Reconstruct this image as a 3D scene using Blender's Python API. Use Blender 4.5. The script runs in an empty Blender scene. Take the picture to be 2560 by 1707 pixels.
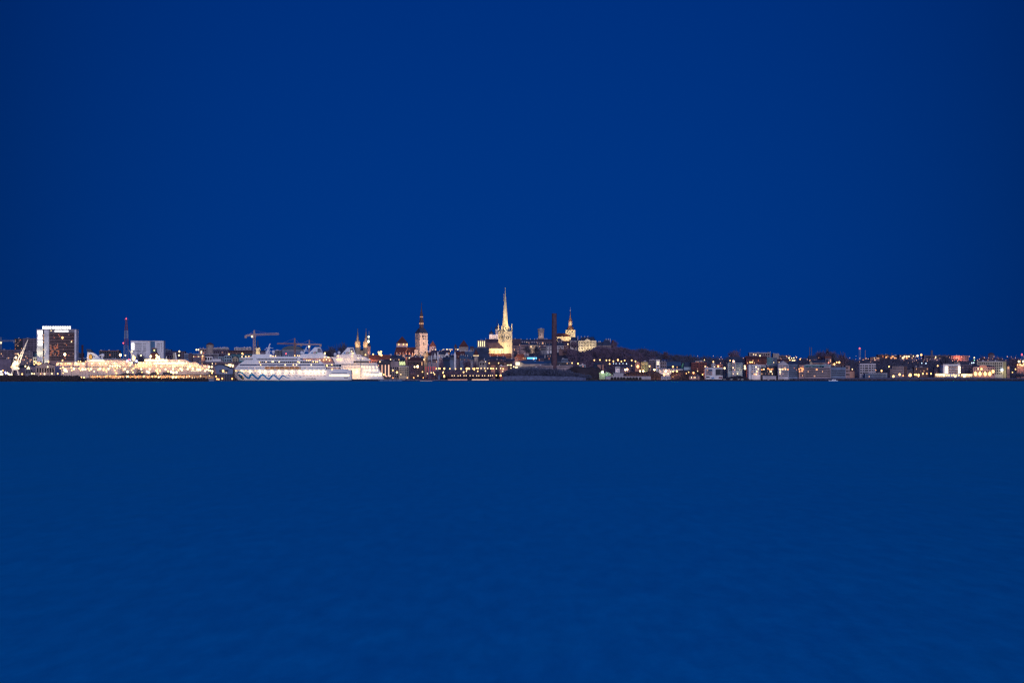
import bpy, math, random
from mathutils import Vector
R = random.Random(11)
sc = bpy.context.scene
COL = sc.collection
# ------------------------------------------------------------------ camera, sky, dawn light, exposure
FPX, HOR, CAMZ = 5000.0, 945.0, 4.2          # focal length and horizon of the 2560 px wide photograph
cam = bpy.data.cameras.new('camera'); cam_o = bpy.data.objects.new('camera', cam); COL.objects.link(cam_o)
cam_o.location = (0, 0, CAMZ); cam_o.rotation_euler = (math.pi/2, 0, 0)
cam.sensor_width = 36; cam.lens = 36*FPX/2560; cam.shift_y = (HOR-853.5)/2560
cam.clip_start = 1; cam.clip_end = 60000
sc.camera = cam_o
sc.view_settings.view_transform = 'Standard'; sc.view_settings.look = 'None'
sc.cycles.filter_width = 1.35; sc.cycles.use_adaptive_sampling = False; sc.cycles.diffuse_bounces = 1; sc.cycles.max_bounces = 4; sc.cycles.sample_clamp_indirect = 1.2; sc.cycles.sample_clamp_direct = 12; sc.view_settings.exposure = 0; sc.view_settings.gamma = 1
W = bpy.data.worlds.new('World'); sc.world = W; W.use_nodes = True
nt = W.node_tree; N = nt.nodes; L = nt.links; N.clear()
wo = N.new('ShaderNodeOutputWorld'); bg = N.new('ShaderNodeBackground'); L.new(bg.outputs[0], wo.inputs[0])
SUN_EL, SUN_AZ = math.radians(9), math.radians(172)
nis = N.new('ShaderNodeTexSky'); nis.sky_type = 'NISHITA'; nis.sun_disc = False
nis.sun_elevation = math.radians(2); nis.sun_rotation = SUN_AZ; nis.ozone_density = 6
nbg = N.new('ShaderNodeBackground'); nbg.inputs[1].default_value = 0.0006; L.new(nis.outputs[0], nbg.inputs[0])
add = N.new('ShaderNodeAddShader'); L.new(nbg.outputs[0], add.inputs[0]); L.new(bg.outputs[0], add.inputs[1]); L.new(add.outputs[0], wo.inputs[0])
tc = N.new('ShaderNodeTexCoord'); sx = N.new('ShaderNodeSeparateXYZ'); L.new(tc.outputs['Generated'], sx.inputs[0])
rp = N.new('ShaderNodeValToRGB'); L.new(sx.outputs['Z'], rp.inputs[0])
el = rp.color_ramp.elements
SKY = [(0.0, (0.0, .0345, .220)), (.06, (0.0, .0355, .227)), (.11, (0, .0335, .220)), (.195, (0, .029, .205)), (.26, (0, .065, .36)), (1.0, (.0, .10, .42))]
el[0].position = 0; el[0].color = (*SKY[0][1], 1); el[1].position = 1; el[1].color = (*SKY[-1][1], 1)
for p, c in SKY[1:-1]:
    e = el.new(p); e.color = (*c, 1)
def wm(op, a, b=None, clamp=False):
    n = N.new('ShaderNodeMath'); n.operation = op; n.use_clamp = clamp
    for i, v in enumerate((a, b)):
        if v is None: continue
        if isinstance(v, (int, float)): n.inputs[i].default_value = v
        else: L.new(v, n.inputs[i])
    return n.outputs[0]
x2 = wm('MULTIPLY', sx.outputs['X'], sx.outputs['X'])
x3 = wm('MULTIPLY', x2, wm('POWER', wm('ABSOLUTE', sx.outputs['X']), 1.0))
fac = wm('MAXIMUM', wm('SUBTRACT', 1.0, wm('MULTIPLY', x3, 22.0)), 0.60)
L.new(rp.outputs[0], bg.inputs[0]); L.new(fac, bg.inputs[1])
sun = bpy.data.lights.new('dawn_sun', 'SUN'); sun.energy = 1.6; sun.angle = math.radians(30); sun.color = (.90, .86, 1.0)
sun_o = bpy.data.objects.new('dawn_sun', sun); COL.objects.link(sun_o)
sun_o.location = (-200, -300, 300)
sun_o.rotation_euler = Vector((-.14, 1, -math.tan(SUN_EL))).to_track_quat('-Z', 'Y').to_euler()
# ------------------------------------------------------------------ helpers
def PX(px, Y): return (px-1280)*Y/FPX
def PZ(py, Y): return CAMZ+(HOR-py)*Y/FPX
A=(0,760,7.35); B=(280,760,7.35); C=(560,780,7.35); D=(780,800,9.8); E=(960,740,7.127); F=(1180,700,6.03)
G=(1360,750,7.468); H=(1600,840,9.408); I=(1820,840,9.046); J=(2060,840,9.046); K=(2300,840,9.046)
Lv=(130,855,14.7); M=(280,855,14.7); Nv=(430,850,14.7); O=(1070,860,14.7); P=(1220,860,14.7); Q=(0,850,14.257)
def lerp(x, pts):
    if x <= pts[0][0]: return pts[0][1]
    for (a, b), (c, d) in zip(pts, pts[1:]):
        if x <= c: return b+(d-b)*(x-a)/(c-a)
    return pts[-1][1]
def smooth(t): t = max(0, min(1, t)); return t*t*(3-2*t)
def ground(x, y):
    b = lerp(y, [(2780, -6), (2800, -1.5), (2812, 1.1), (2900, 2.3), (3100, 4.3), (3300, 8.4), (3500, 14), (3900, 25), (4400, 40), (5200, 46), (9000, 48)])
    h = lerp(x, [(-110, 0), (-30, 20), (20, 47), (175, 51), (200, 45), (260, 35), (320, 28), (420, 12), (520, 0)])
    h *= smooth((y-3215)/260)*(1-smooth((y-3900)/500))
    return max(b, h)
MATS = {}
def mat(name, col, rough=.85, var=.25, scale=.12, emit=None, es=0, metal=0, spec=.3, bump=0, tex=None):
    if name in MATS: return MATS[name]
    m = bpy.data.materials.new(name); m.use_nodes = True; n = m.node_tree.nodes; l = m.node_tree.links
    b = n['Principled BSDF']; b.inputs['Roughness'].default_value = rough; b.inputs['Metallic'].default_value = metal
    b.inputs['Specular IOR Level'].default_value = spec
    if emit:
        b.inputs['Base Color'].default_value = (*[min(1, c) for c in col], 1)
        b.inputs['Emission Color'].default_value = (*emit, 1); b.inputs['Emission Strength'].default_value = es
        if es and var:
            g = n.new('ShaderNodeNewGeometry'); no = n.new('ShaderNodeTexNoise'); no.inputs['Scale'].default_value = .35
            l.new(g.outputs['Position'], no.inputs['Vector'])
            mr = n.new('ShaderNodeMapRange'); mr.inputs[1].default_value = .3; mr.inputs[2].default_value = .7
            mr.inputs[3].default_value = es*.45; mr.inputs[4].default_value = es*1.5
            l.new(no.outputs['Fac'], mr.inputs[0]); l.new(mr.outputs[0], b.inputs['Emission Strength'])
        m.cycles.emission_sampling = 'NONE'
    else:
        g = n.new('ShaderNodeNewGeometry'); no = n.new('ShaderNodeTexNoise'); no.inputs['Scale'].default_value = scale
        no.inputs['Detail'].default_value = 6; l.new(g.outputs['Position'], no.inputs['Vector'])
        cr = n.new('ShaderNodeValToRGB'); e = cr.color_ramp.elements
        e[0].position = .3; e[1].position = .72
        e[0].color = (*[c*(1-var) for c in col], 1); e[1].color = (*[min(1, c*(1+var)) for c in col], 1)
        l.new(no.outputs['Fac'], cr.inputs[0]); out = cr.outputs[0]
        if tex:    # courses: tiles, bricks, planks as fine horizontal bands
            wv = n.new('ShaderNodeTexWave'); wv.bands_direction = 'Z'; wv.inputs['Scale'].default_value = tex
            wv.inputs['Distortion'].default_value = 1.5; l.new(g.outputs['Position'], wv.inputs['Vector'])
            mx = n.new('ShaderNodeMix'); mx.data_type = 'RGBA'; mx.blend_type = 'MULTIPLY'; mx.inputs[0].default_value = .35
            l.new(out, mx.inputs[6]); l.new(wv.outputs['Color'], mx.inputs[7]); out = mx.outputs[2]
        l.new(out, b.inputs['Base Color'])
    MATS[name] = m
    return m
WALL = dict(
    white=mat('white_render', (.70,.66,.70)), pale=mat('pale_plaster', (.48,.43,.48)), grey=mat('grey_concrete', (.20,.19,.23)),
    dgrey=mat('dark_grey_wall', (.075,.075,.10)), dark=mat('dark_wall', (.045,.045,.07)), cream=mat('cream_plaster', (.50,.42,.33)),
    pink=mat('pink_plaster', (.38,.25,.26)), red=mat('red_brick', (.21,.065,.07), tex=1.2), brown=mat('brown_brick', (.18,.105,.115), tex=1.2),
    beige=mat('beige_panel', (.31,.24,.27)), blue=mat('pale_blue_plaster', (.28,.37,.46)), teal=mat('teal_panel', (.14,.30,.36)),
    yellow=mat('yellow_plaster', (.42,.36,.20)), stone=mat('limestone', (.33,.27,.26), var=.3, scale=.4), mauve=mat('mauve_wall', (.16,.125,.18)),
    navy=mat('navy_wall', (.03,.05,.11)), green=mat('green_panel', (.12,.32,.20)), salmon=mat('salmon_plaster_and_lit_wall', (.45,.24,.20)),  # salmon also paints warm light onto lit walls and decks
    slateblue=mat('blue_grey_wall', (.15,.19,.30)))
ROOF = dict(
    slate=mat('slate_roof', (.05,.065,.12), tex=.9), tile=mat('red_tile_roof', (.13,.045,.045), tex=.9), plum=mat('weathered_tile_roof', (.11,.07,.095), tex=.9),
    metal=mat('blue_metal_roof', (.07,.11,.18), rough=.5), pale=mat('pale_roof', (.40,.38,.44)), dark=mat('tar_roof', (.035,.035,.055)),
    orange=mat('orange_tile_and_lit_roof', (.30,.10,.07), tex=.9), green=mat('copper_roof', (.10,.20,.20)))  # orange also paints warm light onto lit roofs and eaves
def em(name, c, s, var=0): return mat(name, (.03,.03,.03), emit=c, es=s, var=var)
GL_DARK = mat('dark_glass', (.012,.014,.025), rough=.45, spec=.08)
GL_GREY = mat('grey_glass', (.06,.065,.10), rough=.45, spec=.1)
GL_WARM = em('lit_window_warm', (1,.50,.24), .9); GL_ORG = em('lit_window_orange', (1,.26,.10), .55)
GL_YEL = em('lit_window_bright', (1,.72,.38), 2.2); GL_DIM = em('lit_window_dim', (.9,.45,.35), .28)
LITS = [GL_WARM, GL_ORG, GL_DIM, GL_YEL, GL_DIM, GL_WARM]
B_WARM = em('lamp_glow_warm', (1,.54,.18), 3.4); B_WHITE = em('lamp_glow_white', (1,.76,.38), 2.7); B_ORG = em('lamp_glow_orange', (1,.38,.12), 4)
B_COOL = em('lamp_glow_cool', (.55,.75,1), 3); B_RED = em('lamp_glow_red', (1,.10,.14), 2.5); B_GRN = em('lamp_glow_green', (.3,1,.55), 4)
B_DIM = em('lamp_glow_faint', (1,.50,.36), 1.5); B_BLUE = em('lamp_glow_blue', (.45,.45,1), 3); B_SM = em('lamp_glow_small', (1,.68,.36), 2.2)
B_STAR = em('lamp_glow_dazzling', (1,.52,.20), 26)
STEEL = mat('grey_steel', (.16,.15,.17), rough=.5); POLE = mat('lamp_pole_steel', (.10,.09,.11), rough=.6)
SHIPW = mat('ship_white_paint', (.76,.73,.76), rough=.4, var=.06); SHIPD = mat('ship_grey_paint', (.30,.28,.33), rough=.5)  # the second is a plain grey picked at random for deck posts
class MB:
    def __init__(s): s.v = []; s.f = []
    def add(s, vs, fs):
        o = len(s.v); s.v += [tuple(v) for v in vs]; s.f += [tuple(i+o for i in f) for f in fs]; return s
    def box(s, x0, x1, y0, y1, z0, z1):
        return s.add([(x0,y0,z0),(x1,y0,z0),(x1,y1,z0),(x0,y1,z0),(x0,y0,z1),(x1,y0,z1),(x1,y1,z1),(x0,y1,z1)],
                     [(0,3,2,1),(4,5,6,7),(0,1,5,4),(1,2,6,5),(2,3,7,6),(3,0,4,7)])
    def prism(s, poly, y0, y1):       # (x, z) outline, extruded along y
        n = len(poly)
        return s.add([(x,y0,z) for x, z in poly]+[(x,y1,z) for x, z in poly],
                     [tuple(range(n)), tuple(range(2*n-1, n-1, -1))]+[(i, i+n, (i+1) % n+n, (i+1) % n) for i in range(n)])
    def prismx(s, poly, x0, x1):      # (y, z) outline, extruded along x
        n = len(poly)
        return s.add([(x0,y,z) for y, z in poly]+[(x1,y,z) for y, z in poly],
                     [tuple(range(n-1, -1, -1)), tuple(range(n, 2*n))]+[(i, (i+1) % n, (i+1) % n+n, i+n) for i in range(n)])
    def lathe(s, cx, cy, prof, n=12, rot=0, sx=1, sy=1):
        vs = []; fs = []
        for r, z in prof:
            for k in range(n):
                a = rot+2*math.pi*k/n; vs.append((cx+r*sx*math.cos(a), cy+r*sy*math.sin(a), z))
        for j in range(len(prof)-1):
            for k in range(n):
                a = j*n+k; b = j*n+(k+1) % n; fs.append((a, b, b+n, a+n))
        fs.append(tuple(range(n-1, -1, -1))); fs.append(tuple(range((len(prof)-1)*n, len(prof)*n)))
        return s.add(vs, fs)
    def tube(s, p, q, r, n=5, r2=None):
        p = Vector(p); q = Vector(q); d = (q-p).normalized(); a = d.orthogonal().normalized(); b = d.cross(a)
        r2 = r if r2 is None else r2; vs = []
        for c, rr in ((p, r), (q, r2)):
            for k in range(n):
                t = 2*math.pi*k/n; vs.append(c+a*rr*math.cos(t)+b*rr*math.sin(t))
        return s.add(vs, [(k, (k+1) % n, (k+1) % n+n, k+n) for k in range(n)]+[tuple(range(n-1, -1, -1)), tuple(range(n, 2*n))])
    def sphere(s, c, r, n=8, m=5, sz=1):
        return s.lathe(c[0], c[1], [(max(.02*r, r*math.sin(math.pi*j/m)), c[2]-r*sz*math.cos(math.pi*j/m)) for j in range(m+1)], n)
    def mesh(s, name, m):
        me = bpy.data.meshes.new(name); me.from_pydata(s.v, [], s.f); me.materials.append(m); me.update(); return me
    def build(s, name, m, parent=None, loc=(0,0,0)):
        o = bpy.data.objects.new(name, s.mesh(name, m)); COL.objects.link(o); o.parent = parent; o.location = loc; return o
def tag(o, label=None, cat=None, group=None, kind=None):
    if label: o['label'] = label
    if cat: o['category'] = cat
    if group: o['group'] = group
    if kind: o['kind'] = kind
    return o
def dup(o, parent=None):
    c = o.copy(); COL.objects.link(c); c.parent = parent
    for ch in [q for q in o.children]: dup(ch, c)
    return c
def put(name, me, parent, loc):
    o = bpy.data.objects.new(name, me); COL.objects.link(o); o.parent = parent; o.location = loc; return o
def plight(parent, loc, power, color=(1,.62,.28), r=.6):
    l = bpy.data.lights.new('lamp_light', 'POINT'); l.energy = power; l.color = color; l.shadow_soft_size = r
    o = bpy.data.objects.new('lamp_light', l); COL.objects.link(o); o.parent = parent; o.location = loc; return o
def spot(parent, loc, target, power, color=(1,.66,.30), deg=70):
    l = bpy.data.lights.new('floodlight', 'SPOT'); l.energy = power; l.color = color; l.shadow_soft_size = .6
    l.spot_size = math.radians(deg); l.spot_blend = .6
    o = bpy.data.objects.new('floodlight', l); COL.objects.link(o); o.parent = parent; o.location = loc
    o.rotation_euler = (Vector(target)-Vector(loc)).to_track_quat('-Z', 'Y').to_euler(); return o
class T:
    """One thing: an Empty at its base; x() and z() turn a spot of a zoomed crop V into metres from that base at depth Y."""
    def __init__(s, name, label, cat, V, zx, Y, zb=None, zy=None, group=None, rot=0):
        s.V = V; s.Y = Y; s.X0 = PX(V[0]+zx/V[2], Y); s.Z0 = zb if zb is not None else (PZ(V[1]+zy/V[2], Y) if zy is not None else ground(s.X0, Y)-.5)
        s.o = bpy.data.objects.new(name, None); COL.objects.link(s.o); s.o.location = (s.X0, Y, s.Z0); s.o.rotation_euler = (0, 0, rot)
        tag(s.o, label, cat, group)
    def x(s, zx): return PX(s.V[0]+zx/s.V[2], s.Y)-s.X0
    def z(s, zy): return PZ(s.V[1]+zy/s.V[2], s.Y)-s.Z0
    def box(s, name, m, x0, x1, yt, yb, d0, d1, parent=None):
        return MB().box(s.x(x0), s.x(x1), d0, d1, s.z(yb) if yb is not None else 0, s.z(yt)).build(name, m, parent or s.o)
    def poly(s, name, m, pts, d0, d1, parent=None):
        return MB().prism([(s.x(a), s.z(b)) for a, b in pts], d0, d1).build(name, m, parent or s.o)
    def bulb(s, zx, zy, y, m=B_WARM, r=1.0, light=0, color=(1,.62,.28), name='deck_lamp', parent=None):
        o = put(name, bulb_mesh(m, r), parent or s.o, (s.x(zx), y, s.z(zy)))
        if light: plight(o, (0, -1.8, -.3), light, color)
        return o
BM = {}
def bulb_mesh(m, r):
    k = (m.name, round(r, 2))
    if k not in BM: BM[k] = MB().sphere((0,0,0), r, 8, 5, 1.15).mesh('lamp_bulb', m)
    return BM[k]
WM = {}
def win_mesh(w, h, m):
    k = (round(w, 1), round(h, 1), m.name)
    if k not in WM: WM[k] = MB().box(-k[0]/2, k[0]/2, -.15, .5, -k[1]/2, k[1]/2).mesh('window', m)
    return WM[k]
def windows(par, x0, x1, z0, z1, yf, nx, nz, fw=.5, fh=.5, lit=.1, dark=GL_DARK, name='window', lits=None):
    cw = (x1-x0)/nx; ch = (z1-z0)/nz
    for j in range(nz):
        for i in range(nx):
            m = R.choice(lits or LITS) if R.random() < lit else dark
            put(name, win_mesh(cw*fw, ch*fh, m), par, (x0+cw*(i+.5), yf, z0+ch*(j+.5)))
JIT = [0]
def bld(V, x0, x1, yt, yb, Y, label, wall='grey', roof='slate', rt='flat', yr=None, win=None, lit=.08, chim=(), dep=14,
        name='town_house', cat='house', group=None, fw=.6, fh=.62, dark=GL_DARK, lits=None, ridge=.6, wmargin=.04, cc='pale'):
    JIT[0] += 1; Y = Y+(JIT[0] % 7)*.31
    xc = (x0+x1)/2; gx = PX(V[0]+xc/V[2], Y)
    zb = min(PZ(V[1]+yb/V[2], Y), min(ground(gx, Y), ground(gx, Y+dep))-.8)
    t = T(name, label, cat, V, xc, Y, zb=zb, group=group)
    a, b = t.x(x0), t.x(x1); h = t.z(yt); w = b-a
    wm = WALL[wall]; rm = ROOF[roof]
    mb = MB().box(a, b, 0, dep, 0, h); hr = t.z(yr) if yr is not None else h+3
    if rt == 'gf': mb.prism([(a, h), (b, h), (0, hr)], 0, dep)
    mb.build('wall', wm, t.o)
    r = MB()
    if rt == 'flat': r.box(a-.25, b+.25, -.25, dep+.25, h+.003, h+.7)
    elif rt == 'gs': r.prismx([(-.5, h-.2), (dep/2, hr), (dep+.5, h-.2)], a-.3, b+.3)
    elif rt == 'gf':
        r.add([], []); th = .7
        r.prism([(a-.5, h-.3), (0, hr+th), (0, hr+.05), (a, h-.3)], -.4, dep+.4)
        r.prism([(b+.5, h-.3), (b, h-.3), (0, hr+.05), (0, hr+th)], -.4, dep+.4)
    elif rt == 'hip':
        k = (1-ridge)*w/2
        r.add([(a-.4,-.4,h),(b+.4,-.4,h),(b+.4,dep+.4,h),(a-.4,dep+.4,h),(a+k,dep/2,hr),(b-k,dep/2,hr)], [(0,1,5,4),(1,2,5),(2,3,4,5),(3,0,4),(3,2,1,0)])
    ro = r.build('roof', rm, t.o)
    if rt == 'flat' and w > 9 and name not in ('fire_wall', 'container_row'):
        for q in range(1 if w < 18 else 3):
            ux = R.uniform(a+2, b-2); uw = R.uniform(.7, 1.9); uh = R.uniform(.7, 1.7)
            MB().box(ux-uw, ux+uw, dep*.3, dep*.3+2, h+.7, h+.7+uh).build('roof_vent', WALL[R.choice(['grey', 'mauve', 'pale'])], ro)
        if w > 16: ux = R.uniform(a+2, b-2); MB().tube((ux, dep/2, h+.7), (ux, dep/2, h+R.uniform(3, 5)), .12, 4).build('antenna', STEEL, ro)
    for cx in chim:
        px_ = t.x(cx); cy = dep/2 if rt in ('gs', 'hip') else dep*.3
        top = (hr if rt != 'flat' else h+.7)+1.8
        MB().box(px_-.55, px_+.55, cy-.9, cy+.9, (h if rt != 'flat' else h+.7)-.3, top).build('chimney', WALL[cc], ro)
    if win:
        nx, nz = win[:2]; zt = h-(h-t.z(yb))*(win[2] if len(win) > 2 else .04); z0 = t.z(yb)+(h-t.z(yb))*(win[3] if len(win) > 3 else .06)
        windows(t.o, a+w*wmargin, b-w*wmargin, z0, zt, 0, nx, nz, fw, fh, lit, dark, lits=lits)
    return t
ORD = ('first second third fourth fifth sixth seventh eighth ninth tenth eleventh twelfth thirteenth fourteenth fifteenth sixteenth seventeenth '
       'eighteenth nineteenth twentieth twenty-first twenty-second twenty-third twenty-fourth twenty-fifth twenty-sixth twenty-seventh twenty-eighth '
       'twenty-ninth thirtieth thirty-first thirty-second').split()
LAMP = {}
def lamp(V, zx, zy, Y, label, m=B_WARM, r=1.0, power=0, color=(1,.62,.28), group=None, name='street_lamp'):
    x = PX(V[0]+zx/V[2], Y); z = PZ(V[1]+zy/V[2], Y); g = ground(x, Y); z = max(z, g+3)
    o = bpy.data.objects.new(name, None); COL.objects.link(o); o.location = (x, Y, g-.2); tag(o, label, 'street lamp', group)
    h = z-g+.2; k = round(h)
    if k not in LAMP:
        LAMP[k] = MB().lathe(0, 0, [(.22, 0), (.14, 1), (.09, k)], 6).mesh('pole', POLE)
    p = put('pole', LAMP[k], o, (0, .1, 0)); p.scale = (1, 1, h/k)
    put('lantern', bulb_mesh(m, r*.85), o, (0, 0, h))
    if power and r >= 1.2: plight(o, (0, -2.2, h-.5), power, color)
    return o
def lamps(V, pts, Y, what, group, m=B_WARM, r=1.0, power=0, color=(1,.62,.28)):
    pts = sorted(pts)
    for i, p in enumerate(pts):
        mm = p[2] if len(p) > 2 else m
        lab = what+(', %s from the left' % ORD[i] if len(pts) > 1 else '')
        lamp(V, p[0], p[1], Y+i*.7, lab, mm, r*(p[3] if len(p) > 3 else 1), power, color, group)
# ------------------------------------------------------------------ water, land, breakwater
m = bpy.data.materials.new('sea_water'); m.use_nodes = True; n = m.node_tree.nodes; l = m.node_tree.links
n.remove(n['Principled BSDF']); dif = n.new('ShaderNodeBsdfDiffuse'); glo = n.new('ShaderNodeBsdfGlossy'); mixs = n.new('ShaderNodeMixShader'); fre = n.new('ShaderNodeFresnel')
glo.distribution = 'MULTI_GGX'; glo.inputs['Roughness'].default_value = .42; glo.inputs['Color'].default_value = (.02, .385, .53, 1); fre.inputs['IOR'].default_value = 1.34  # reflection colour dimmed and tinted blue to mute the city lights
l.new(fre.outputs[0], mixs.inputs[0]); l.new(dif.outputs[0], mixs.inputs[1]); l.new(glo.outputs[0], mixs.inputs[2]); l.new(mixs.outputs[0], n['Material Output'].inputs['Surface'])
g = n.new('ShaderNodeNewGeometry'); bump = None
def wave(scale, sx_, sy_, strength, dist, prev):
    mp = n.new('ShaderNodeMapping'); mp.inputs['Scale'].default_value = (sx_, sy_, 1); l.new(g.outputs['Position'], mp.inputs['Vector'])
    no = n.new('ShaderNodeTexNoise'); no.inputs['Scale'].default_value = scale; no.inputs['Detail'].default_value = 5; no.inputs['Roughness'].default_value = .6
    l.new(mp.outputs[0], no.inputs['Vector'])
    bp = n.new('ShaderNodeBump'); bp.inputs['Strength'].default_value = strength; bp.inputs['Distance'].default_value = dist
    l.new(no.outputs['Fac'], bp.inputs['Height'])
    if prev: l.new(prev.outputs[0], bp.inputs['Normal'])
    return bp
bump = wave(1.0, .8, .3, .10, .4, None); bump = wave(.06, .8, .3, .12, 5, bump)
for q_ in (dif, glo, fre): l.new(bump.outputs[0], q_.inputs['Normal'])
# light scattered by wind ripples, painted as broad soft patches in the diffuse colour
mp = n.new('ShaderNodeMapping'); mp.inputs['Scale'].default_value = (1.0, .22, 1); l.new(g.outputs['Position'], mp.inputs['Vector'])
no = n.new('ShaderNodeTexNoise'); no.inputs['Scale'].default_value = .025; no.inputs['Detail'].default_value = 12; no.inputs['Roughness'].default_value = .62; l.new(mp.outputs[0], no.inputs['Vector'])
cr = n.new('ShaderNodeValToRGB'); cr.color_ramp.elements[0].position = .32; cr.color_ramp.elements[1].position = .68
cr.color_ramp.elements[0].color = (0, .23, .46, 1); cr.color_ramp.elements[1].color = (0, .44, .78, 1)
no2 = n.new('ShaderNodeTexNoise'); no2.inputs['Scale'].default_value = 2.2; no2.inputs['Detail'].default_value = 6; no2.inputs['Roughness'].default_value = .6; l.new(mp.outputs[0], no2.inputs['Vector'])
av = n.new('ShaderNodeMath'); av.operation = 'ADD'; l.new(no.outputs['Fac'], av.inputs[0]); l.new(no2.outputs['Fac'], av.inputs[1])
hf = n.new('ShaderNodeMath'); hf.operation = 'MULTIPLY'; hf.inputs[1].default_value = .5; l.new(av.outputs[0], hf.inputs[0])
l.new(hf.outputs[0], cr.inputs[0]); l.new(cr.outputs[0], dif.inputs['Color'])
tag(MB().add([(-9000,-800,0),(9000,-800,0),(9000,9000,0),(-9000,9000,0)], [(0,1,2,3)]).build('water', m), kind='structure')
SOIL = mat('ground_soil', (.055,.05,.07), rough=1, scale=.03, var=.5)
ys = [2780,2800,2812,2850,2900,3000,3100,3200,3215]+[3215+k*32 for k in range(1, 9)]+[3550,3700,3900,4000,4150,4300,4400,5000,6500,9000]
xs = list(range(-1500, 1501, 30)); xs = [-9000,-5000,-2500]+xs+[2500,5000,9000]
vs = [(x, y, ground(x, y)+(R.uniform(-.25, .25) if 2812 < y < 5000 else 0)) for y in ys for x in xs]
nx_ = len(xs)
fs = [(j*nx_+i, j*nx_+i+1, (j+1)*nx_+i+1, (j+1)*nx_+i) for j in range(len(ys)-1) for i in range(nx_-1)]
tag(MB().add(vs, fs).build('ground', SOIL), kind='structure')
def rocks(name, label, cat, x0, x1, Y, zt, wid, m, step=2.6, kind=None):
    """A mound of tumbled boulders along the shore."""
    mb = MB(); xx = x0
    core = [(x0, -wid/2), (x1, -wid/2), (x1, wid/2), (x0, wid/2)]
    nseg = max(2, int((x1-x0)/8)); pv = []
    mb.add([(x0,-wid/2,-2),(x1,-wid/2,-2),(x1,wid/2,-2),(x0,wid/2,-2),(x0,-wid*.15,zt*.86),(x1,-wid*.15,zt*.86),(x1,wid*.15,zt*.86),(x0,wid*.15,zt*.86)],
           [(0,3,2,1),(4,5,6,7),(0,1,5,4),(1,2,6,5),(2,3,7,6),(3,0,4,7)])
    while xx < x1:
        for q in range(4):
            u = q/3; s_ = R.uniform(.8, 1.7); cx = xx+R.uniform(-1, 1); cy = -wid/2+u*wid*.38; cz = max(.1, u*zt*.88)+R.uniform(-.3, .3)
            pts = [(cx+dx*s_*R.uniform(.6, 1.1), cy+dy*s_*R.uniform(.6, 1.1), cz+dz*s_*R.uniform(.5, .8)) for dx in (-1,1) for dy in (-1,1) for dz in (-1,1)]
            mb.add(pts, [(0,1,3,2),(4,6,7,5),(0,4,5,1),(2,3,7,6),(0,2,6,4),(1,5,7,3)])
        xx += step
    o = mb.build(name, m, None, (0, Y, 0)); tag(o, label, cat, kind=kind); return o
ROCK = mat('dark_rock', (.045,.033,.038), rough=1, scale=.5, var=.5); ROCKP = mat('grey_beach_stone', (.13,.14,.21), rough=1, scale=.4, var=.4)
rocks('breakwater', 'high dark rock breakwater closing the harbour at the far left', 'breakwater', PX(-60, 2450), PX(200, 2450), 2450, 7.6, 22, ROCK)
rocks('breakwater', 'low dark rock mole in front of the lit ferry pier', 'breakwater', PX(200.5, 2452), PX(520, 2452), 2452, 4.1, 18, ROCK)
# ------------------------------------------------------------------ ships
def hull(t, stem_wl, stem_dk, stern_wl, stern_dk, ydk, ywl, hw, m, sheer=0, n=30, name='hull', fine=.22):
    """Lofted hull between two raked ends; returns side(x, z), the half breadth at a spot of the side."""
    zd = t.z(ydk); zw = t.z(ywl); zk = zw-3
    def ends(z):
        k = (z-zw)/(zd-zw); return t.x(stem_wl)+(t.x(stem_dk)-t.x(stem_wl))*k, t.x(stern_wl)+(t.x(stern_dk)-t.x(stern_wl))*k
    def side(x, z):
        a, b = ends(z); u = max(0, min(1, (x-a)/(b-a))); k = max(0, min(1, (z-zk)/(zd-zk)))
        f = min(1, (u/fine)**(.75-.35*k)) if u < fine else 1
        f = max(.02, f)
        if u > .9: f *= 1-.25*((u-.9)/.1)**2*(1.3-k)
        return hw*f
    us = [0, .008, .02, .035, .055, .08, .11, .15, .2, .25, .35, .5, .65, .8, .88, .92, .96, .985, 1]; lv = [zk, zw, zw+(zd-zw)*.3, zw+(zd-zw)*.65, zd]
    vs = []; idx = {}
    for sgn in (-1, 1):
        for j, z in enumerate(lv):
            a, b = ends(z)
            for i, u in enumerate(us):
                x = a+(b-a)*u; zz = z+(sheer*max(0, 1-u/.14)**1.5*(z-zw)/(zd-zw) if z > zw else 0)
                idx[(sgn, j, i)] = len(vs); vs.append((x, sgn*side(x, z), zz))
    fs = []
    for j in range(len(lv)-1):
        for i in range(len(us)-1):
            fs.append((idx[-1,j,i], idx[-1,j,i+1], idx[-1,j+1,i+1], idx[-1,j+1,i])); fs.append((idx[1,j,i], idx[1,j+1,i], idx[1,j+1,i+1], idx[1,j,i+1]))
        e = len(us)-1
        fs.append((idx[-1,j,e], idx[1,j,e], idx[1,j+1,e], idx[-1,j+1,e])); fs.append((idx[1,j,0], idx[-1,j,0], idx[-1,j+1,0], idx[1,j+1,0]))
    J_ = len(lv)-1
    for i in range(len(us)-1): fs.append((idx[-1,J_,i], idx[-1,J_,i+1], idx[1,J_,i+1], idx[1,J_,i]))
    MB().add(vs, fs).build(name, m, t.o)
    return side
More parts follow.
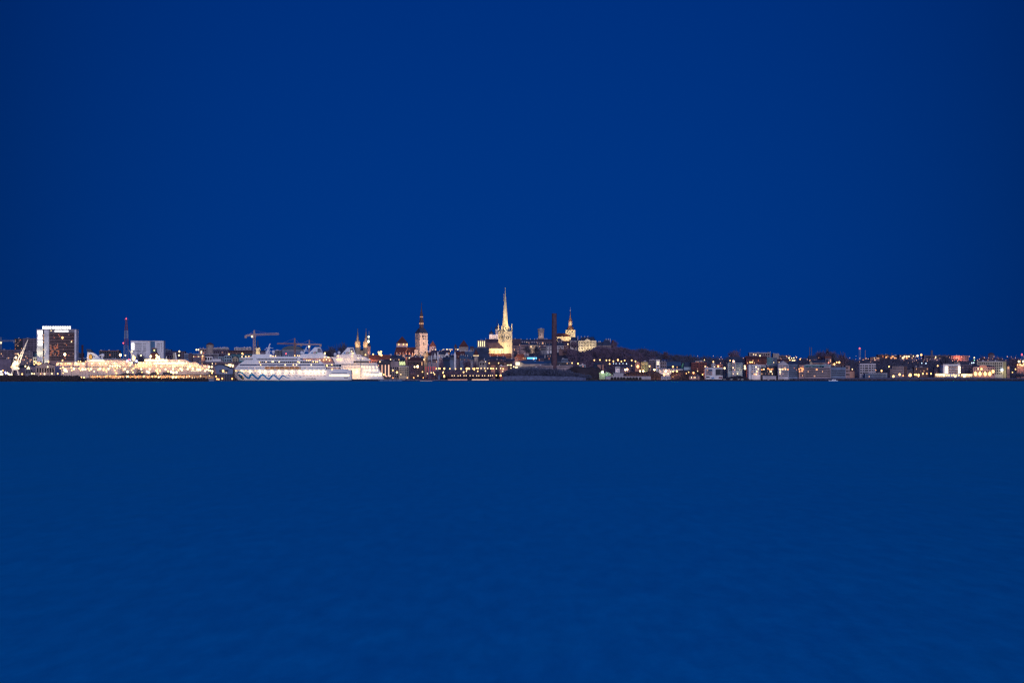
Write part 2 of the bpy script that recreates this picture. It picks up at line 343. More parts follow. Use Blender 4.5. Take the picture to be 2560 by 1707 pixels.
def strip(t, pts, side, off=.12):
    """A painted band following the hull side: (x, y, width) centre points in crop units."""
    mb = MB(); vs = []
    for i, (x, y, w) in enumerate(pts):
        a = pts[max(0, i-1)]; b = pts[min(len(pts)-1, i+1)]; dx, dy = b[0]-a[0], b[1]-a[1]; q = math.hypot(dx, dy) or 1
        nx, ny = -dy/q*w/2, dx/q*w/2
        for sg in (1, -1):
            X_, Z_ = t.x(x+sg*nx), t.z(y+sg*ny); vs.append((X_, -side(X_, Z_)-off, Z_))
    n = len(pts)
    return mb.add(vs, [(2*i, 2*i+1, 2*i+3, 2*i+2) for i in range(n-1)])
def blob(t, pts, side, off=.12):
    return MB().add([(t.x(x), -side(t.x(x), t.z(y))-off, t.z(y)) for x, y in pts], [tuple(range(len(pts)))])
def text(s, size, m, parent, loc, name='lettering', shear=0):
    c = bpy.data.curves.new('t', 'FONT'); c.body = s; c.size = size; c.extrude = .05; c.align_x = 'CENTER'; c.shear = shear; c.offset = size*.02
    o = bpy.data.objects.new('t', c); me = bpy.data.meshes.new_from_object(o); bpy.data.objects.remove(o)
    for v in me.vertices: v.co = (v.co.x, -v.co.z, v.co.y)
    me.materials.clear(); me.materials.append(m); me.name = name
    return put(name, me, parent, loc)
PAINT_B = mat('blue_paint', (.015,.15,.40), rough=.4, var=.05); PAINT_N = mat('navy_paint', (.02,.03,.07), rough=.4, var=.05)
PAINT_Y = mat('yellow_paint', (.55,.42,.08), rough=.4, var=.05); PAINT_R = mat('red_paint', (.45,.05,.04), rough=.4, var=.05); PAINT_G = mat('green_paint', (.03,.28,.12), rough=.4, var=.05)
BAND = mat('blue_glass_band', (.02,.04,.13), rough=.4, spec=.1)
WARMW = (1,.68,.36)
def funnel_letters(t, par, xc, yb_, size, y, dx):
    for k, (ch, mm) in enumerate(zip('AIDA', (PAINT_B, PAINT_Y, PAINT_R, PAINT_G))):
        text(ch, size, mm, par, (t.x(xc)+(k-1.5)*dx, y, t.z(yb_)), 'letter', .25)
def dome(t, zx, zy, r, y, base, name='radar_dome'):
    o = MB().sphere((t.x(zx), y, t.z(zy)), r, 14, 9).build(name, SHIPW, t.o)
    MB().lathe(t.x(zx), y, [(r*.35, t.z(base)), (r*.3, t.z(zy)-r*.9)], 8).build('pedestal', SHIPW, o)
def mast(t, pts, y, name='mast'):
    mb = MB()
    for (a, b, c, d, r) in pts: mb.tube((t.x(a), y, t.z(b)), (t.x(c), y, t.z(d)), r, 6, r*.6)
    mb.build(name, SHIPW, t.o)
def lifeboat(t, zx, zy, y, L_=9):
    x, z = t.x(zx), t.z(zy)
    vs = []; secs = [(-.5, .1), (-.38, .8), (-.2, 1), (.2, 1), (.38, .8), (.5, .1)]
    mb = MB()
    for u, f in secs: vs += [(u*L_, -1.5*f, .9), (u*L_, -1.1*f, 0), (u*L_, 0, -.4*f), (u*L_, 1.1*f, 0), (u*L_, 1.5*f, .9), (u*L_, .7*f, 2*f+.3), (u*L_, -.7*f, 2*f+.3)]
    fs = []
    for i in range(5):
        for k in range(7): fs.append((i*7+k, (i+1)*7+k, (i+1)*7+(k+1) % 7, i*7+(k+1) % 7))
    fs += [tuple(range(7)), tuple(range(41, 34, -1))]
    o = mb.add(vs, fs).build('lifeboat', mat('lifeboat_orange', (.55,.26,.12), rough=.5), t.o, (x, y, z))
    MB().box(-L_*.34, L_*.34, -1.52, -1.2, 1.1, 1.5).build('lifeboat_window', GL_DARK, o)
# --- first cruise ship, port side to the water, bow at the left
t = T('cruise_ship', 'white cruise ship with blue wave and painted eye, bow to the left', 'cruise ship', C, 1200, 2836, zb=0)
HW = 13; Y0 = 0
t.o.location.y = 2836+HW
def hz(y): return t.z(y)
side = hull(t, 250, 72, 2338, 2330, 1062, 1268, HW, SHIPW, sheer=0)
strip(t, [(235+k*22, 1263, 9) for k in range(0, 96)], side, .06).build('boot_stripe', mat('boot_red', (.10,.03,.04), rough=.5), t.o)
dk = t.poly('bow_deck', SHIPW, [(80,1062),(76,1074),(200,1074),(200,1062)], -2.2, 2.2)
# eye, brow and wave
strip(t, [(232,1165,8),(230,1130,16),(250,1106,20),(290,1104,22),(330,1122,24),(362,1155,26),(392,1185,30),(425,1207,36),(450,1215,40),(470,1185,42),(488,1150,40),(512,1140,40),
          (540,1160,36),(580,1200,34),(622,1226,36),(655,1195,36),(690,1150,36),(712,1148,34),(750,1180,30),(790,1215,30),(826,1230,32),(856,1205,32),(890,1160,30),(912,1156,28),
          (950,1185,26),(985,1215,26),(1016,1232,28),(1046,1200,26),(1072,1168,24),(1092,1166,20),(1125,1188,16),(1165,1210,13),(1215,1220,5)], side).build('wave_stripe', PAINT_B, t.o)
strip(t, [(226,1150,5),(224,1122,6),(246,1096,6),(292,1092,6),(336,1108,6),(374,1148,6),(404,1178,6)], side, .2).build('brow_outline', PAINT_N, t.o)
blob(t, [(242,1150),(262,1140),(290,1148),(320,1165),(345,1190),(362,1222),(350,1236),(318,1230),(284,1210),(258,1182)], side, .14).build('painted_eye', PAINT_N, t.o)
blob(t, [(262,1158),(284,1156),(306,1170),(318,1190),(298,1196),(276,1182)], side, .24).build('eye_white', PAINT_B, t.o)
blob(t, [(322,1180),(336,1186),(352,1210),(352,1224),(334,1212),(326,1198)], side, .24).build('eye_glint', PAINT_Y, t.o)
for pts in ([(468,1178,5),(510,1205,5),(558,1228,4)], [(700,1192,5),(735,1215,5),(752,1226,3)], [(1060,1200,5),(1100,1226,5),(1120,1236,3)], [(820,1160,5),(855,1168,4),(880,1182,3)]):
    strip(t, pts, side).build('wave_line', PAINT_N, t.o)
for pts in ([(1178,1166),(1186,1140),(1192,1144),(1188,1166)], [(1280,1196),(1300,1196),(1316,1214),(1314,1222),(1298,1208)], [(1384,1188),(1412,1186),(1418,1196),(1400,1200)]):
    blob(t, pts, side).build('wave_drop', PAINT_B, t.o)
text('www.aida.de', 2.7, PAINT_N, t.o, (t.x(1597), -HW-.12, t.z(1230)), 'hull_lettering')
for k in range(8): MB().box(-.35, .35, -.1, .05, -.45, .45).build('name_letter', PAINT_N, t.o, (t.x(2208+k*9), -side(t.x(2208+k*9), t.z(1207))-.1, t.z(1207)))
# tiers
t.poly('lower_deckhouse', SHIPW, [(178,1061.8),(278,958),(1842,958),(1884,1061.8)], -HW, HW)
t.poly('middle_deckhouse', SHIPW, [(276,957.6),(388,884),(640,884),(640,882),(1748,882),(1842,957.6)], -HW+.01-.3, HW-.3)
t.poly('bridge_deckhouse', SHIPW, [(330,883.6),(288,880),(284,846),(330,838),(1352,836),(1432,883.6)], -HW+.6, HW-.6)
t.box('bridge_wing', SHIPW, 290, 340, 842, 852, -HW-2, HW+2)
t.poly('sun_deck', SHIPW, [(500,836),(520,776),(860,772),(905,836)], -HW+2, HW-2)
t.poly('sun_deck_roof', SHIPW, [(380,836),(420,826),(505,822),(505,836)], -HW+1, HW-1)
t.box('pool_deck_rail', SHIPW, 905, 1350, 818, 836, -HW+1, -HW+1.3)
t.poly('funnel_base', SHIPW, [(1352,850),(1362,812),(1440,770),(1790,766),(1850,790),(1900,826),(1860,850)], -HW+3, HW-3)
fn = MB().add([(t.x(1530),-6,t.z(772)),(t.x(1812),-6,t.z(772)),(t.x(1812),6,t.z(772)),(t.x(1530),6,t.z(772)),(t.x(1655),-4,t.z(644)),(t.x(1758),-4,t.z(644)),(t.x(1758),4,t.z(644)),(t.x(1655),4,t.z(644))],
     [(0,3,2,1),(4,5,6,7),(0,1,5,4),(1,2,6,5),(2,3,7,6),(3,0,4,7)]).build('funnel', SHIPW, t.o)
t.poly('funnel_cap', PAINT_N, [(1678,643.5),(1686,632),(1742,632),(1750,643.5)], -3, 3, fn)
MB().add([(t.x(1708),-5.75,t.z(738)),(t.x(1795),-5.75,t.z(738)),(t.x(1758),-4.35,t.z(664)),(t.x(1708),-4.35,t.z(664))], [(0,1,2,3)]).build('funnel_grille', WALL['grey'], fn)
funnel_letters(t, fn, 1646, 764, 4.2, -6.35, 2.15)
t.box('deck_windows', GL_DARK, 600, 1345, 856, 879, -HW+.45, -HW+1)
for x in range(612, 1340, 26): t.box('window_post', SHIPW, x, x+5, 855, 880, -HW+.3, -HW+.44)
t.box('bridge_windows', GL_DARK, 292, 535, 858, 876, -HW+.45, -HW+1)
for x in range(300, 530, 24): t.box('window_post', SHIPW, x, x+5, 857, 877, -HW+.3, -HW+.44)
t.poly('bridge_pillar', SHIPW, [(535,884),(528,838),(586,838),(606,884)], -HW+.28, -HW+1); t.poly('bridge_pillar', SHIPW, [(1392,884),(1345,838),(1362,838),(1440,896),(1400,896)], -HW-.5, -HW+1)
t.poly('balcony_recess', GL_DARK, [(632,906),(650,936),(1748,936),(1738,906)], -HW-.42, -HW+.2)
for x in range(690, 1735, 34): t.box('balcony_divider', SHIPW, x, x+6, 908, 934, -HW-.6, -HW-.425)
t.box('glass_band', BAND, 286, 1836, 962, 981, -HW-.2, -HW+.1)
windows(t.o, t.x(246), t.x(730), t.z(1034), t.z(1016), -HW, 22, 1, .5, .75, .04)
windows(t.o, t.x(1426), t.x(1856), t.z(1034), t.z(1016), -HW, 20, 1, .5, .75, .04)
t.box('boat_deck_recess', mat('boat_deck_lit_wall', (.5,.36,.28)), 745, 1415, 1000, 1056, -HW-.2, -HW+.2)  # warm light of the boat deck put into the wall colour
for k, x in enumerate(range(800, 1400, 90)): lifeboat(t, x, 1032, -HW-1.9, 5.6)
for x in (790, 960, 1130, 1300): plight(t.o, (t.x(x), -HW-1.2, t.z(1004)), 60, WARMW)
pm = MB().box(-.35, .35, -.12, .1, -.4, .4).mesh('porthole', GL_DARK)
for row, y in ((0, 1115), (1, 1166)):
    for k in range(24):
        for q in (0, 17):
            x = 366+k*64+q+(R.random()*4)
            if x > 1905 or (row and x < 700 and k % 2): continue
            X_, Z_ = t.x(x), t.z(y+(k % 2)*3); put('porthole', pm, t.o, (X_, -side(X_, Z_)-.02, Z_))
t.box('deck_rail', SHIPW, 300, 1930, 1058, 1064, -HW-.9, -HW-.1)
for x in (210, 318, 400, 475, 580, 655, 755, 878, 1010, 1140, 1255, 1390, 1500, 1580, 1662, 1740, 1830):
    big = x not in (210, 400, 580)
    X_ = t.x(x); s_ = side(X_, t.z(1075))
    o = t.bulb(x, 1078, -s_-1.7, B_WHITE if big else B_WARM, 1.25 if big else .8)
    if big: plight(o, (0, -1.4, -2.6), 900, WARMW, 1.0)
for x in (655, 675): t.bulb(x, 920 if x == 655 else 968, -HW-.9, B_WARM, .7)
for x, y in ((775,915),(885,912),(905,912),(1015,915),(1360,915),(1385,925),(1640,912),(1690,915),(1720,915),(1125,968),(1275,970),(1335,970),(1605,970),(855,805),(900,808),(945,806),(455,812),(400,816),(1350,800),(1380,800),(1300,800)):
    t.bulb(x, y, -HW-.9 if y > 900 else -HW+.5, R.choice([B_WARM, B_WHITE, B_SM]), .75)
plight(t.o, (t.x(420), -HW+2, t.z(815)), 300, WARMW)
# masts, domes
mast(t, [(752,775,828,575,1.2), (770,775,828,640,.9), (735,730,815,700,.5), (752,655,885,660,.5), (725,690,760,680,.5), (800,775,830,700,1.0)], 0, 'mast')
mast(t, [(1440,766,1500,640,1.0), (1500,700,1497,625,.4), (1438,690,1520,700,.5), (1440,720,1560,722,.5)], 0)
dome(t, 886, 728, 2.4, 0, 775); dome(t, 1410, 745, 2.5, 0, 805)
for x in range(930, 1340, 38):
    t.box('deck_post', R.choice([SHIPW, SHIPD]), x, x+6, R.choice([770, 785, 795]), 836, 2, 2.6)
# aft terraces
t.poly('aft_deckhouse', WALL['salmon'], [(1442,881),(1442,851),(1965,842),(2000,920),(1745,920)], -HW+2.5, HW-2.5)  # salmon puts the warm deck glow into the wall colour
t.box('aft_deck_slab', SHIPW, 1838, 2150, 952, 962, -HW+1.2, HW-1.2); t.box('aft_cabin_wall', WALL['dgrey'], 1905, 2130, 962, 1002, -HW+3.5, HW-3.5)  # dark grey puts the recess shade into this cabin wall
t.box('aft_deck_slab', SHIPW, 1880, 2160, 1002, 1020, -HW+1, HW-1); t.box('aft_cabin_wall', WALL['pink'], 1900, 2120, 1020, 1046, -HW+3.5, HW-3.5)  # pink puts warm deck light into the cabin wall colour
t.box('aft_deck_slab', SHIPW, 1885, 2250, 1046, 1061, -HW+.6, HW-.6); t.box('aft_cabin_wall', WALL['pink'], 1745, 2010, 920, 952, -HW+3, HW-3)
for x in range(1930, 2120, 28): t.box('deck_post', SHIPW, x, x+4, 962, 1002, -HW+1.4, -HW+1.7)
for x, y in ((1890,975),(1895,992),(1980,968),(1760,885),(1830,880),(1905,830),(1925,835),(1850,830),(1880,870),(1940,885),(1520,886),(1550,890),(1580,886),(1985,1055)):
    t.bulb(x, y, -HW+.2, R.choice([B_WARM, B_WHITE]), .8)
for x in (1480, 1600, 1720, 1850, 1930): plight(t.o, (t.x(x), -HW+.2, t.z(868)), 130, WARMW)
plight(t.o, (t.x(1990), -HW+.5, t.z(1038)), 250, WARMW); plight(t.o, (t.x(2080), -HW+.5, t.z(1038)), 250, WARMW)
t.box('mooring_deck_band', WALL['slateblue'], 1975, 2255, 1112, 1126, -HW-.12, -HW+.4)
for x in range(1938, 2310, 22):
    X_ = t.x(x); t.bulb(x, 1162, -side(X_, t.z(1162))-.3, B_WHITE, .95 if x > 1960 else .6, name='mooring_deck_lamp')
plight(t.o, (t.x(1990), -HW-3, t.z(1160)), 60, (1,.95,.85)); plight(t.o, (t.x(2180), -HW-3, t.z(1160)), 60, (1,.95,.85))
for x in (112, 130, 150): t.bulb(x, 1110, -side(t.x(x), t.z(1110))-.3, B_SM, .55, name='bow_lamp')
t.box('jackstaff', SHIPW, 102, 108, 1000, 1070, -.15, .15)
# --- second cruise ship, behind the first
t = T('cruise_ship', 'cruise ship moored behind another, its hull lit yellow by floodlights', 'cruise ship', D, 1200, 2952, zb=0)
HW = 13; t.o.location.y = 2952+HW
side2 = hull(t, -600, -700, 1765, 1590, 1105, 1475, HW, SHIPW, fine=.18)
t.poly('lower_deckhouse', SHIPW, [(-400,1104.6),(-380,1050),(1572,1050),(1600,1104.6)], -HW, HW)
t.poly('middle_deckhouse', SHIPW, [(150,1049.6),(170,905),(1060,905),(1390,950),(1440,1005),(1020,1005),(1020,1049.6)], -HW+1, HW-1)
t.poly('bridge_deckhouse', SHIPW, [(590,940),(600,850),(1062,838),(1170,842),(1215,895),(1290,898),(1385,962),(1060,962),(1040,940)], -HW+.2, HW-.2)
t.box('aft_deck_slab', SHIPW, 1020, 1580, 1050, 1066, -HW-.3, HW+.3); t.box('aft_deck_slab', SHIPW, 1040, 1430, 986, 1000, -HW-.3, HW+.3)
t.box('glass_band', BAND, 720, 1160, 1078, 1098, -HW-.2, -HW+.1); t.box('glass_band', BAND, 1160, 1565, 1084, 1098, -HW-.2, -HW+.1)
t.box('deck_recess', WALL['dgrey'], 1050, 1380, 1006, 1040, -HW+.6, -HW+1.2)
windows(t.o, t.x(780), t.x(1170), t.z(1178), t.z(1150), -HW, 13, 1, .45, .7, 0, GL_DARK)
fn = MB().add([(t.x(705),-6,t.z(842)),(t.x(1062),-6,t.z(842)),(t.x(1062),6,t.z(842)),(t.x(705),6,t.z(842)),(t.x(855),-4,t.z(672)),(t.x(1002),-4,t.z(672)),(t.x(1002),4,t.z(672)),(t.x(855),4,t.z(672))],
     [(0,3,2,1),(4,5,6,7),(0,1,5,4),(1,2,6,5),(2,3,7,6),(3,0,4,7)]).build('funnel', SHIPW, t.o)
t.poly('funnel_cap', PAINT_N, [(862,671.5),(872,655),(988,655),(996,671.5)], -3.5, 3.5, fn)
MB().add([(t.x(925),-5.75,t.z(790)),(t.x(1030),-5.75,t.z(790)),(t.x(996),-4.35,t.z(690)),(t.x(925),-4.35,t.z(690))], [(0,1,2,3)]).build('funnel_grille', WALL['grey'], fn)
funnel_letters(t, fn, 842, 828, 4.4, -6.4, 2.2)
t.bulb(960, 760, -6.8, B_SM, .9); t.bulb(990, 812, -7, B_WARM, 1.0); plight(t.o, (t.x(985), -9, t.z(800)), 250, (1,.9,.6))
dome(t, 642, 795, 2.3, 0, 850); dome(t, 553, 838, 2.4, -4, 905)
t.box('ladder_slot', PAINT_N, 1192, 1204, 960, 1420, -HW-.3, -HW+.2)
dark_rail = [(1130,935),(1240,945)]
for x, y in dark_rail: t.bulb(x, y, -HW-.5, B_SM, .7)
for x in (1090, 1140): t.poly('side_window', GL_DARK, [(x,862),(x+22,862),(x+40,885),(x+16,885)], -HW+.1, -HW+.5)
for x, y in [(1220,1140),(1280,1150),(1350,1150),(1420,1150),(1500,1150),(1590,1150),(1290,1225),(1340,1228),(1400,1225),(1430,1225),(1500,1225),(1540,1225),(1600,1225),
             (1290,1335),(1340,1335),(1390,1320),(1440,1325),(1490,1330),(1540,1330),(1590,1335),(1640,1345),(1690,1345),(1370,1345),(1460,1350),(1560,1350),(1665,1300),(1700,1310)]:
    X_ = t.x(x); t.bulb(x, y, -side2(X_, t.z(y))-.5, B_WHITE, 1.15 if y > 1300 else .95, name='mooring_deck_lamp')
for x in range(1340, 1620, 22): MB().box(-.5, .5, -.1, .05, -.4, .4).build('name_letter', PAINT_N, t.o, (t.x(x), -HW-.1, t.z(1283+(x-1340)*.08)))
for x in (1290, 1400, 1500, 1600): plight(t.o, (t.x(x), -HW-4, t.z(1300)), 200, (1,.93,.8), 1)
for x in (800, 960, 1100): plight(t.o, (t.x(x), -HW-4.5, t.z(1260)), 900, (1,.56,.17), 1)
spot(t.o, (t.x(960), -HW-30, t.z(1430)), (t.x(960), -HW, t.z(1250)), 22000, (1,.56,.17), 100)
spot(t.o, (t.x(1180), -HW-26, t.z(1430)), (t.x(1180), -HW, t.z(1250)), 11000, (1,.58,.2), 90)
for x, y in [(850,1215),(960,1230),(1060,1215),(1120,1250),(1160,1200),(1085,1290),(970,1260)]: t.bulb(x, y, -HW-1.5, B_WHITE if y > 1225 else B_WARM, 1.1)
for x in (170, 280, 345, 400, 430, 620, 650, 690, 705): t.bulb(x, 965+(x % 5)*5, -HW-.3, B_WARM, 1.0)
for x in (230, 350, 480, 640, 760, 900, 1000): plight(t.o, (t.x(x), -HW-2, t.z(960)), 150, WARMW)
for x in (710, 820, 920): plight(t.o, (t.x(x), -HW-3, t.z(1030)), 110, WARMW)
for x in (640, 985): t.bulb(x, 880, -HW-.6, B_WARM, .9)
# --- ferries at the pier
def decks(t, HW, rows, m):
    for (nm, x0, x1, y0, y1, sl0, sl1) in rows:
        t.poly(nm, m, [(x0, y1-.01), (x0+sl0, y0), (x1-sl1, y0), (x1, y1-.01)], -HW+R.uniform(.1, .5), HW-.3)
FERC = mat('ferry_cream_paint', (.55,.46,.42), rough=.4, var=.08)
t = T('ferry', 'ferry with navy stern and white sail-shaped funnel bearing an orange disc', 'ferry', Lv, 1200, 2835, zb=0)
HW = 12; t.o.location.y = 2835+HW
sf = hull(t, 120, 120, 3050, 3130, 960, 1320, HW, FERC, fine=.03)
t.box('stern_hull_paint', mat('ferry_navy_paint', (.02,.03,.12), rough=.4), 118, 330, 872, 1320, -HW-.3, -HW*.2)
t.box('navy_side_stripe', mat('ferry_navy_paint', (.02,.03,.12)), 330, 1000, 872, 915, -HW-.25, -HW+.2)
decks(t, HW, [('deckhouse', 130, 3060, 872, 959.5, 0, 60), ('deckhouse', 150, 760, 745, 871.5, 25, 0), ('deckhouse', 790, 3020, 740, 871.5, 0, 120), ('upper_deckhouse', 1260, 2900, 660, 739.5, 20, 90)], FERC)
t.box('deckhouse_gap', WALL['mauve'], 1228, 1300, 760, 930, -HW-.2, -HW+.2)
fn = MB().prism([(t.x(a), t.z(b)) for a, b in [(1250,660),(1250,560),(1262,370),(1400,375),(1480,392),(1600,470),(1750,610),(1770,660)]], -5, 5).build('funnel', SHIPW, t.o)
MB().prism([(t.x(a), t.z(b)) for a, b in [(1262,369),(1210,255),(1370,262),(1480,390),(1400,374)]], -3.5, 3.5).build('funnel_smoke_deck', PAINT_N, fn)
cx, cz = t.x(1385), t.z(540)
MB().prism([(cx+3.1*math.cos(a*.35), cz+4.0*math.sin(a*.35)) for a in range(18)], -5.15, -5.02).build('emblem_ring', PAINT_N, fn)
MB().prism([(cx-.5+2.4*math.cos(a*.35), cz+3.3*math.sin(a*.35)) for a in range(18)], -5.3, -5.16).build('emblem_disc', mat('emblem_orange', (.75,.35,.04), var=.05), fn)
for k in range(3): MB().box(cx-1.2, cx+1.6, -5.4, -5.31, cz-2.2+k*1.7, cz-1.5+k*1.7).build('emblem_bar', mat('emblem_yellow', (.85,.6,.2), var=.05), fn)
for k, (x0_, y0_, y1_) in enumerate([(1478, 498, 560), (1500, 484, 580), (1524, 500, 560)]): t.box('funnel_letter', WALL['grey'], x0_, x0_+12, y0_, y1_, -5.15, -5.02, fn)
spot(fn, (t.x(1330), -16, t.z(690)), (t.x(1380), -5, t.z(520)), 2600, (1,.82,.40), 90)
dome(t, 1815, 480, 2.6, -3, 660); mast(t, [(1690,500,1780,450,1.0), (1780,660,1790,450,1.3)], -3)
windows(t.o, t.x(190), t.x(740), t.z(855), t.z(760), -HW, 14, 2, .7, .75, .75, GL_GREY, lits=[GL_WARM, GL_YEL, GL_WARM])
DECKL = em('lit_deck_glow', (1,.66,.30), 1.25, 1); DECKB = em('lit_deck_bright', (1,.84,.52), 2.0, 1)
for m_, x0_, x1_, y0_, y1_ in ((DECKB,1430,1930,676,694),(DECKL,1320,2880,848,856),(DECKL,200,740,752,758),(DECKB,2120,2330,868,886),(DECKL,800,1220,742,750),(DECKL,350,1200,948,956),(DECKL,1300,3000,948,955)): t.box('lit_deck', m_, x0_, x1_, y0_, y1_, -HW-.35, -HW+.4)
windows(t.o, t.x(1300), t.x(2880), t.z(930), t.z(890), -HW, 32, 1, .5, .45, .1, GL_GREY)
windows(t.o, t.x(1320), t.x(2880), t.z(850), t.z(800), -HW, 30, 1, .45, .5, .4, GL_GREY)
for x, y, s in [(205,830,1.3),(370,805,1.1),(400,680,.9),(495,790,1.3),(600,775,1.2),(690,785,1.5),(870,760,1.6),(910,775,1.8),(975,705,1.2),(1055,710,1.2),(1000,820,1.3),(1165,790,2.0),(1240,710,1),
    (1475,790,2.0),(1760,790,2.0),(1980,790,2.1),(2080,715,1.1),(2190,700,1.1),(2300,770,1.8),(2140,880,1.8),(2230,885,2),(2330,880,2),(2420,870,2),(2500,890,1.8),(2790,700,1.5),(2880,860,1.8),(2840,760,1.6),(2950,740,1.2)]:
    t.bulb(x, y, -HW-1.3, B_WHITE if s > 1.5 else B_WARM, s*.6)
for x in range(1440, 1930, 42): t.bulb(x, 682+R.uniform(-6, 6), -HW-.6, B_WHITE, 1.0, name='sun_deck_lamp')
for x in (200, 400, 620, 900, 1160, 1480, 1760, 1980, 2300, 2600, 2850): plight(t.o, (t.x(x), -HW-4, t.z(800)), 2300, (1,.52,.24), 1)
t = T('ferry', 'brightly lit ferry with dark red and black funnel beside the white office block', 'ferry', M, 1900, 2840, zb=0)
HW = 13; t.o.location.y = 2840+HW
sg = hull(t, 900, 780, 3560, 3600, 1000, 1300, HW, FERC, fine=.16)
decks(t, HW, [('deckhouse', 830, 3560, 850, 999.5, 60, 0), ('upper_deckhouse', 900, 3230, 745, 849.5, 60, 120), ('sun_deckhouse', 1190, 2850, 640, 744.5, 30, 160), ('aft_deckhouse', 3240, 3560, 870, 885, 0, 0)], FERC)
fn = t.poly('funnel', mat('funnel_maroon', (.10,.03,.035)), [(1330,640),(1390,400),(1600,390),(1740,640)], -5, 5)
t.poly('funnel_cap', PAINT_N, [(1420,389),(1410,240),(1560,235),(1590,389)], -4, 4, fn); t.poly('funnel_stripe', mat('funnel_rust', (.25,.09,.06)), [(1405,239),(1420,215),(1550,215),(1570,239)], -4.1, 4.1, fn)
t.poly('funnel_side', SHIPW, [(1335,639),(1362,480),(1400,480),(1400,639)], -5.3, -5.02, fn)
t.bulb(1393, 520, -6, B_WHITE, 1.6, parent=fn); t.bulb(1515, 300, -4.6, em('lamp_glow_yellow', (1,.9,.25), 3), .9, parent=fn)
plight(fn, (t.x(1650), -9, t.z(560)), 1200, (1,.9,.55), 1)
for x, y in [(1600,480),(1640,520),(1690,540),(1650,570),(1600,590),(1710,600)]: t.bulb(x, y, -6.2, B_WHITE, 1.3, parent=fn)
mast(t, [(1930,640,1945,520,.9)], 0); mast(t, [(2310,640,2270,380,1.2)], 0)
for x in range(1225, 2050, 44): t.bulb(x, 665+R.uniform(-12, 12), -HW-.6, B_WHITE, 1.3, name='sun_deck_lamp')
for x in range(1560, 2680, 40): t.bulb(x, 770+R.uniform(-12, 22), -HW-.9, B_WHITE, 1.15, name='promenade_deck_lamp')
for x, y in [(990,755),(1060,755),(1160,755),(1270,770),(1395,755),(870,825),(960,830),(1050,835),(1110,825),(1178,828),(1255,828),(1330,820),(1380,850),(1440,830),(880,905),(990,890),(1060,905),(1150,905),(1265,910)]:
    t.bulb(x, y, -HW-.6, B_WHITE if y < 800 else B_WARM, 1.05)
for x, y, s in [(780,920,1.7),(1640,890,1.6),(1800,895,1.6),(1850,920,1),(2240,900,1.5),(2310,900,1.5),(2150,880,.8),(2460,690,2),(2600,770,1.8),(2740,760,1.5),(2800,910,1.5),(2870,900,1.5),(2980,900,1.1),(3110,985,1),(3250,985,1.1),(3320,980,1.2)]:
    t.bulb(x, y, -HW-1.1, B_WHITE if s > 1.3 else B_WARM, s*.6)
for m_, x0_, x1_, y0_, y1_ in ((DECKB,1210,2000,654,690),(DECKB,1540,2680,756,800),(DECKL,880,1500,842,850),(DECKL,1560,3200,898,908),(DECKL,2250,3560,985,996),(DECKL,900,1500,918,924),(DECKB,2900,3200,1050,1066)): t.box('lit_deck', m_, x0_, x1_, y0_, y1_, -HW-.35, -HW+.4)
windows(t.o, t.x(1500), t.x(2200), t.z(860), t.z(830), -HW, 16, 1, .6, .6, .3, GL_GREY)
windows(t.o, t.x(2250), t.x(3200), t.z(960), t.z(920), -HW, 22, 1, .6, .5, .4, GL_GREY)
for x in (950, 1150, 1350, 1600, 1850, 2100, 2350, 2600, 2850, 3100, 3400): plight(t.o, (t.x(x), -HW-4.5, t.z(830)), 2300, (1,.52,.22), 1)
for x in (1300, 1600, 1900, 2200, 2500): plight(t.o, (t.x(x), -HW-3, t.z(650)), 300, (1,.8,.5), 1)
# bow visor of the first ferry's neighbour
t = T('ferry', 'small cream ferry bow with raised visor above the covered quay', 'ferry', M, 120, 2815, zb=0)
t.o.location.y = 2815+6
hull(t, 470, 330, -560, -560, 1010, 1330, 6, FERC, fine=.35)
t.poly('bow_visor', FERC, [(180,1009.5),(200,975),(260,965),(330,1005),(326,1009.5)], -4, 4); t.box('deckhouse', FERC, -500, 60, 960, 1009.5, -5, 5)
for x, y, s in [(-480,1000,1.3),(-300,985,1.4),(-90,960,1.3),(110,1030,1.3),(190,950,1.5),(165,1140,1.3),(-200,1100,1)]: t.bulb(x, y, -7, B_WARM, s*.8)
for x in (-450, -200, 60, 250): plight(t.o, (t.x(x), -10, t.z(1000)), 600, (1,.58,.32), .8)
# motor boats by the right bank
def boat(V, x0, x1, yt, yb, Y, label):
    t = T('motor_boat', label, 'boat', V, (x0+x1)/2, Y, zb=-.3)
    a, b = t.x(x0), t.x(x1); h = 1.3; w = 1.6
    MB().add([(a,0,h+.5),(a+.3*(b-a),-w,h+.1),(b,-w,h),(b,w,h),(a+.3*(b-a),w,h+.1),(a+.08*(b-a),0,0),(a+.32*(b-a),-w*.7,0),(b-.2,-w*.8,0),(b-.2,w*.8,0),(a+.32*(b-a),w*.7,0)],
             [(0,1,2,3,4),(9,8,7,6,5),(0,5,6,1),(1,6,7,2),(2,7,8,3),(3,8,9,4),(4,9,5,0)]).build('hull', SHIPW, t.o)
    c = MB().prism([(a+.35*(b-a),h+.05),(a+.45*(b-a),h+1.5),(b-.25*(b-a),h+1.5),(b-.2*(b-a),h+.05)], -w*.7, w*.7).build('cabin', SHIPW, t.o)
    MB().box(a+.48*(b-a), b-.28*(b-a), -w*.7-.06, w*.7+.06, h+.7, h+1.2).build('cabin_window', GL_DARK, c)
boat(J, 95, 312, 950, 985, 2770, 'white motor yacht lying off the long terraced apartment block')
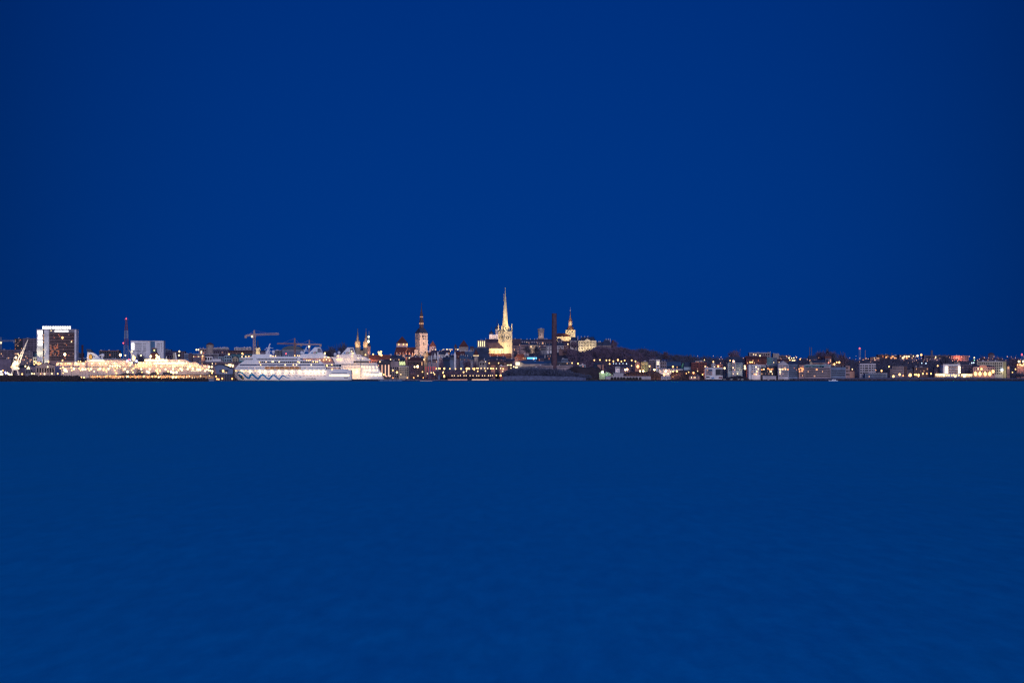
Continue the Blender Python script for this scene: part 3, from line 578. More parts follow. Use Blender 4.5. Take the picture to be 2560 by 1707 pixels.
# ------------------------------------------------------------------ landmarks, left to right
# hotel tower
t = T('hotel_tower', 'tall white slab hotel with dark ribbon windows and glowing roof sign', 'hotel', A, 1040, 3050)
t.box('wall', WALL['white'], 898, 1402, 470, None, .4, 16)
t.box('side_fin', WALL['white'], 680, 790, 470, None, -1, 15); t.box('side_fin', WALL['white'], 815, 897, 475, None, -1, 15)
t.box('stair_recess', WALL['dark'], 790.5, 814.5, 478, None, 2, 14)
t.box('top_panel', WALL['grey'], 900, 1370, 475, 522, -.1, .39)
MB().box(t.x(676), t.x(1406), -1.3, 16.3, t.z(470)+.003, t.z(464)).build('roof', ROOF['pale'], t.o)
t.box('end_fin', WALL['white'], 1372, 1404, 475, None, -1, .39)
nf = 19; zt, zb_ = 528, 1040
RIB = mat('hotel_ribbon_glass', (.018,.014,.026), rough=.4, spec=.1); RIBW = mat('hotel_spandrel', (.30,.19,.19))
t.box('facade_panel', RIBW, 902, 1370, 524, None, .05, .39)
for k in range(nf):
    a = zt+(zb_-zt)*k/nf; rb = t.box('ribbon_window', RIB, 906, 1366, a, a+18, -.12, .04)
    for q in range(22):
        x = 915+q*20.5
        pr = .05+(.5 if 8 <= k <= 15 and q < 9 else 0)+(.12 if k < 2 and 4 < q < 9 else 0)
        if R.random() < pr: put('window_pane', win_mesh(1.5, 1.3, R.choice([GL_ORG, GL_ORG, GL_DIM])), rb, (t.x(x), -.06, t.z(a+9)))
for x, y, r_ in ((1150, 618, 1.9), (1315, 692, 1.0), (942, 490, .8)): t.bulb(x, y, -.9, B_WARM if r_ > 1 else B_WHITE, r_*.8, name='lit_room')
SIGN = em('sign_white_light', (1,.96,.90), 2.6)
for x0_, x1_ in ((782,826),(830,868),(872,908),(912,950),(966,1006),(1010,1050),(1054,1088),(1094,1134),(1138,1178),(1182,1222),(1226,1264),(1268,1306)):
    t.box('roof_sign_letter', SIGN, x0_, x1_-7, 408, 458, -.6, 0)
t.box('sign_frame', STEEL, 782, 1306, 459, 463.5, -.4, -.1)
for x0_, x1_ in ((1008,1034),(1038,1062),(1066,1090),(1094,1118),(1122,1150),(1164,1192),(1196,1222),(1226,1254)): t.box('facade_sign_letter', SIGN, x0_, x1_, 482, 514, -.6, -.11)
for y0_, y1_, a, b in ((488,520,692,780),(524,556,700,780),(562,600,712,770),(604,652,702,778),(680,690,695,790),(702,722,705,775),(728,760,700,778)): t.box('fin_sign_letter', SIGN, a, b, y0_, y1_, -1.6, -1.02)
for y in (560, 605, 640, 695, 832, 975): t.box('lit_landing', GL_WARM, 791, 814, y, y+14, 1.2, 2)
spot(t.o, (t.x(745), -14, t.z(1050)), (t.x(745), -1, t.z(850)), 9000, (1,.93,.45), 60); spot(t.o, (t.x(745), -9, t.z(985)), (t.x(745), -1, t.z(880)), 3600, (1,.93,.5), 80)
spot(t.o, (t.x(845), -8, t.z(1110)), (t.x(845), -1, t.z(1040)), 2500, (1,.9,.45), 80)
# radio mast
t = T('radio_mast', 'tall red and white lattice radio mast with red warning lights', 'radio mast', B, 263, 3300)
LR, LWH = mat('mast_red', (.27,.10,.13)), mat('mast_white', (.34,.36,.42))
def lattice(par, name, m, x, w0, z0, w1, z1, th=.28, n=6):
    mb = MB()
    for k in range(n):
        a = z0+(z1-z0)*k/n; b = z0+(z1-z0)*(k+1)/n; wa = w0+(w1-w0)*k/n; wb = w0+(w1-w0)*(k+1)/n
        cs = [(-1,-1),(1,-1),(1,1),(-1,1)]
        for i, (p, q) in enumerate(cs):
            p2, q2 = cs[(i+1) % 4]
            mb.tube((x+p*wa, q*wa, a), (x+p*wb, q*wb, b), th, 4); mb.tube((x+p*wa, q*wa, a), (x+p2*wb, q2*wb, b), th*.6, 4); mb.tube((x+p*wb, q*wb, b), (x+p2*wb, q2*wb, b), th*.6, 4)
    return mb.build(name, m, par)
zz = [0]+[t.z(y) for y in (760, 640, 490, 380, 285)]
lattice(t.o, 'lattice_base', LWH, 0, 5.2, zz[0], 3.2, zz[1], .4); lattice(t.o, 'lattice_leg', LR, 0, 3.2, zz[1], 2.6, zz[2], .35, 3)
lattice(t.o, 'lattice_section', LWH, 0, 2.6, zz[2], 2.3, zz[3], .42, 4); lattice(t.o, 'lattice_section', LR, 0, 2.2, zz[3], 1.4, zz[4], .38, 4); lattice(t.o, 'lattice_section', LR, 0, 1.4, zz[4], .8, zz[5], .35, 4)
MB().box(-3.6, 3.6, -.6, .6, zz[5]-.4, zz[5]+.1).tube((0,0,zz[5]), (0,0,t.z(222)), .22).build('antenna', LR, t.o)
put('warning_light', bulb_mesh(B_RED, 1.0), t.o, (0, -1, t.z(270))); put('warning_light', bulb_mesh(B_RED, 1.1), t.o, (t.x(215), -3.4, t.z(718)))
# white office slab
t = T('office_block', 'long white flat-roofed office block with blue glass bay and vertical sign', 'office block', B, 648, 3250)
t.box('wall', WALL['white'], 345, 948, 678, None, 0, 16); MB().box(t.x(343), t.x(950), -.3, 16.3, t.z(677.9), t.z(672)).build('roof', ROOF['pale'], t.o)
t.box('glass_bay', mat('blue_curtain_glass', (.06,.15,.28), rough=.4, spec=.15), 706, 790, 682, None, -.5, .2)
for k in range(5):
    y = 722+k*35; t.box('ribbon_window', GL_GREY, 372, 545, y, y+11, -.1, .3)
    for x in [580+q*20 for q in range(3)]+[826+q*20 for q in range(3)]+[912]: put('window', win_mesh(1.1, 1.2, GL_DARK), t.o, (t.x(x), 0, t.z(y+7)))
for k in range(4): t.box('sign_letter', SIGN, 360, 408, 722+k*30, 747+k*30, -.9, -.1)
# harbour cranes
def portal_crane(V, base, tip, Y, label, s=1.0, lights=()):
    CM = mat('crane_cream_paint', (.70,.62,.56), rough=.5)
    t = T('harbour_crane', label, 'crane', V, base[0], Y)
    bx, bz = 0, t.z(base[1]); tx, tz = t.x(tip[0]), t.z(tip[1])
    mb = MB()
    for p in (-1, 1):
        for q in (-1, 1): mb.tube((p*7*s, q*4*s, 0), (p*3.4*s, q*2.6*s, bz-7*s), .8*s, 5, .6*s)
    mb.box(-4.4*s, 4.4*s, -3.6*s, 3.6*s, bz-7*s, bz-5.8*s).build('portal', CM, t.o)
    c = MB().prism([(-5*s,bz-5.7*s),(5.2*s,bz-5.7*s),(4*s,bz+1*s),(1*s,bz+5*s),(-1.6*s,bz+6*s),(-4.8*s,bz)], -2.6*s, 2.6*s).build('cab', CM, t.o)
    MB().box(1.4*s, 4.2*s, -2.75*s, -2.55*s, bz-1.5*s, bz+.2*s).build('cab_window', GL_WARM, c)
    mb = MB(); dx, dz = tx-3*s, tz-bz; L_ = math.hypot(dx, dz); nx, nz = -dz/L_, dx/L_; n = 9
    for q in (-1, 1):
        for sg in (-1, 1): mb.tube((3*s+nx*2.4*s*sg, q*1.4*s, bz+nz*2.4*s*sg), (tx, q*.4*s, tz), .85*s, 4, .5*s)
        for k in range(n):
            f, g_ = k/n, (k+1)/n; w, w2 = 2.4*s*(1-f), 2.4*s*(1-g_); sg = 1 if k % 2 else -1
            mb.tube((3*s+dx*f+nx*w*sg, q*1.2*s*(1-f), bz+dz*f+nz*w*sg), (3*s+dx*g_-nx*w2*sg, q*1.2*s*(1-g_), bz+dz*g_-nz*w2*sg), .6*s, 4)
    mb.build('boom', CM, t.o)
    MB().tube((-4*s, 0, bz+1*s), (-2*s, 0, bz+11*s), .5*s).tube((-2*s, 0, bz+11*s), (3*s+dx*.35, 0, bz+dz*.35), .25*s).build('mast', CM, t.o)
    for x, y, mm, r in lights: t.bulb(x, y, -4*s, mm, r, name='work_lamp')
    return t
t = portal_crane(Q, (545, 900), (1000, -20), 2960, 'large portal crane with floodlit lattice boom leaning right', 1.0,
    [(590,620,B_WHITE,1.7),(690,535,B_WARM,.9),(520,850,B_WHITE,2.1),(490,900,B_WHITE,1.6),(640,830,B_WHITE,2.2),(560,760,B_WHITE,1.3),(565,995,B_WHITE,1.3),(680,1010,B_WHITE,1.3),(430,960,B_WARM,1)])
plight(t.o, (t.x(640), -9, t.z(780)), 5000, (1,.85,.55), 1); spot(t.o, (t.x(560), -16, t.z(900)), (t.x(860), 0, t.z(300)), 60000, (1,.82,.52), 60); plight(t.o, (t.x(560), -9, t.z(1150)), 1600, (1,.8,.7), 1)
t = portal_crane(M, (800, 620), (630, 290), 3010, 'small cream portal crane behind the ferries, boom leaning left', .62,
    [(740,355,B_WHITE,1.2),(800,520,B_WHITE,1.3),(820,620,B_WHITE,1.9),(780,600,B_WARM,1.4),(850,560,B_WARM,1.2)])
plight(t.o, (t.x(800), -8, t.z(560)), 1800, (1,.8,.5), 1)
# tower cranes
CR_O = mat('crane_orange', (.30,.15,.12), rough=.6); CR_W = mat('crane_pale', (.42,.30,.30), rough=.6); CR_B = mat('crane_blue_grey', (.14,.17,.26), rough=.6)
def tower_crane(V, mx, top, jibL, jibR, Y, m, label, lampat=None, w=1.2, wj=1.0):
    t = T('tower_crane', label, 'crane', V, mx, Y)
    hj = t.z((jibL[1]+jibR[1])/2)
    lattice(t.o, 'mast', m, 0, w, 0, w, hj, .42*w, 14)
    lattice(t.o, 'tower_peak', m, 0, w, hj, .4, t.z(top), .4*w, 4)
    for nm, (ex, ey) in (('jib', jibR), ('counter_jib', jibL)):
        ex, ez = t.x(ex), t.z(ey); mb = MB(); n = 12
        for q in (-1, 1):
            mb.tube((0, q*wj, hj), (ex, q*wj, ez), .42*wj, 4)
            for k in range(n):
                f, g_ = k/n, (k+1)/n
                mb.tube((ex*f, q*wj, hj+(ez-hj)*f), (ex*(f+g_)/2, 0, hj+(ez-hj)*f+1.9*wj), .26, 4); mb.tube((ex*(f+g_)/2, 0, hj+(ez-hj)*f+1.9*wj), (ex*g_, q*wj, hj+(ez-hj)*g_), .26, 4)
        mb.tube((0, 0, hj+1.9*wj), (ex*.97, 0, ez+1.9*wj), .4*wj, 4).build(nm, m, t.o)
        MB().tube((0, 0, t.z(top)), (ex*.7, 0, hj+(ez-hj)*.7+1.6), .12, 3).build('tie_cable', m, t.o)
    ct = jibL if abs(jibL[0]-mx) < abs(jibR[0]-mx) else jibR
    ex, ez = t.x(ct[0]), t.z(ct[1]); MB().box(ex-2*math.copysign(1, -ex) if False else ex-1.6, ex+1.6, -1.3, 1.3, ez-2.6, ez+1.6).build('counterweight', m, t.o)
    MB().box(.9, 2.6, -1.5, 0, hj-2.6, hj-.4).build('operator_cab', m, t.o)
    if lampat: t.bulb(lampat[0], lampat[1], -2, B_WHITE, 1.4, name='work_lamp')
    return t
tower_crane(C, 557, 335, (400,448), (1012,414), 3100, CR_W, 'tallest tower crane, its long jib pointing right above the cruise ship', (518,450), 1.5, 1.3)
tower_crane(C, 1300, 482, (975,588), (1420,600), 3250, CR_O, 'orange tower crane in the middle, jib pointing left', None, 1.1)
tower_crane(C, 1568, 515, (1330,606), (1775,606), 3200, CR_W, 'pale tower crane just left of the white ship funnel', (1562,636), 1.0)
tower_crane(A, 18, 610, (-300,690), (262,684), 3400, CR_B, 'blue-grey tower crane cut by the left picture edge', (22,712), 1.1)
# factory chimneys
def stack(V, xc, r0, r1, top, Y, m, label, bands=(), cat='chimney'):
    t = T('factory_chimney', label, cat, V, xc, Y); h = t.z(top)
    MB().lathe(0, 0, [(r0, 0), (r1, h-2.2), (r1*1.09, h-2), (r1*1.09, h-.1), (r1*.8, h), (r1*.8, h-1)], 20).build('shaft', m, t.o)
    for y in bands:
        z = t.z(y); r = r0+(r1-r0)*z/h; MB().lathe(0, 0, [(r+.02, z-.5), (r*1.06, z-.4), (r*1.06, z+.4), (r+.02, z+.5)], 20).build('band', m, t.o)
    return t
stack(F, 1240, 4.8, 3.5, 503, 3020, mat('chimney_brick', (.12,.072,.10), rough=.9, scale=.3, tex=1.0), 'tall dark red brick factory chimney standing near the shore', (545, 680))
stack(A, 1514, 1.6, 1.5, 752, 3100, mat('dark_chimney', (.10,.045,.06)), 'thin dark red chimney behind the sail-shaped ferry funnel')
stack(I, 1847, .75, .6, 252, 3900, WALL['mauve'], 'left one of the two thin twin chimneys'); stack(I, 1890, .75, .6, 252, 3905, WALL['mauve'], 'right one of the two thin twin chimneys')
t = stack(K, 266, 2.4, 2.1, 324, 4100, WALL['mauve'], 'short square-looking mauve chimney on the right skyline')
stack(J, 932, .8, .6, 322, 4000, WALL['pink'], 'thin pale chimney right of the red-lit mast'); stack(J, 1534, .9, .7, 382, 4200, WALL['grey'], 'short grey chimney pot above the right tree line')
t = T('radio_mast', 'slim twin-pole mast with red beacon on the right skyline', 'radio mast', J, 808, 4000)
MB().tube((t.x(795),0,0), (t.x(795),0,t.z(300)), .45).tube((t.x(826),0,0), (t.x(826),0,t.z(265)), .45).box(t.x(795), t.x(826), -.3, .3, t.z(310), t.z(303)).build('pole', LWH, t.o)
put('beacon', bulb_mesh(B_RED, 1.5), t.o, (t.x(803), -1, t.z(278)))
t = T('radio_mast', 'short mast with red beacon at the right picture edge', 'radio mast', K, 2318, 3900)
MB().tube((-2,0,0), (-1,0,t.z(440)), .4).tube((2.4,0,0), (1.6,0,t.z(440)), .4).box(-2.4, 2.4, -.4, .4, t.z(450), t.z(440)).build('pole', LWH, t.o); put('beacon', bulb_mesh(B_RED, 1.6), t.o, (t.x(2302), -1, t.z(418)))
# round water towers
def round_tower(V, x0, x1, wt, apex, Y, wall, roof, label, n=20, oh=.6, dome_=False, name='water_tower', cat='tower'):
    xc = (x0+x1)/2; t = T(name, label, cat, V, xc, Y); r = t.x(x1); h = t.z(wt); a = t.z(apex)
    w = MB().lathe(0, 0, [(r, 0), (r*.97, h)], n).build('wall', WALL[wall], t.o)
    pr = [(r+oh, h), (r*.9, h+(a-h)*.4), (r*.5, h+(a-h)*.8), (.2, a)] if dome_ else [(r+oh, h), (.15, a)]
    MB().lathe(0, 0, pr, n).build('roof', ROOF[roof], t.o)
    return t, r, h
t, r, h = round_tower(B, 1733, 1868, 752, 706, 3500, 'stone', 'plum', 'round brown stone tower with low domed roof left of the cranes', dome_=True)
MB().lathe(0, 0, [(r+.05, h-2.6), (r+.35, h-2.2), (r+.35, h-.02), (r, h-.01)], 20).build('cornice', WALL['stone'], t.o)
t, r, h = round_tower(K, 1538, 1682, 418, 372, 4000, 'mauve', 'plum', 'squat mauve tower with dark cap on the far right skyline', n=8, dome_=True)
# wall towers with red cones of the old town
def sq_tower(V, x0, x1, wt, apex, Y, wall, roof, label, rot=0, name='wall_tower', wins=0):
    xc = (x0+x1)/2; t = T(name, label, 'tower', V, xc, Y); w = t.x(x1); h = t.z(wt); a = t.z(apex)
    MB().box(-w, w, -w, w, 0, h).build('wall', WALL[wall], t.o)
    MB().add([(-w-.6,-w-.6,h),(w+.6,-w-.6,h),(w+.6,w+.6,h),(-w-.6,w+.6,h),(0,0,a)], [(0,1,4),(1,2,4),(2,3,4),(3,0,4),(3,2,1,0)]).build('roof', ROOF[roof], t.o)
    for k in range(wins): put('window', win_mesh(.7, 1.2, GL_DARK), t.o, (-w+2*w*(k+.5)/wins, -w, h-3))
    return t
sq_tower(E, 808, 926, 898, 795, 3350, 'mauve', 'tile', 'square wall tower with pyramid roof just right of the dark-spired church', wins=3)
sq_tower(E, 1338, 1503, 906, 780, 3380, 'stone', 'tile', 'large square wall tower with red pyramid roof left of the tallest church', wins=0)
sq_tower(O, 965, 1168, 545, 420, 3120, 'mauve', 'tile', 'low wall tower with red roof and three small windows among bare trees', wins=3)
sq_tower(E, 1250, 1300, 905, 850, 3420, 'mauve', 'plum', 'thin dark turret on the skyline between two red-roofed wall towers')
t = T('wall_tower', 'round stone tower with red cone roof over a lit gallery', 'tower', O, 1765, 3090)
r = t.x(1855); h0, h1, h2 = t.z(485), t.z(410), t.z(190)
MB().lathe(0, 0, [(r*.96, 0), (r*.96, h0), (r*1.08, h0+.5), (r*1.08, h1)], 20).build('wall', WALL['stone'], t.o)
MB().lathe(0, 0, [(r*1.25, h1), (.15, h2)], 20).build('roof', ROOF['tile'], t.o)
for k in range(7):
    a = math.pi*(1.08+k*.14); o = put('gallery_window', win_mesh(.7, 1.6, GL_YEL), t.o, (r*1.08*math.cos(a), r*1.08*math.sin(a), h0+2.6)); o.rotation_euler.z = a+math.pi/2
spot(t.o, (0, -14, h0-8), (0, -r, h0), 900, (1,.75,.45), 60)
# dark glass arch hall and the small church behind the cruise ship
t = T('arched_hall', 'broad dark hall with curved glass roof behind the cruise ship', 'hall', C, 1255, 3450)
t.poly('wall', WALL['slateblue'], [(1062,760),(1062,700),(1448,700),(1448,760)], 0, 30); MB().box(t.x(1062), t.x(1448), 0, 30, 0, t.z(760)).build('lower_wall', WALL['slateblue'], t.o)
t.poly('curved_roof', mat('arched_glass_roof', (.035,.06,.10), rough=.4), [(1055,699.9),(1075,668),(1120,642),(1180,624),(1255,616),(1330,624),(1390,642),(1432,668),(1455,699.9)], -1, 31)
t.box('eave_band', WALL['pale'], 1055, 1455, 700, 712, -1.2, -.01)
t = T('church', 'small floodlit church with thin dark spire beside the tallest crane', 'church', C, 615, 3500)
CH = mat('church_lime', (.62,.52,.36), var=.1)
t.box('tower', CH, 568, 662, 662, None, 0, 12)
for x in (572, 590, 640, 655): t.box('pinnacle', CH, x, x+9, 648, 661.9, 0, 1.2)
MB().lathe(t.x(615), 6, [(t.x(637), t.z(662)), (t.x(626), t.z(610)), (.9, t.z(560)), (.1, t.z(498))], 8).build('spire', ROOF['slate'], t.o)
for x in (580, 640): t.box('window', GL_DARK, x, x+10, 690, 730, -.1, .2)
for x in (560, 615, 668): spot(t.o, (t.x(x), -16, t.z(770)), (t.x(x), 0, t.z(700)), 3600, (1,.78,.40), 75)
# twin-spired church
def spire_church():
    t = T('church', 'church with two slender matching spires, lit from below', 'church', D, 1210, 3550)
    LM = mat('twin_tower_stone', (.46,.34,.24))
    for cx in (1113, 1318):
        x = t.x(cx); r = t.x(1185)-t.x(1113)
        w = MB().lathe(x, 6, [(r, 0), (r, t.z(540)), (r*.55, t.z(490))], 8, math.pi/8).build('tower', LM, t.o)
        MB().lathe(x, 6, [(r*.52, t.z(520)), (r*.26, t.z(360)), (.35, t.z(255)), (.25, t.z(205))], 8, math.pi/8).sphere((x,6,t.z(215)), .9).build('spire', mat('spire_copper', (.22,.17,.15)), t.o)
        for d in (-3.5, 0, 3.5): spot(t.o, (x+d, -12, t.z(700)), (x+d*.6, 0, t.z(600)), 11000, (1,.66,.34), 50)
        spot(t.o, (x, -9, t.z(560)), (x, 5, t.z(400)), 3200, (1,.72,.46), 40)
    MB().box(t.x(1085), t.x(1340), 8, 40, 0, t.z(745)).build('nave', LM, t.o)
    MB().prismx([(7, t.z(745)), (24, t.z(700)), (41, t.z(745))], t.x(1080), t.x(1345)).build('roof', ROOF['slate'], t.o)
spire_church()
t = T('town_hall_tower', 'slim pinkish town hall tower with green-lit lantern spire', 'tower', D, 1395, 3330)
r = t.x(1440)-t.x(1395)
MB().lathe(0, 0, [(r*.86, 0), (r*.86, t.z(740)), (r, t.z(700)), (r, t.z(645))], 8, math.pi/8).build('shaft', mat('town_hall_stone', (.45,.27,.24)), t.o)
MB().lathe(0, 0, [(r, t.z(645)+.01), (r*.8, t.z(610)), (r*.5, t.z(560)), (r*.35, t.z(540))], 12).build('lower_dome', ROOF['slate'], t.o)
MB().lathe(0, 0, [(r*.36, t.z(540)), (r*.36, t.z(505)), (r*.5, t.z(498)), (r*.4, t.z(470)), (r*.2, t.z(430)), (r*.28, t.z(420)), (r*.22, t.z(395)), (.4, t.z(370)), (.3, t.z(270)), (.1, t.z(266))], 10).build('lantern_spire', mat('spire_green', (.3,.36,.30)), t.o)
t.bulb(1385, 525, -r*.6, em('lantern_light', (.9,1,.6), 5), 1.7, name='spire_lamp'); t.bulb(1388, 410, -r*.5, em('lantern_light', (.9,1,.6), 5), 1.3, name='spire_lamp')
plight(t.o, (0, -5, t.z(540)), 200, (.9,1,.65)); spot(t.o, (-2, -12, t.z(900)), (0, -2, t.z(740)), 7000, (1,.55,.30), 55)
# church with baroque dark spire
t = T('church', 'white tower church with dark stepped spire and red-roofed nave', 'church', E, 636, 3330)
CW = mat('church_white_lime', (.52,.40,.37), var=.12); th = math.radians(32)
sb = (t.x(775)-t.x(548))/(math.cos(th)+math.sin(th)); hh = t.z(660)
cx0 = t.x(636)
def rot(pts, cx, cy, a): return [(cx+x*math.cos(a)-y*math.sin(a), cy+x*math.sin(a)+y*math.cos(a)) for x, y in pts]
def rbox(cx, cy, a, w0, w1, z0, z1):
    p = rot([(-w0,-w0),(w0,-w0),(w0,w0),(-w0,w0)], cx, cy, a); q = rot([(-w1,-w1),(w1,-w1),(w1,w1),(-w1,w1)], cx, cy, a)
    return [(x,y,z0) for x, y in p]+[(x,y,z1) for x, y in q], [(0,3,2,1),(4,5,6,7),(0,1,5,4),(1,2,6,5),(2,3,7,6),(3,0,4,7)]
tcx = t.x(661.5); cy = 12; hs = sb/2
MB().add(*rbox(tcx, cy, th, hs, hs, 0, hh)).build('tower', CW, t.o)
MB().add(*rbox(tcx, cy, th, hs+.3, hs+.3, t.z(773), t.z(765))).build('string_course', WALL['stone'], t.o)
MB().add(*rbox(tcx, cy, th, hs+.5, 4.0, hh, t.z(572))).build('tower_roof', ROOF['slate'], t.o)
k_ = t.x(708)-tcx-.4
sp = [(k_*.95, 572), (k_*.9, 512), (k_*.92, 508), (k_*.9, 468), (k_*1.02, 462), (k_*.95, 440), (k_*.72, 405), (k_*.62, 388), (k_*.62, 355), (k_*.72, 350), (k_*.55, 310), (k_*.34, 270), (k_*.2, 230), (.35, 160), (.15, 100)]
def faceput(ang, u, z, w, h, m, name, out=.05):
    """window on the rotated tower: ang picks the face, u runs along it"""
    a = th+ang; nx, ny = math.sin(a), -math.cos(a); o = put(name, win_mesh(w, h, m), t.o, (tcx+nx*(hs+out)+u*math.cos(a), cy+ny*(hs+out)+u*math.sin(a), z)); o.rotation_euler.z = a
    return o
MB().lathe(tcx, cy, [(r_, t.z(y)) for r_, y in sp], 8, math.pi/8).sphere((tcx, cy, t.z(142)), .8).build('spire', mat('dark_copper_spire', (.085,.055,.065)), t.o)
for y, rr in ((487, k_*.92), (368, k_*.64)):
    for q in range(8):
        a = math.pi/4*q; o = put('lantern_arch', win_mesh(rr*.4, 2.1 if y > 400 else 1.5, GL_WARM), t.o, (tcx+rr*.95*math.cos(a), cy+rr*.95*math.sin(a), t.z(y))); o.rotation_euler.z = a+math.pi/2
for u in (-2.6, 0, 2.6): faceput(0, u*1.05, t.z(720), 1.2, 4.0, GL_DARK, 'belfry_window')
for u in (-2.3, 0, 2.3): faceput(-math.pi/2, u, t.z(724), .8, 3.6, GL_ORG if False else WALL['stone'], 'belfry_window')
faceput(0, 0, t.z(852), 1.3, 4.4, GL_DARK, 'lancet_window')
for u in (-3.2, 3.2): faceput(0, u, t.z(842), .5, 7, WALL['stone'], 'blind_niche')
t.box('nave_wall', CW, 205, 545, 1012, None, 2, 26)
t.poly('nave_roof', ROOF['tile'], [(180,1042),(215,912),(556,912),(556,1042)], 6, 20)
MB().add([(t.x(180),-2,t.z(1042)),(t.x(556),-2,t.z(1042)),(t.x(556),6.1,t.z(912)),(t.x(213),6.1,t.z(912))], [(0,1,2,3)]).build('roof_slope', ROOF['tile'], t.o)
ct = MB().box(t.x(220), t.x(415), 4, 22, t.z(905), t.z(842)).build('choir_tower', CW, t.o)
xa, xb = t.x(212), t.x(422)
MB().add([(xa,3,t.z(842)),(xb,3,t.z(842)),(xb,23,t.z(842)),(xa,23,t.z(842)),((xa+xb)/2,13,t.z(712))], [(0,1,4),(1,2,4),(2,3,4),(3,0,4),(3,2,1,0)]).build('choir_roof', ROOF['tile'], ct)
for x in (262, 345, 407): t.bulb(x, 860, 3.2, B_WARM, .85, parent=ct, name='wall_lamp')
for x in (230, 290, 345, 400, 455, 510):
    t.box('buttress', CW, x-5, x+5, 1000, None, -3.4, 2); spot(t.o, (t.x(x+22), -9, t.z(1062)), (t.x(x+22), 2, t.z(985)), 1500, (1,.42,.14), 120)
t.box('sacristy', CW, 545, 600, 960, None, -6, 0); spot(t.o, (t.x(570), -16, t.z(1060)), (t.x(570), -6, t.z(1000)), 2600, (1,.72,.35), 90)
spot(t.o, (tcx-26, cy-15, t.z(1040)), (tcx-6, cy-3, t.z(850)), 190000, (1,.68,.32), 80)
spot(t.o, (tcx+8, cy-32, t.z(1075)), (tcx+3, cy-8, t.z(880)), 130000, (1,.66,.38), 80)
# orthodox cathedral behind
t = T('cathedral', 'white onion-domed cathedral glimpsed left of the tallest spire', 'cathedral', F, 335, 3700)
OW = mat('cathedral_white', (.6,.48,.46), var=.1)
t.box('wall', OW, 258, 470, 835, None, 0, 30); t.box('cornice', WALL['white'], 256, 472, 826, 834.9, -.5, 30.5)
for cx, rw, b0, d0, mid, ap in ((290, 30, 834, 806, 775, 703), (378, 31, 826, 742, 700, 588), (440, 28, 826, 790, 760, 700)):
    x = t.x(cx); r = t.x(cx+rw)-x; zt_ = t.z(d0)
    MB().lathe(x, 10, [(r, t.z(b0)), (r, zt_)], 14).build('drum', OW, t.o)
    MB().lathe(x, 10, [(r*1.02, zt_+.01), (r*1.12, zt_+(t.z(mid)-zt_)*.35), (r*.9, zt_+(t.z(mid)-zt_)*.8), (r*.35, t.z(mid)), (.5, t.z(mid)+2.6), (.25, t.z(ap)), (.1, t.z(ap)+.2)], 14).build('onion_dome', ROOF['slate'], t.o)
    for q in range(3): put('drum_window', win_mesh(.8, 2.8, GL_DARK), t.o, (x-r*.6+q*r*.6, 10-r*(.82 if q != 1 else 1.0), (t.z(b0)+zt_)/2))
for x in (268, 300, 335, 368, 400): spot(t.o, (t.x(x), -9, t.z(905)), (t.x(x), 4, t.z(830)), 2600, (1,.78,.58), 80)
spot(t.o, (t.x(375), -12, t.z(840)), (t.x(378), 8, t.z(770)), 3000, (1,.62,.42), 50); spot(t.o, (t.x(290), -10, t.z(850)), (t.x(290), 8, t.z(810)), 1500, (1,.66,.46), 60)
# tallest church
t = T('church', 'tallest church, its needle spire floodlit yellow above a square tower', 'church', F, 497, 3210)
OL = mat('spire_church_lime', (.62,.52,.37), var=.08); th = math.radians(40)
tcx = t.x(500); sb = (t.x(605)-t.x(395))/(math.cos(th)+math.sin(th)); hs = sb/2; cy = 14; hh = t.z(768)
MB().add(*rbox(tcx, cy, th, hs, hs, 0, hh)).build('tower', OL, t.o)
MB().add(*rbox(tcx, cy, th, hs+.5, hs+.5, hh+.01, hh+1.2)).build('tower_cornice', ROOF['slate'], t.o)
SPM = mat('pale_green_spire', (.46,.40,.29), rough=.6, var=.15, scale=.25)
rr = hs*1.02
MB().lathe(tcx, cy, [(rr*1.05, hh+1.2), (rr*.66, t.z(690)), (rr*.56, t.z(640)), (rr*.36, t.z(430)), (rr*.2, t.z(290)), (.5, t.z(165)), (.3, t.z(125))], 8, math.pi/8).build('spire', SPM, t.o)
MB().sphere((tcx, cy, t.z(120)), 1.0).tube((tcx, cy, t.z(118)), (tcx, cy, t.z(106)), .25).build('spire_ball', SPM, t.o)
for k in range(3): MB().box(t.x(472), t.x(481), cy-.6, cy+.6, t.z(308)+k*4.3, t.z(308)+k*4.3+2.6).build('antenna', STEEL, t.o)
MB().tube((t.x(476), cy, t.z(315)), (t.x(476), cy, t.z(238)), .25).build('antenna_pole', STEEL, t.o)
for p in ((-1,-1),(1,-1),(1,1),(-1,1)):
    (px_, py_), = rot([(p[0]*hs*.95, p[1]*hs*.95)], tcx, cy, th); MB().lathe(px_, py_, [(1.4, hh+1.2), (1.3, t.z(730)), (.2, t.z(652))], 6).build('corner_pinnacle', SPM, t.o)
for k in range(8):
    a = math.pi/8+k*math.pi/4; MB().lathe(tcx+rr*.78*math.cos(a), cy+rr*.78*math.sin(a), [(1.7, hh+1.2), (1.1, t.z(725)), (.15, t.z(682))], 4, a).build('spire_gable', SPM, t.o)
for ang in (0, -math.pi/2):
    for u in (-3.6, 0, 3.6):
        faceput(ang, u, t.z(865), 1.3, 4.4, GL_DARK, 'belfry_window'); faceput(ang, u, t.z(812), .9, 2.2, WALL['cream'], 'blind_niche')
faceput(0, 1.5, t.z(990), .9, 2.2, GL_DARK, 'slit_window'); faceput(0, -2.5, t.z(990), .9, 2.2, GL_DARK, 'slit_window')
t.box('nave_wall', OL, 232, 470, 1030, None, 4, 22)
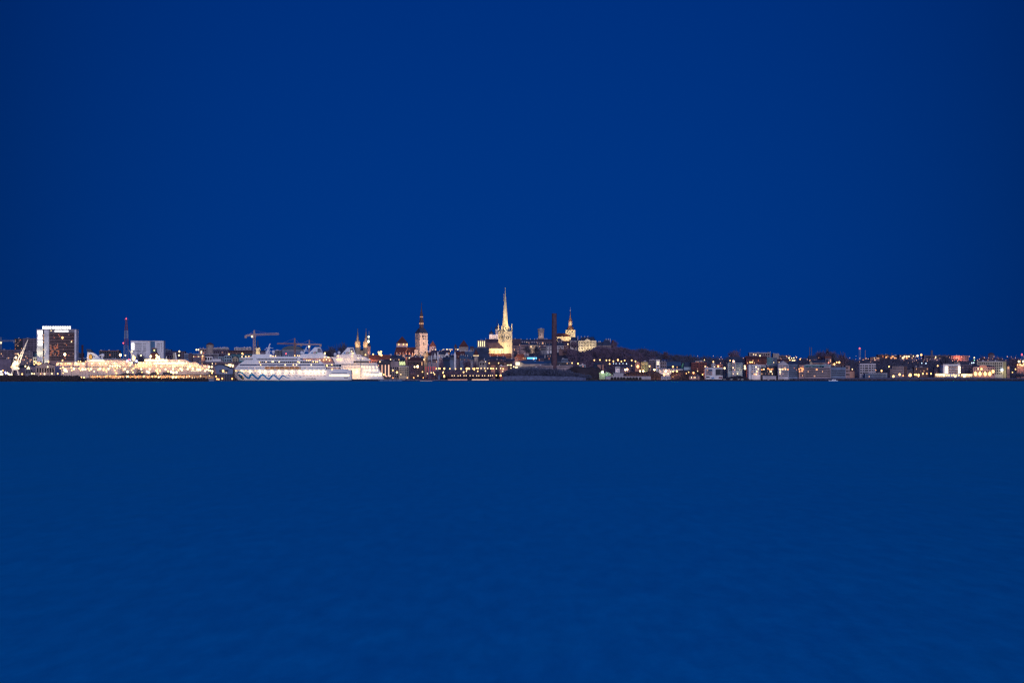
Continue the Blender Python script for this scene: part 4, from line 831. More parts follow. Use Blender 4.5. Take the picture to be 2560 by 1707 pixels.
MB().add([(t.x(228),3,t.z(1031)),(t.x(480),3,t.z(1031)),(t.x(440),14,t.z(942)),(t.x(200),14,t.z(942)),(t.x(228),25,t.z(1031)),(t.x(480),25,t.z(1031))], [(0,1,2,3),(4,3,2,5),(0,3,4),(1,5,2)]).build('nave_roof', ROOF['plum'], t.o)
for x in (268, 333, 392, 450): t.box('lancet_window', GL_DARK, x-4, x+4, 1062, 1104, 3.8, 4.2)
MB().add([(t.x(235),-8,t.z(1165)),(t.x(600),-8,t.z(1165)),(t.x(585),4.5,t.z(1106)),(t.x(240),4.5,t.z(1106))], [(0,1,2,3)]).build('aisle_roof', ROOF['tile'], t.o)
MB().box(t.x(240), t.x(596), -7, 4, 0, t.z(1162)).build('aisle_wall', WALL['brown'], t.o)
for x in (245, 300, 362, 420, 470): spot(t.o, (t.x(x), -12, t.z(1108)), (t.x(x), 4, t.z(1060)), 9000, (1,.58,.20), 100)
spot(t.o, (t.x(540), -34, t.z(1120)), (tcx+3, cy-8, t.z(960)), 95000, (1,.77,.42), 75); spot(t.o, (t.x(430), -34, t.z(1120)), (tcx-4, cy-8, t.z(900)), 78000, (1,.75,.40), 75)
spot(t.o, (tcx+4, cy-16, hh-6), (tcx, cy-4, t.z(620)), 60000, (1,.76,.34), 50); spot(t.o, (tcx-18, cy-14, hh-8), (tcx-2, cy, t.z(560)), 60000, (1,.72,.34), 60)
spot(t.o, (tcx+17, cy-16, hh-8), (tcx+1, cy, t.z(480)), 90000, (1,.76,.38), 50); spot(t.o, (tcx-4, cy-26, hh-10), (tcx, cy, t.z(260)), 150000, (1,.74,.45), 30)
# stone keep on the hill
t = T('castle_tower', 'tall pale stone keep with battlements on the hill', 'tower', F, 1040, 3760)
r = t.x(1087)
MB().lathe(0, 0, [(r*.93, 0), (r*.93, t.z(790)), (r*1.04, t.z(775)), (r*1.04, t.z(745))], 16).build('wall', mat('keep_stone', (.30,.24,.24)), t.o)
for k in range(12):
    a = math.pi*2*k/12; MB().box(-.9, .9, -.4, .4, 0, 1.6).build('merlon', WALL['stone'], t.o, (r*1.0*math.cos(a), r*1.0*math.sin(a), t.z(745))).rotation_euler.z = a+math.pi/2
MB().lathe(0, 2, [(2.6, t.z(745)), (2.4, t.z(726)), (.3, t.z(720))], 8).build('cap_turret', WALL['pale'], t.o)
put('slit_window', win_mesh(.8, 2, GL_DARK), t.o, (t.x(1034), -r*.93, t.z(828)))
for x in (1004, 1078): spot(t.o, (t.x(x), -16, t.z(910)), (t.x(x), -4, t.z(840)), 7000, (1,.72,.5), 50)
# dome church on the hill
t = T('church', 'white baroque church with bulbous bronze dome and lantern spire on the hill', 'church', G, 490, 3640)
DW = mat('dome_church_white', (.6,.48,.32), var=.08)
a, b = t.x(405), t.x(583); cy = (b-a)/2
MB().box(a, b, 0, b-a, 0, t.z(572)).build('tower', DW, t.o); MB().box(a-.6, b+.6, -.6, b-a+.6, t.z(571.9), t.z(560)).build('tower_cornice', DW, t.o)
BZ = mat('bronze_roof', (.20,.10,.07), rough=.6); R1 = t.x(552)-t.x(489)
xc = (a+b)/2
MB().lathe(xc, cy, [(R1, t.z(559.9)), (R1*1.04, t.z(535)), (R1*.95, t.z(515)), (R1*.62, t.z(495)), (R1*.5, t.z(480)), (R1*.52, t.z(470))], 12).build('dome', BZ, t.o)
MB().lathe(xc, cy, [(R1*.56, t.z(470)), (R1*.5, t.z(465)), (R1*.5, t.z(408)), (R1*.6, t.z(400)), (R1*.58, t.z(385)), (R1*.36, t.z(352)), (R1*.4, t.z(345)), (R1*.2, t.z(318)), (.8, t.z(270)), (.4, t.z(200)), (.2, t.z(140))], 8, math.pi/8).build('lantern_spire', BZ, t.o)
for q in range(8):
    an = math.pi/4*q; o = put('lantern_arch', win_mesh(1.6, 5.6, DW), t.o, (xc+R1*.48*math.cos(an), cy+R1*.48*math.sin(an), t.z(437))); o.rotation_euler.z = an+math.pi/2
MB().sphere((xc, cy, t.z(190)), 1.0).tube((xc, cy, t.z(190)), (xc, cy, t.z(138)), .3).build('weather_vane', WALL['white'], t.o)
put('clock', win_mesh(2.6, 2.6, GL_DARK), t.o, (t.x(527), 0, t.z(588))); put('clock', win_mesh(1.8, 2.2, GL_DARK), t.o, (t.x(437), 0, t.z(588)))
for x in (500, 556): put('belfry_window', win_mesh(1.2, 3.4, WALL['yellow']), t.o, (t.x(x), 0, t.z(622)))
t.box('nave_wall', DW, 240, 500, 682, None, -8, 12); MB().add([(t.x(236),-9,t.z(684)),(t.x(500),-9,t.z(684)),(t.x(420),2,t.z(620)),(t.x(250),2,t.z(620)),(t.x(236),13,t.z(684)),(t.x(500),13,t.z(684))], [(0,1,2,3),(4,3,2,5),(0,3,4),(1,5,2)]).build('nave_roof', ROOF['tile'], t.o)
for x in (260, 330, 400, 470): spot(t.o, (t.x(x), -22, t.z(765)), (t.x(x), -8, t.z(710)), 8000, (1,.75,.36), 100)
spot(t.o, (t.x(510), -24, t.z(740)), (t.x(510), 0, t.z(640)), 70000, (1,.82,.48), 80); spot(t.o, (t.x(440), -20, t.z(700)), (t.x(480), 0, t.z(600)), 20000, (1,.78,.40), 80)
spot(t.o, (xc+6, -10, t.z(600)), (xc, cy, t.z(500)), 4200, (1,.7,.36), 70); spot(t.o, (xc-8, cy-14, t.z(500)), (xc, cy, t.z(430)), 9000, (1,.66,.42), 60)
# government house with columns
t = bld(G, 642, 976, 762, 935, 3560, 'long cream classical house with lit columns and pediment on the hill edge', 'cream', 'slate', 'hip', 688, (11, 3, .08, .04), 0, (635, 700, 765, 822), 22, 'government_house', 'mansion', fw=.45, fh=.72, dark=GL_DARK)
cw = t.x(976)-t.x(642)
for k in range(6): MB().lathe(t.x(742+k*27), -1.4, [(.85, t.z(935)), (.75, t.z(775)), (1.0, t.z(770))], 8).build('column', WALL['cream'], t.o)
t.poly('pediment', WALL['cream'], [(735,769.5),(812,722),(890,769.5)], -2.4, -.4); t.box('cornice', WALL['cream'], 640, 978, 758, 768, -.8, -.05)
for x in (665, 715, 770, 825, 880, 935): spot(t.o, (t.x(x), -14, t.z(950)), (t.x(x), 0, t.z(860)), 6500, (1,.84,.52), 90)
bld(G, 490, 641, 764, 880, 3575, 'plain pale wing left of the columned government house', 'pale', 'slate', 'hip', 690, (7, 3), .02, (), 20)
# long low fort by the water
t = T('sea_fort', 'long low pale fort with a row of dark arches on the right shore', 'fort', G, 1570, 2845)
t.box('wall', WALL['pale'], 1150, 1992, 1422, 1482, 0, 14); MB().box(t.x(1150), t.x(1992), .02, 14, -1, t.z(1482)-.01).build('footing', WALL['grey'], t.o)
t.box('upper_block', WALL['pale'], 1300, 1482, 1366, 1421.9, .5, 13); MB().box(t.x(1296), t.x(1486), 0, 13.5, t.z(1365.9), t.z(1358)).build('upper_roof', ROOF['metal'], t.o)
MB().box(t.x(1146), t.x(1300), -.3, 14.3, t.z(1421.9), t.z(1416)).box(t.x(1482), t.x(1996), -.3, 14.3, t.z(1421.9), t.z(1416)).build('roof', ROOF['plum'], t.o)
for x in (1268, 1326, 1385, 1443, 1500, 1560, 1614, 1672, 1730, 1796):
    w = 2.1; zc = t.z(1462)
    MB().prism([(-w,-2)]+[(-w*math.cos(k*math.pi/8), w*math.sin(k*math.pi/8)) for k in range(9)]+[(w,-2)], -.1, .4).build('arch_opening', GL_DARK, t.o, (t.x(x), 0, zc))
bld(G, 1700, 1800, 1175, 1305, 3000, 'small chapel-like gabled house with glowing orange front', 'salmon', 'slate', 'gf', 1145, None, 0, (), 12, 'chapel', 'chapel')
o = lamp(G, 1752, 1240, 2990, 'bright orange lamp before the gabled chapel front', B_ORG, 2.4, 5000, (1,.5,.2))
# big gabled hall near the chimney
t = T('boat_hall', 'low wide hall with blue roof and glowing gable left of the brick chimney', 'hall', P, 1500, 2980)
t.poly('wall', mat('hall_wall', (.42,.33,.28)), [(1000,830),(1000,632),(1080,616),(1170,650),(1360,738),(2060,738),(2060,800),(1360,830)], 0, 1.2)
MB().add([(t.x(1000),-.4,t.z(630)),(t.x(1080),-.4,t.z(612)),(t.x(1365),-.4,t.z(734)),(t.x(2064),-.4,t.z(734)),(t.x(2064),26,t.z(640)),(t.x(1500),26,t.z(600)),(t.x(1080),26,t.z(612))], [(1,2,5,6),(2,3,4,5)]).build('roof', ROOF['metal'], t.o)
MB().box(t.x(1005), t.x(2058), 1.3, 25, -1, t.z(760)).build('rear_wall', WALL['grey'], t.o)
t.box('lit_gable_door', em('lit_gate', (1,.92,.62), 1.6), 1015, 1165, 665, 770, -.3, -.05); spot(t.o, (t.x(1085), -12, t.z(830)), (t.x(1085), 0, t.z(700)), 3800, (1,.95,.6), 80)
t = bld(P, 1430, 1800, 480, 620, 3080, 'dark low block topped by a glowing blue sign band', 'navy', 'metal', 'flat')
t.box('blue_sign', em('sign_blue_light', (.12,.50,1), 2.2), 1436, 1732, 492, 545, -.6, -.05); t.box('blue_sign', em('sign_blue_light', (.12,.50,1), 2.2), 1750, 1796, 492, 545, -.6, -.05); t.bulb(1680, 545, -1.5, B_WHITE, .9, name='wall_lamp')
t.box('blue_light_strip', em('strip_blue_light', (.05,.30,1), 1.6), 1630, 1760, 618, 632, -.6, -.05); plight(t.o, (t.x(1620), -6, t.z(590)), 900, (.15,.4,1), 1); plight(t.o, (t.x(1800), -12, t.z(640)), 700, (.15,.4,1), 1)
# ferry pier gallery
t = T('pier_gallery', 'long covered quay gallery with lit columns and four humped dark roofs', 'pier', M, 1800, 2740)
GC = mat('gallery_lit_stone', (.50,.36,.26))
t.box('floor', WALL['grey'], -880, 3760, 1345, None, 0, 14); t.box('back_wall', GC, -880, 3700, 1215, 1344.9, 11, 12)
t.poly('roof', ROOF['dark'], [(-890,1230),(-890,1215),(-200,1212),(260,1195),(480,1135),(620,1150),(760,1200),(850,1180),(905,1125),(1060,1122),(1210,1190),(1400,1180),(1480,1108),(1610,1106),(1670,1190),(1720,1205),(1860,1180),(1870,1110),(2010,1092),(2180,1170),(2420,1205),(2980,1175),(3780,1185),(3780,1215),(2980,1205),(2420,1222),(1700,1222),(850,1222)], -1, 13)
for k in range(82):
    x = -860+k*56.5+R.uniform(-7, 7); t.box('column', GC, x, x+R.choice([9, 14, 22]), 1214, 1344.9, 0, .8)
for k in range(17):
    x = -800+k*270
    plight(t.o, (t.x(x), 5, t.z(1245)), 2600 if k < 14 else 500, (1,.55,.25), .6)
for k in range(46):
    x = -870+k*98+R.uniform(-30, 30)
    if R.random() < .75: t.bulb(x, R.uniform(1225, 1330), R.uniform(1, 4), R.choice([B_SM, B_SM, B_WARM]), R.uniform(.55, 1.15), name='gallery_lamp')
for x, y in ((1730,1310),(2240,1310),(580,1280),(2360,1310),(2380,1110)): t.bulb(x, y, -1.5, B_WHITE, 1.6, name='gallery_lamp')
t = T('terminal_hall', 'terminal hall with dark wave-shaped roof in front of the ship bow', 'terminal', Nv, 1880, 2790)
t.poly('wall', WALL['slateblue'], [(1570,1250),(1570,965),(1640,925),(1740,905),(1860,918),(2000,970),(2120,1020),(2240,1055),(2240,1250)], 0, 1)
MB().prism([(t.x(x), t.z(y)) for x, y in [(1530,950),(1640,905),(1740,888),(1860,898),(2000,950),(2130,1010),(2260,1050),(2260,1066),(2120,1030),(2000,975),(1860,920),(1740,908),(1640,925),(1545,970)]], -1.5, 20).build('wave_roof', ROOF['dark'], t.o)
MB().box(t.x(1560), t.x(2240), 1.2, 18, -1, t.z(1080)).build('rear_wall', WALL['dark'], t.o)  # dark colour stands for the shade of the open undercroft
for x, y in ((1625,1335),(1660,1430),(1850,1415),(1720,1440),(2215,1420),(1950,1190),(2010,1195)): t.bulb(x, y, -1.2, B_ORG if y > 1200 else B_SM, 1.0 if y > 1200 else .5, name='wall_lamp')
plight(t.o, (t.x(1850), -4, t.z(1400)), 500, (1,.45,.2))
t.poly('entrance_recess', WALL['dark'], [(1740,1180),(1740,1095),(2060,1095),(2060,1180)], -.3, -.02); t.bulb(1885, 1135, -1.5, B_WARM, 1.5, name='wall_lamp')
t.poly('end_stay', WALL['salmon'], [(1510,950),(1545,955),(1640,1240),(1590,1240)], -1.8, -1.55)
for k in range(11): t.box('pier_post', WALL['slateblue'], 1560+k*62, 1568+k*62, 1250, None, -.6, .6)
# red-lit mast posts on the promenade
for i, x in enumerate((745, 788, 832, 876, 912)):
    t = T('light_column', 'glowing red light column, %s of five from the left, among the park trees' % ORD[i], 'light column', E, x, 2960, group='red light columns in the park')
    MB().lathe(0, 0, [(.12, 0), (.15, t.z(1370)), (.75, t.z(1256))], 8).build('glowing_shaft', em('red_tube_light', (1,.07,.12), .45), t.o); MB().lathe(0, 0, [(.7, 0), (.7, .8), (.3, 1)], 8).build('foot', STEEL, t.o)
# ------------------------------------------------------------------ buildings: (crop, x0, x1, eave, base, depth Y, label, wall, roof, type, ridge, windows, lit share, chimneys, house depth)
ap = dict(name='apartment_block', cat='apartment block'); of = dict(name='office_block', cat='office block'); wh = dict(name='warehouse', cat='warehouse')
ROWS = [
 (A,265,418,640,900,3520,'dark office slab with a few orange windows at the far left','dark','dark','flat',None,(6,9,.03,.06),.22,(),16,of),
 (A,420,676,635,950,3500,'mauve grid-fronted office slab between the crane boom and the hotel','mauve','slate','flat',None,(9,9,.03,.05),.02,(),16,of),
 (A,-60,440,845,1060,3350,'long beige apartment block behind the portal crane','mauve','slate','flat',None,(18,5,.05,.05),.12,(),14,ap),
 (A,400,602,880,1170,3200,'taller beige apartment block right of the crane boom','beige','slate','flat',None,(7,9,.03,.04),.14,(),14,ap),
 (A,585,680,905,1090,3260,'teal glass block tucked against the white hotel','teal','dark','flat',None,(3,4),.1,(),12,of),
 (A,-60,205,1018,1300,2990,'huge dark shed with purple walls at the left picture edge','mauve','dark','flat',None,None,0,(),30,wh),
 (A,205,470,1170,1300,3010,'dark low shed behind the legs of the portal crane','mauve','dark','gs',1120,None,0,(),20,wh),
 (A,470,560,1198,1300,2940,'little grey harbour kiosk with bright lamps on its roof','grey','pale','flat',None,(3,1),0,(),8,dict(name='kiosk',cat='kiosk')),
 (A,548,655,1150,1300,2960,'dark-roofed gabled shed left of the brown warehouse','mauve','slate','gs',1095,None,0,(),14,wh),
 (A,655,1012,1130,1296,2900,'old brown stone warehouse with low gable and tall arched panels','stone','plum','gf',1088,(7,1,.1,.1),0,(),18,wh),
 (A,610,722,982,1120,3060,'small white block with a bright yellow light column','white','pale','flat',None,(3,2),.1,(),10,{}),
 (A,920,1030,1065,1200,3080,'dark terminal block below the hotel facade','dgrey','dark','flat',None,None,0,(),14,of),
 (A,1405,1520,905,1040,3700,'distant dark blue block right of the hotel','navy','dark','flat',None,(4,3),.05,(),14,ap),
 (A,1410,1990,1000,1100,3300,'long low pale terminal roof behind the first ferry','slateblue','pale','flat',None,(14,2),.05,(),20,of),
 (A,1820,2180,862,1010,3150,'dark terminal block with an orange-lit roof edge','dgrey','orange','flat',None,(8,3),.06,(),18,of),
 (A,1880,2500,1010,1100,3120,'long pale gallery roof behind the radio mast foot','grey','pale','flat',None,(18,1),.1,(),12,of),
 (B,860,1082,842,960,3700,'dark stepped block right of the white office slab','slateblue','dark','flat',None,(7,3),.04,(),14,ap),
 (B,1060,1340,880,1010,3600,'low plum-roofed block left of the lamps above the second ferry','mauve','plum','gs',862,(9,3),.05,(),14,ap),
 (B,880,1230,930,1060,3350,'broad dark roof with one skylight behind the ferries','mauve','plum','gs',890,(8,2),.03,(),18,wh),
 (B,1120,1165,905,1010,3300,'narrow cream lift tower behind the second ferry','cream','pale','flat',None,None,0,(),6,dict(name='lift_tower',cat='tower')),
 (B,1330,1610,918,1000,3500,'long low grey roof with pale attic row','slateblue','pale','flat',None,(16,2),.05,(),14,ap),
 (B,1400,1470,930,1060,3240,'small plum-roofed house left of the balcony lights','mauve','plum','hip',905,(2,3),.05,(),10,{}),
 (B,1455,1640,950,1050,3250,'dark building with a string of bright balcony lights','mauve','slate','flat',None,(12,1,.02,.72),1,(),12,ap),
 (B,1600,1735,822,940,3700,'pinkish flat-roofed block with two tall chimneys left of the round stone tower','pink','pale','flat',None,(4,2),.05,(1613,1672),14,ap),
 (B,1868,2138,806,900,3720,'pale block with many black loggias right of the round stone tower','pale','pale','flat',None,(11,2,.02,.3),.02,(1985,2035,2060),14,ap),
 (B,1735,2135,862,960,3600,'plum-roofed row below the round stone tower','mauve','plum','gs',838,(10,2),.05,(),14,{}),
 (B,1640,1700,950,1040,3190,'warm-lit porch bay beside a white gabled house','salmon','pale','flat',None,(2,1),1,(),8,{}),
 (B,1702,1845,960,1050,3200,'white gabled house behind the second ferry','white','plum','gs',938,(3,1),0,(),12,{}),
 (B,1560,1960,925,960,3420,'long snow-pale flat roof behind the white gabled house','grey','pale','flat',None,(14,1),.05,(),14,ap),
 (B,1955,2195,965,1062,3150,'blue-white two-storey house with dark hipped roof','blue','plum','hip',930,(6,2),.02,(),12,{}),
 (B,1850,2000,1015,1060,3100,'low white annex left of the blue-white house','white','pale','flat',None,None,0,(),10,{}),
 (B,1440,2352,1068,1120,3040,'very long grey terminal gallery with pale columns','mauve','slate','flat',None,(40,1,.1,.05),.18,(),14,of),
 (B,1330,1780,1112,1180,2985,'pink-lit terminal building under a flat roof, left of the wave-roofed hall','salmon','orange','flat',None,(16,1),.35,(),20,of),
 (C,70,545,718,790,3450,'long reddish-brown tiled roof left of the tallest crane','brown','tile','gs',700,(14,2),.02,(),16,wh),
 (C,130,505,790,850,3300,'dark green-walled market hall under the long brown roof','teal','green','gs',770,(12,1),.1,(),16,wh),
 (C,188,500,656,740,3800,'distant pale block with dark loggias left of the cranes','pale','pale','flat',None,(11,2,.02,.2),.02,(230,365),14,ap),
 (C,-10,80,660,740,3750,'end of a pale block just right of the plum-roofed row','pale','plum','flat',None,(3,2),.05,(5,),14,ap),
 (C,5,140,800,920,3120,'blue-white gabled house left of the cruise ship bridge','blue','slate','gf',785,(3,2),.02,(),12,{}),
 (C,150,260,850,930,3090,'small brown house with cream gable behind the ship bow','cream','brown' if False else 'plum','gf',815,(2,2),.05,(),10,{}),
 (C,380,520,812,900,3060,'orange-lit pavilion behind the cruise ship bridge','salmon','orange','flat',None,(5,1),.7,(),10,{}),
 (C,925,1052,708,800,3350,'dull pale block left of the arched hall','grey','pale','flat',None,(4,2),.02,(),14,ap),
 (C,660,780,730,800,3400,'dark hipped roof behind the ship mast','mauve','slate','hip',700,None,0,(),14,{}),
 (D,270,560,800,900,3500,'dark roof behind the two cruise ship funnels','mauve','plum','gs',770,(6,1),.05,(470,),14,{}),
 (D,1395,1935,975,1110,3250,'long red tiled roof glowing in floodlight right of the slim tower','salmon','orange','gs',850,(12,1),.2,(1910,),22,{}),
 (D,1612,1908,1005,1440,2985,'dark office block with four tall vertical light strips','dgrey','dark','flat',None,None,0,(),18,of),
 (D,1909,2132,1012,1440,3000,'mauve-grey office block right of the vertical light strips','beige','dark','flat',None,(4,4,.3,.06),.05,(),18,of),
 (D,1925,2160,930,1020,3120,'dark roofed house with stepped roofline and little chimneys','mauve','slate','gs',860,(5,1),.2,(1935,2090,2120),14,{}),
 (D,1700,1935,1000,1040,3160,'low dark roof below the glowing red tiles','mauve','plum','gs',960,None,0,(),12,{}),
 (E,264,446,1256,1440,2975,'cream modern block with black square windows','cream','pale','flat',None,(5,5,.06,.08),.03,(),16,of),
 (E,205,272,1150,1260,3005,'dark rooftop block left of the glowing patterned screen','dgrey','dark','flat',None,None,0,(),12,of),
 (E,415,700,1150,1260,3100,'wide brownish-red hipped roof right of the patterned screen','brown','tile','hip',1088,(10,1),.05,(470,560,640),20,{}),
 (E,240,372,1112,1160,3080,'small dark blue gabled roof with white edge left of the white tower church','navy','metal','gf',1055,(3,1),.1,(),12,{}),
 (E,118,245,1120,1170,3130,'low blue-black roof near the left foot of the church nave','mauve','slate','gs',1048,(4,1),.1,(),12,{}),
 (E,380,470,1075,1150,3150,'slate-roofed house with orange-lit wall under the church nave','salmon','slate','gs',1048,(3,1),.5,(375,465),12,{}),
 (E,480,640,1118,1180,3120,'steep dark roof with white ridge lines below the white tower','mauve','slate','gf',1048,(3,1),.05,(),12,{}),
 (E,640,700,1105,1160,3140,'tiny blue-roofed house below the white tower','slateblue','metal','gs',1068,(2,1),.1,(650,),10,{}),
 (E,686,770,1060,1160,3170,'cream gabled house glowing orange at the foot of the white tower','cream','tile','gf',990,(2,2),.2,(),12,{}),
 (O,0,102,432,620,3075,'white house with red tiled roof left of the tall white gables','white','tile','gs',300,(4,2),.03,(20,),14,{}),
 (O,108,152,430,630,3065,'narrow white stepped fire wall','white','pale','flat',None,None,0,(),12,dict(name='fire_wall',cat='wall')),
 (O,172,345,552,640,3050,'tallest white triangular gable with dark attic windows','white','slate','gf',300,(2,3,-.9,.1),.0,(),16,{}),
 (O,346,382,300,640,3048,'thin white fire wall beside the tallest white gable','white','pale','flat',None,None,0,(),14,dict(name='fire_wall',cat='wall')),
 (O,150,342,604,700,3030,'low house with dark red roof in front of the tallest white gable','beige','tile','gs',562,(5,1),.3,(),8,{}),
 (O,384,604,378,470,3110,'white house with slate roof between two white gables','white','slate','gs',262,(8,1),.15,(425,495),14,{}),
 (O,600,800,442,520,3100,'broad white gable with one dark arched window','white','slate','gf',302,(1,1,-.5,.1),0,(),16,{}),
 (O,392,530,560,640,3060,'pinkish gabled house half hidden by bare trees','pink','slate','gf',478,(3,1),.0,(),12,{}),
 (O,440,800,300,400,3200,'wide plum roof under the row of bright hilltop lamps','mauve','plum','gs',225,(8,1),.05,(),16,{}),
 (O,100,470,330,420,3230,'long plum tiled roof behind the tallest white gable','mauve','plum','gs',240,(6,1),.05,(),16,{}),
 (O,0,110,640,700,3020,'low pale wall house at the park edge','beige','plum','gs',600,(4,1),.2,(),8,{}),
 (O,540,790,560,640,3070,'dark blue roof among trees below the broad white gable','navy','slate','gs',470,(6,1),.1,(),14,{}),
 (O,790,960,500,600,3095,'dark roof with blue-white dormers beside the low wall tower','slateblue','slate','gs',400,(5,1),.1,(870,930),14,{}),
 (O,955,1030,380,460,3090,'needle-thin white gable before a wide red roof','white','tile','gf',255,None,0,(),12,{}),
 (O,1030,1340,420,520,3150,'wide dark red roof below the large wall tower','brown','tile','gs',262,(6,1),.05,(1200,),16,{}),
 (O,1170,1330,520,620,3105,'blue slate house with two white chimneys, nearest the low wall tower','slateblue','metal','gs',405,(6,1),.25,(1215,1290),14,{}),
 (O,1240,1480,400,480,3180,'tall blue slate roof below the large wall tower','navy','metal','gs',262,(6,1),.1,(1355,1400,1470),14,{}),
 (O,1330,1520,540,620,3110,'blue slate house with a row of white dormers','slateblue','metal','gs',440,(7,1),.3,(1365,1450),14,{}),
 (O,1480,1680,450,560,3140,'steep blue roof left of the round gallery tower','navy','metal','gs',260,(6,1),.1,(1520,1575),14,{}),
 (O,1500,1680,560,640,3100,'small pale house left of the round gallery tower','pale','metal','gs',490,(5,1),.1,(1590,),10,{}),
 (O,1545,1678,165,260,3350,'little stone-walled house with plum roof beside the large wall tower','stone','plum','gs',80,(2,1),0,(),12,{}),
 (O,1700,2230,560,640,3150,'enormous steep slate roof left of the tallest church','mauve','slate','gs',125,(12,1),.02,(),30,dict(name='old_hall',cat='hall')),
 (O,1870,2092,660,800,3040,'ruined stone wall house beside the round gallery tower','stone','plum','gf',595,(2,1),0,(),10,{}),
 (O,2094,2160,610,790,3045,'narrow pale house with tall white chimney','pale','metal','gs',560,(2,3),.1,(2070,),10,{}),
 (F,80,205,912,1010,3420,'pale castle wing with tall bright light slits left of the tallest church','cream','plum','flat',None,(4,1,.05,.05),.9,(133,),16,dict(name='castle_wing',cat='castle',fw=.3,fh=.9,lits=[GL_YEL])),
 (F,205,395,950,1010,3500,'plum castle roof in front of the onion domes','mauve','plum','gs',888,(6,1),.05,(205,),16,{}),
 (P,-10,585,635,800,3030,'brown flat barrack with dark hipped roof below the tallest church','brown','plum','hip',570,(12,2),.0,(330,),16,{}),
 (P,40,650,560,600,3090,'blue-black roofs with pale ridge line under the church aisle','mauve','slate','gs',455,(10,1),.15,(75,350,560),14,{}),
 (P,585,905,660,800,3050,'dark brown house right of the flat barrack','brown','plum','gs',600,(6,1),.02,(),14,{}),
 (P,588,662,695,800,3020,'slim salmon-fronted house with one lit tall window','salmon','plum','flat',None,(1,1),.0,(),8,{}),
 (P,110,262,790,900,2960,'low salmon pavilion behind the pier lamps','salmon','orange','flat',None,(4,1),.1,(),10,{}),
 (P,430,722,815,955,2955,'salmon harbour house with blue-white lamps on its terrace','salmon','pale','flat',None,(5,2,.1,.3),.0,(),12,{}),
 (P,600,980,600,660,3110,'dark cluster roof left of the orange-lit roof','mauve','slate','gs',545,(8,1),.2,(860,),14,{}),
 (P,975,1105,500,560,3190,'small glowing orange house below the steep orange roof','salmon','orange','gf',450,(3,1),.5,(),10,{}),
 (P,1060,1330,480,560,3230,'steep orange-lit tiled roof right of the tallest church','brown','orange','gs',368,(5,1),.1,(1335,1395,1470),14,{}),
 (P,1300,1500,470,580,3240,'plum roof with a row of slim chimneys','brown','plum','gs',400,(5,1),.1,(1320,1360,1400,1440,1480),14,{}),
 (P,890,1145,62,360,3400,'reddish old town house standing right behind the tallest church','pink','plum','gs',-60,(5,3),.02,(),14,{}),
 (P,1185,1530,32,255,3480,'long pink house with small windows on the hillside','pink','slate','hip',-65,(8,2),.05,(1260,1345),16,{}),
 (P,1525,1845,38,250,3490,'long cream house adjoining the long pink one on the hillside','cream','slate','hip',-60,(9,2),.1,(1620,1700,1780),16,{}),
 (P,1880,2165,140,260,3440,'grey-green villa with plum roof and one lit window','grey','plum','hip',75,(6,1),.15,(2100,),12,{}),
 (P,1840,2190,50,120,3560,'pale attic row behind the grey-green villa','pale','plum','gs',0,(10,1),.1,(1900,1975,2045,2110),12,{}),
 (P,2165,2235,70,260,3450,'narrow white house right of the grey-green villa','white','slate','gs',-20,(1,3),0,(),12,{}),
 (P,2270,2345,60,270,3455,'narrow white house touching the brick chimney','white','slate','gs',-20,(1,3),0,(),12,{}),
 (P,2040,2320,380,600,3200,'dark workshop with one pale roof line left of the brick chimney','navy','metal','flat',None,(6,2),.15,(),14,wh),
 (P,1860,2050,520,640,3150,'dim row house with reddish lit door','mauve','slate','gs',440,(5,1),.3,(2095,),12,{}),
 (P,1740,2380,700,740,3060,'long blue metal shed roof running behind the brick chimney','slateblue','metal','gs',640,None,0,(),20,wh),
 (P,1300,1860,880,905,2935,'row of low blue-white sheds at the top of the scrub bank','slateblue','metal','flat',None,(12,1),.1,(),8,wh),
 (P,1740,2390,790,890,2950,'long grey shed with a sawtooth row of small openings','beige','slate','flat',None,(24,1,.3,.3),.0,(),12,wh),
 (F,1290,1345,905,960,3560,'dark roof peeping out left of the keep and chimney','mauve','slate','gs',880,(2,1),.1,(),12,{}),
 (F,720,960,925,980,3600,'dark ridge roofs with tiny chimneys above the long pink house','mauve','slate','gs',895,(8,1),.25,(740,830,880,945),14,{}),
 (F,960,1200,925,980,3600,'plum ridge roofs below the stone keep','mauve','plum','gs',890,(8,1),.2,(985,1100,1130),14,{}),
 (F,600,730,960,1000,3560,'tall dark ridge just right of the tallest church tower','mauve','plum','gs',885,(4,1),.1,(650,),14,{}),
 (G,244,365,850,950,3480,'pale lilac house just right of the brick chimney','pale','slate','gs',790,(4,2),.05,(270,322),14,{}),
 (G,366,436,846,950,3490,'pinkish house beside the pale lilac house','pink','plum','gs',780,(2,2),.05,(),14,{}),
 (G,278,348,955,1010,3420,'left one of two brown gable roofs in front of the lilac house','brown','tile','gf',888,None,0,(),12,{}),
 (G,350,440,955,1010,3424,'right one of two brown gable roofs in front of the lilac house','brown','tile','gf',868,None,0,(),12,{}),
 (G,330,446,1100,1160,3150,'blue-grey flat workshop right of the brick chimney foot','slateblue','metal','flat',None,(5,1),.1,(),12,wh),
 (G,236,545,1165,1200,3060,'low dark depot with pale roof edge','dgrey','metal','flat',None,(10,1),.1,(),14,wh),
 (G,236,540,1222,1275,2950,'grey shed with zigzag white graffiti-like wall band','beige','slate','flat',None,(12,1,.3,.3),0,(),12,wh),
 (G,480,650,790,840,3600,'dark lower roof below the dome church nave','brown','plum','gs',740,(6,1),.05,(),14,{}),
 (G,240,500,800,850,3580,'reddish roofs under the glowing church nave','brown','tile','gs',760,(8,1),.15,(265,300,345),14,{}),
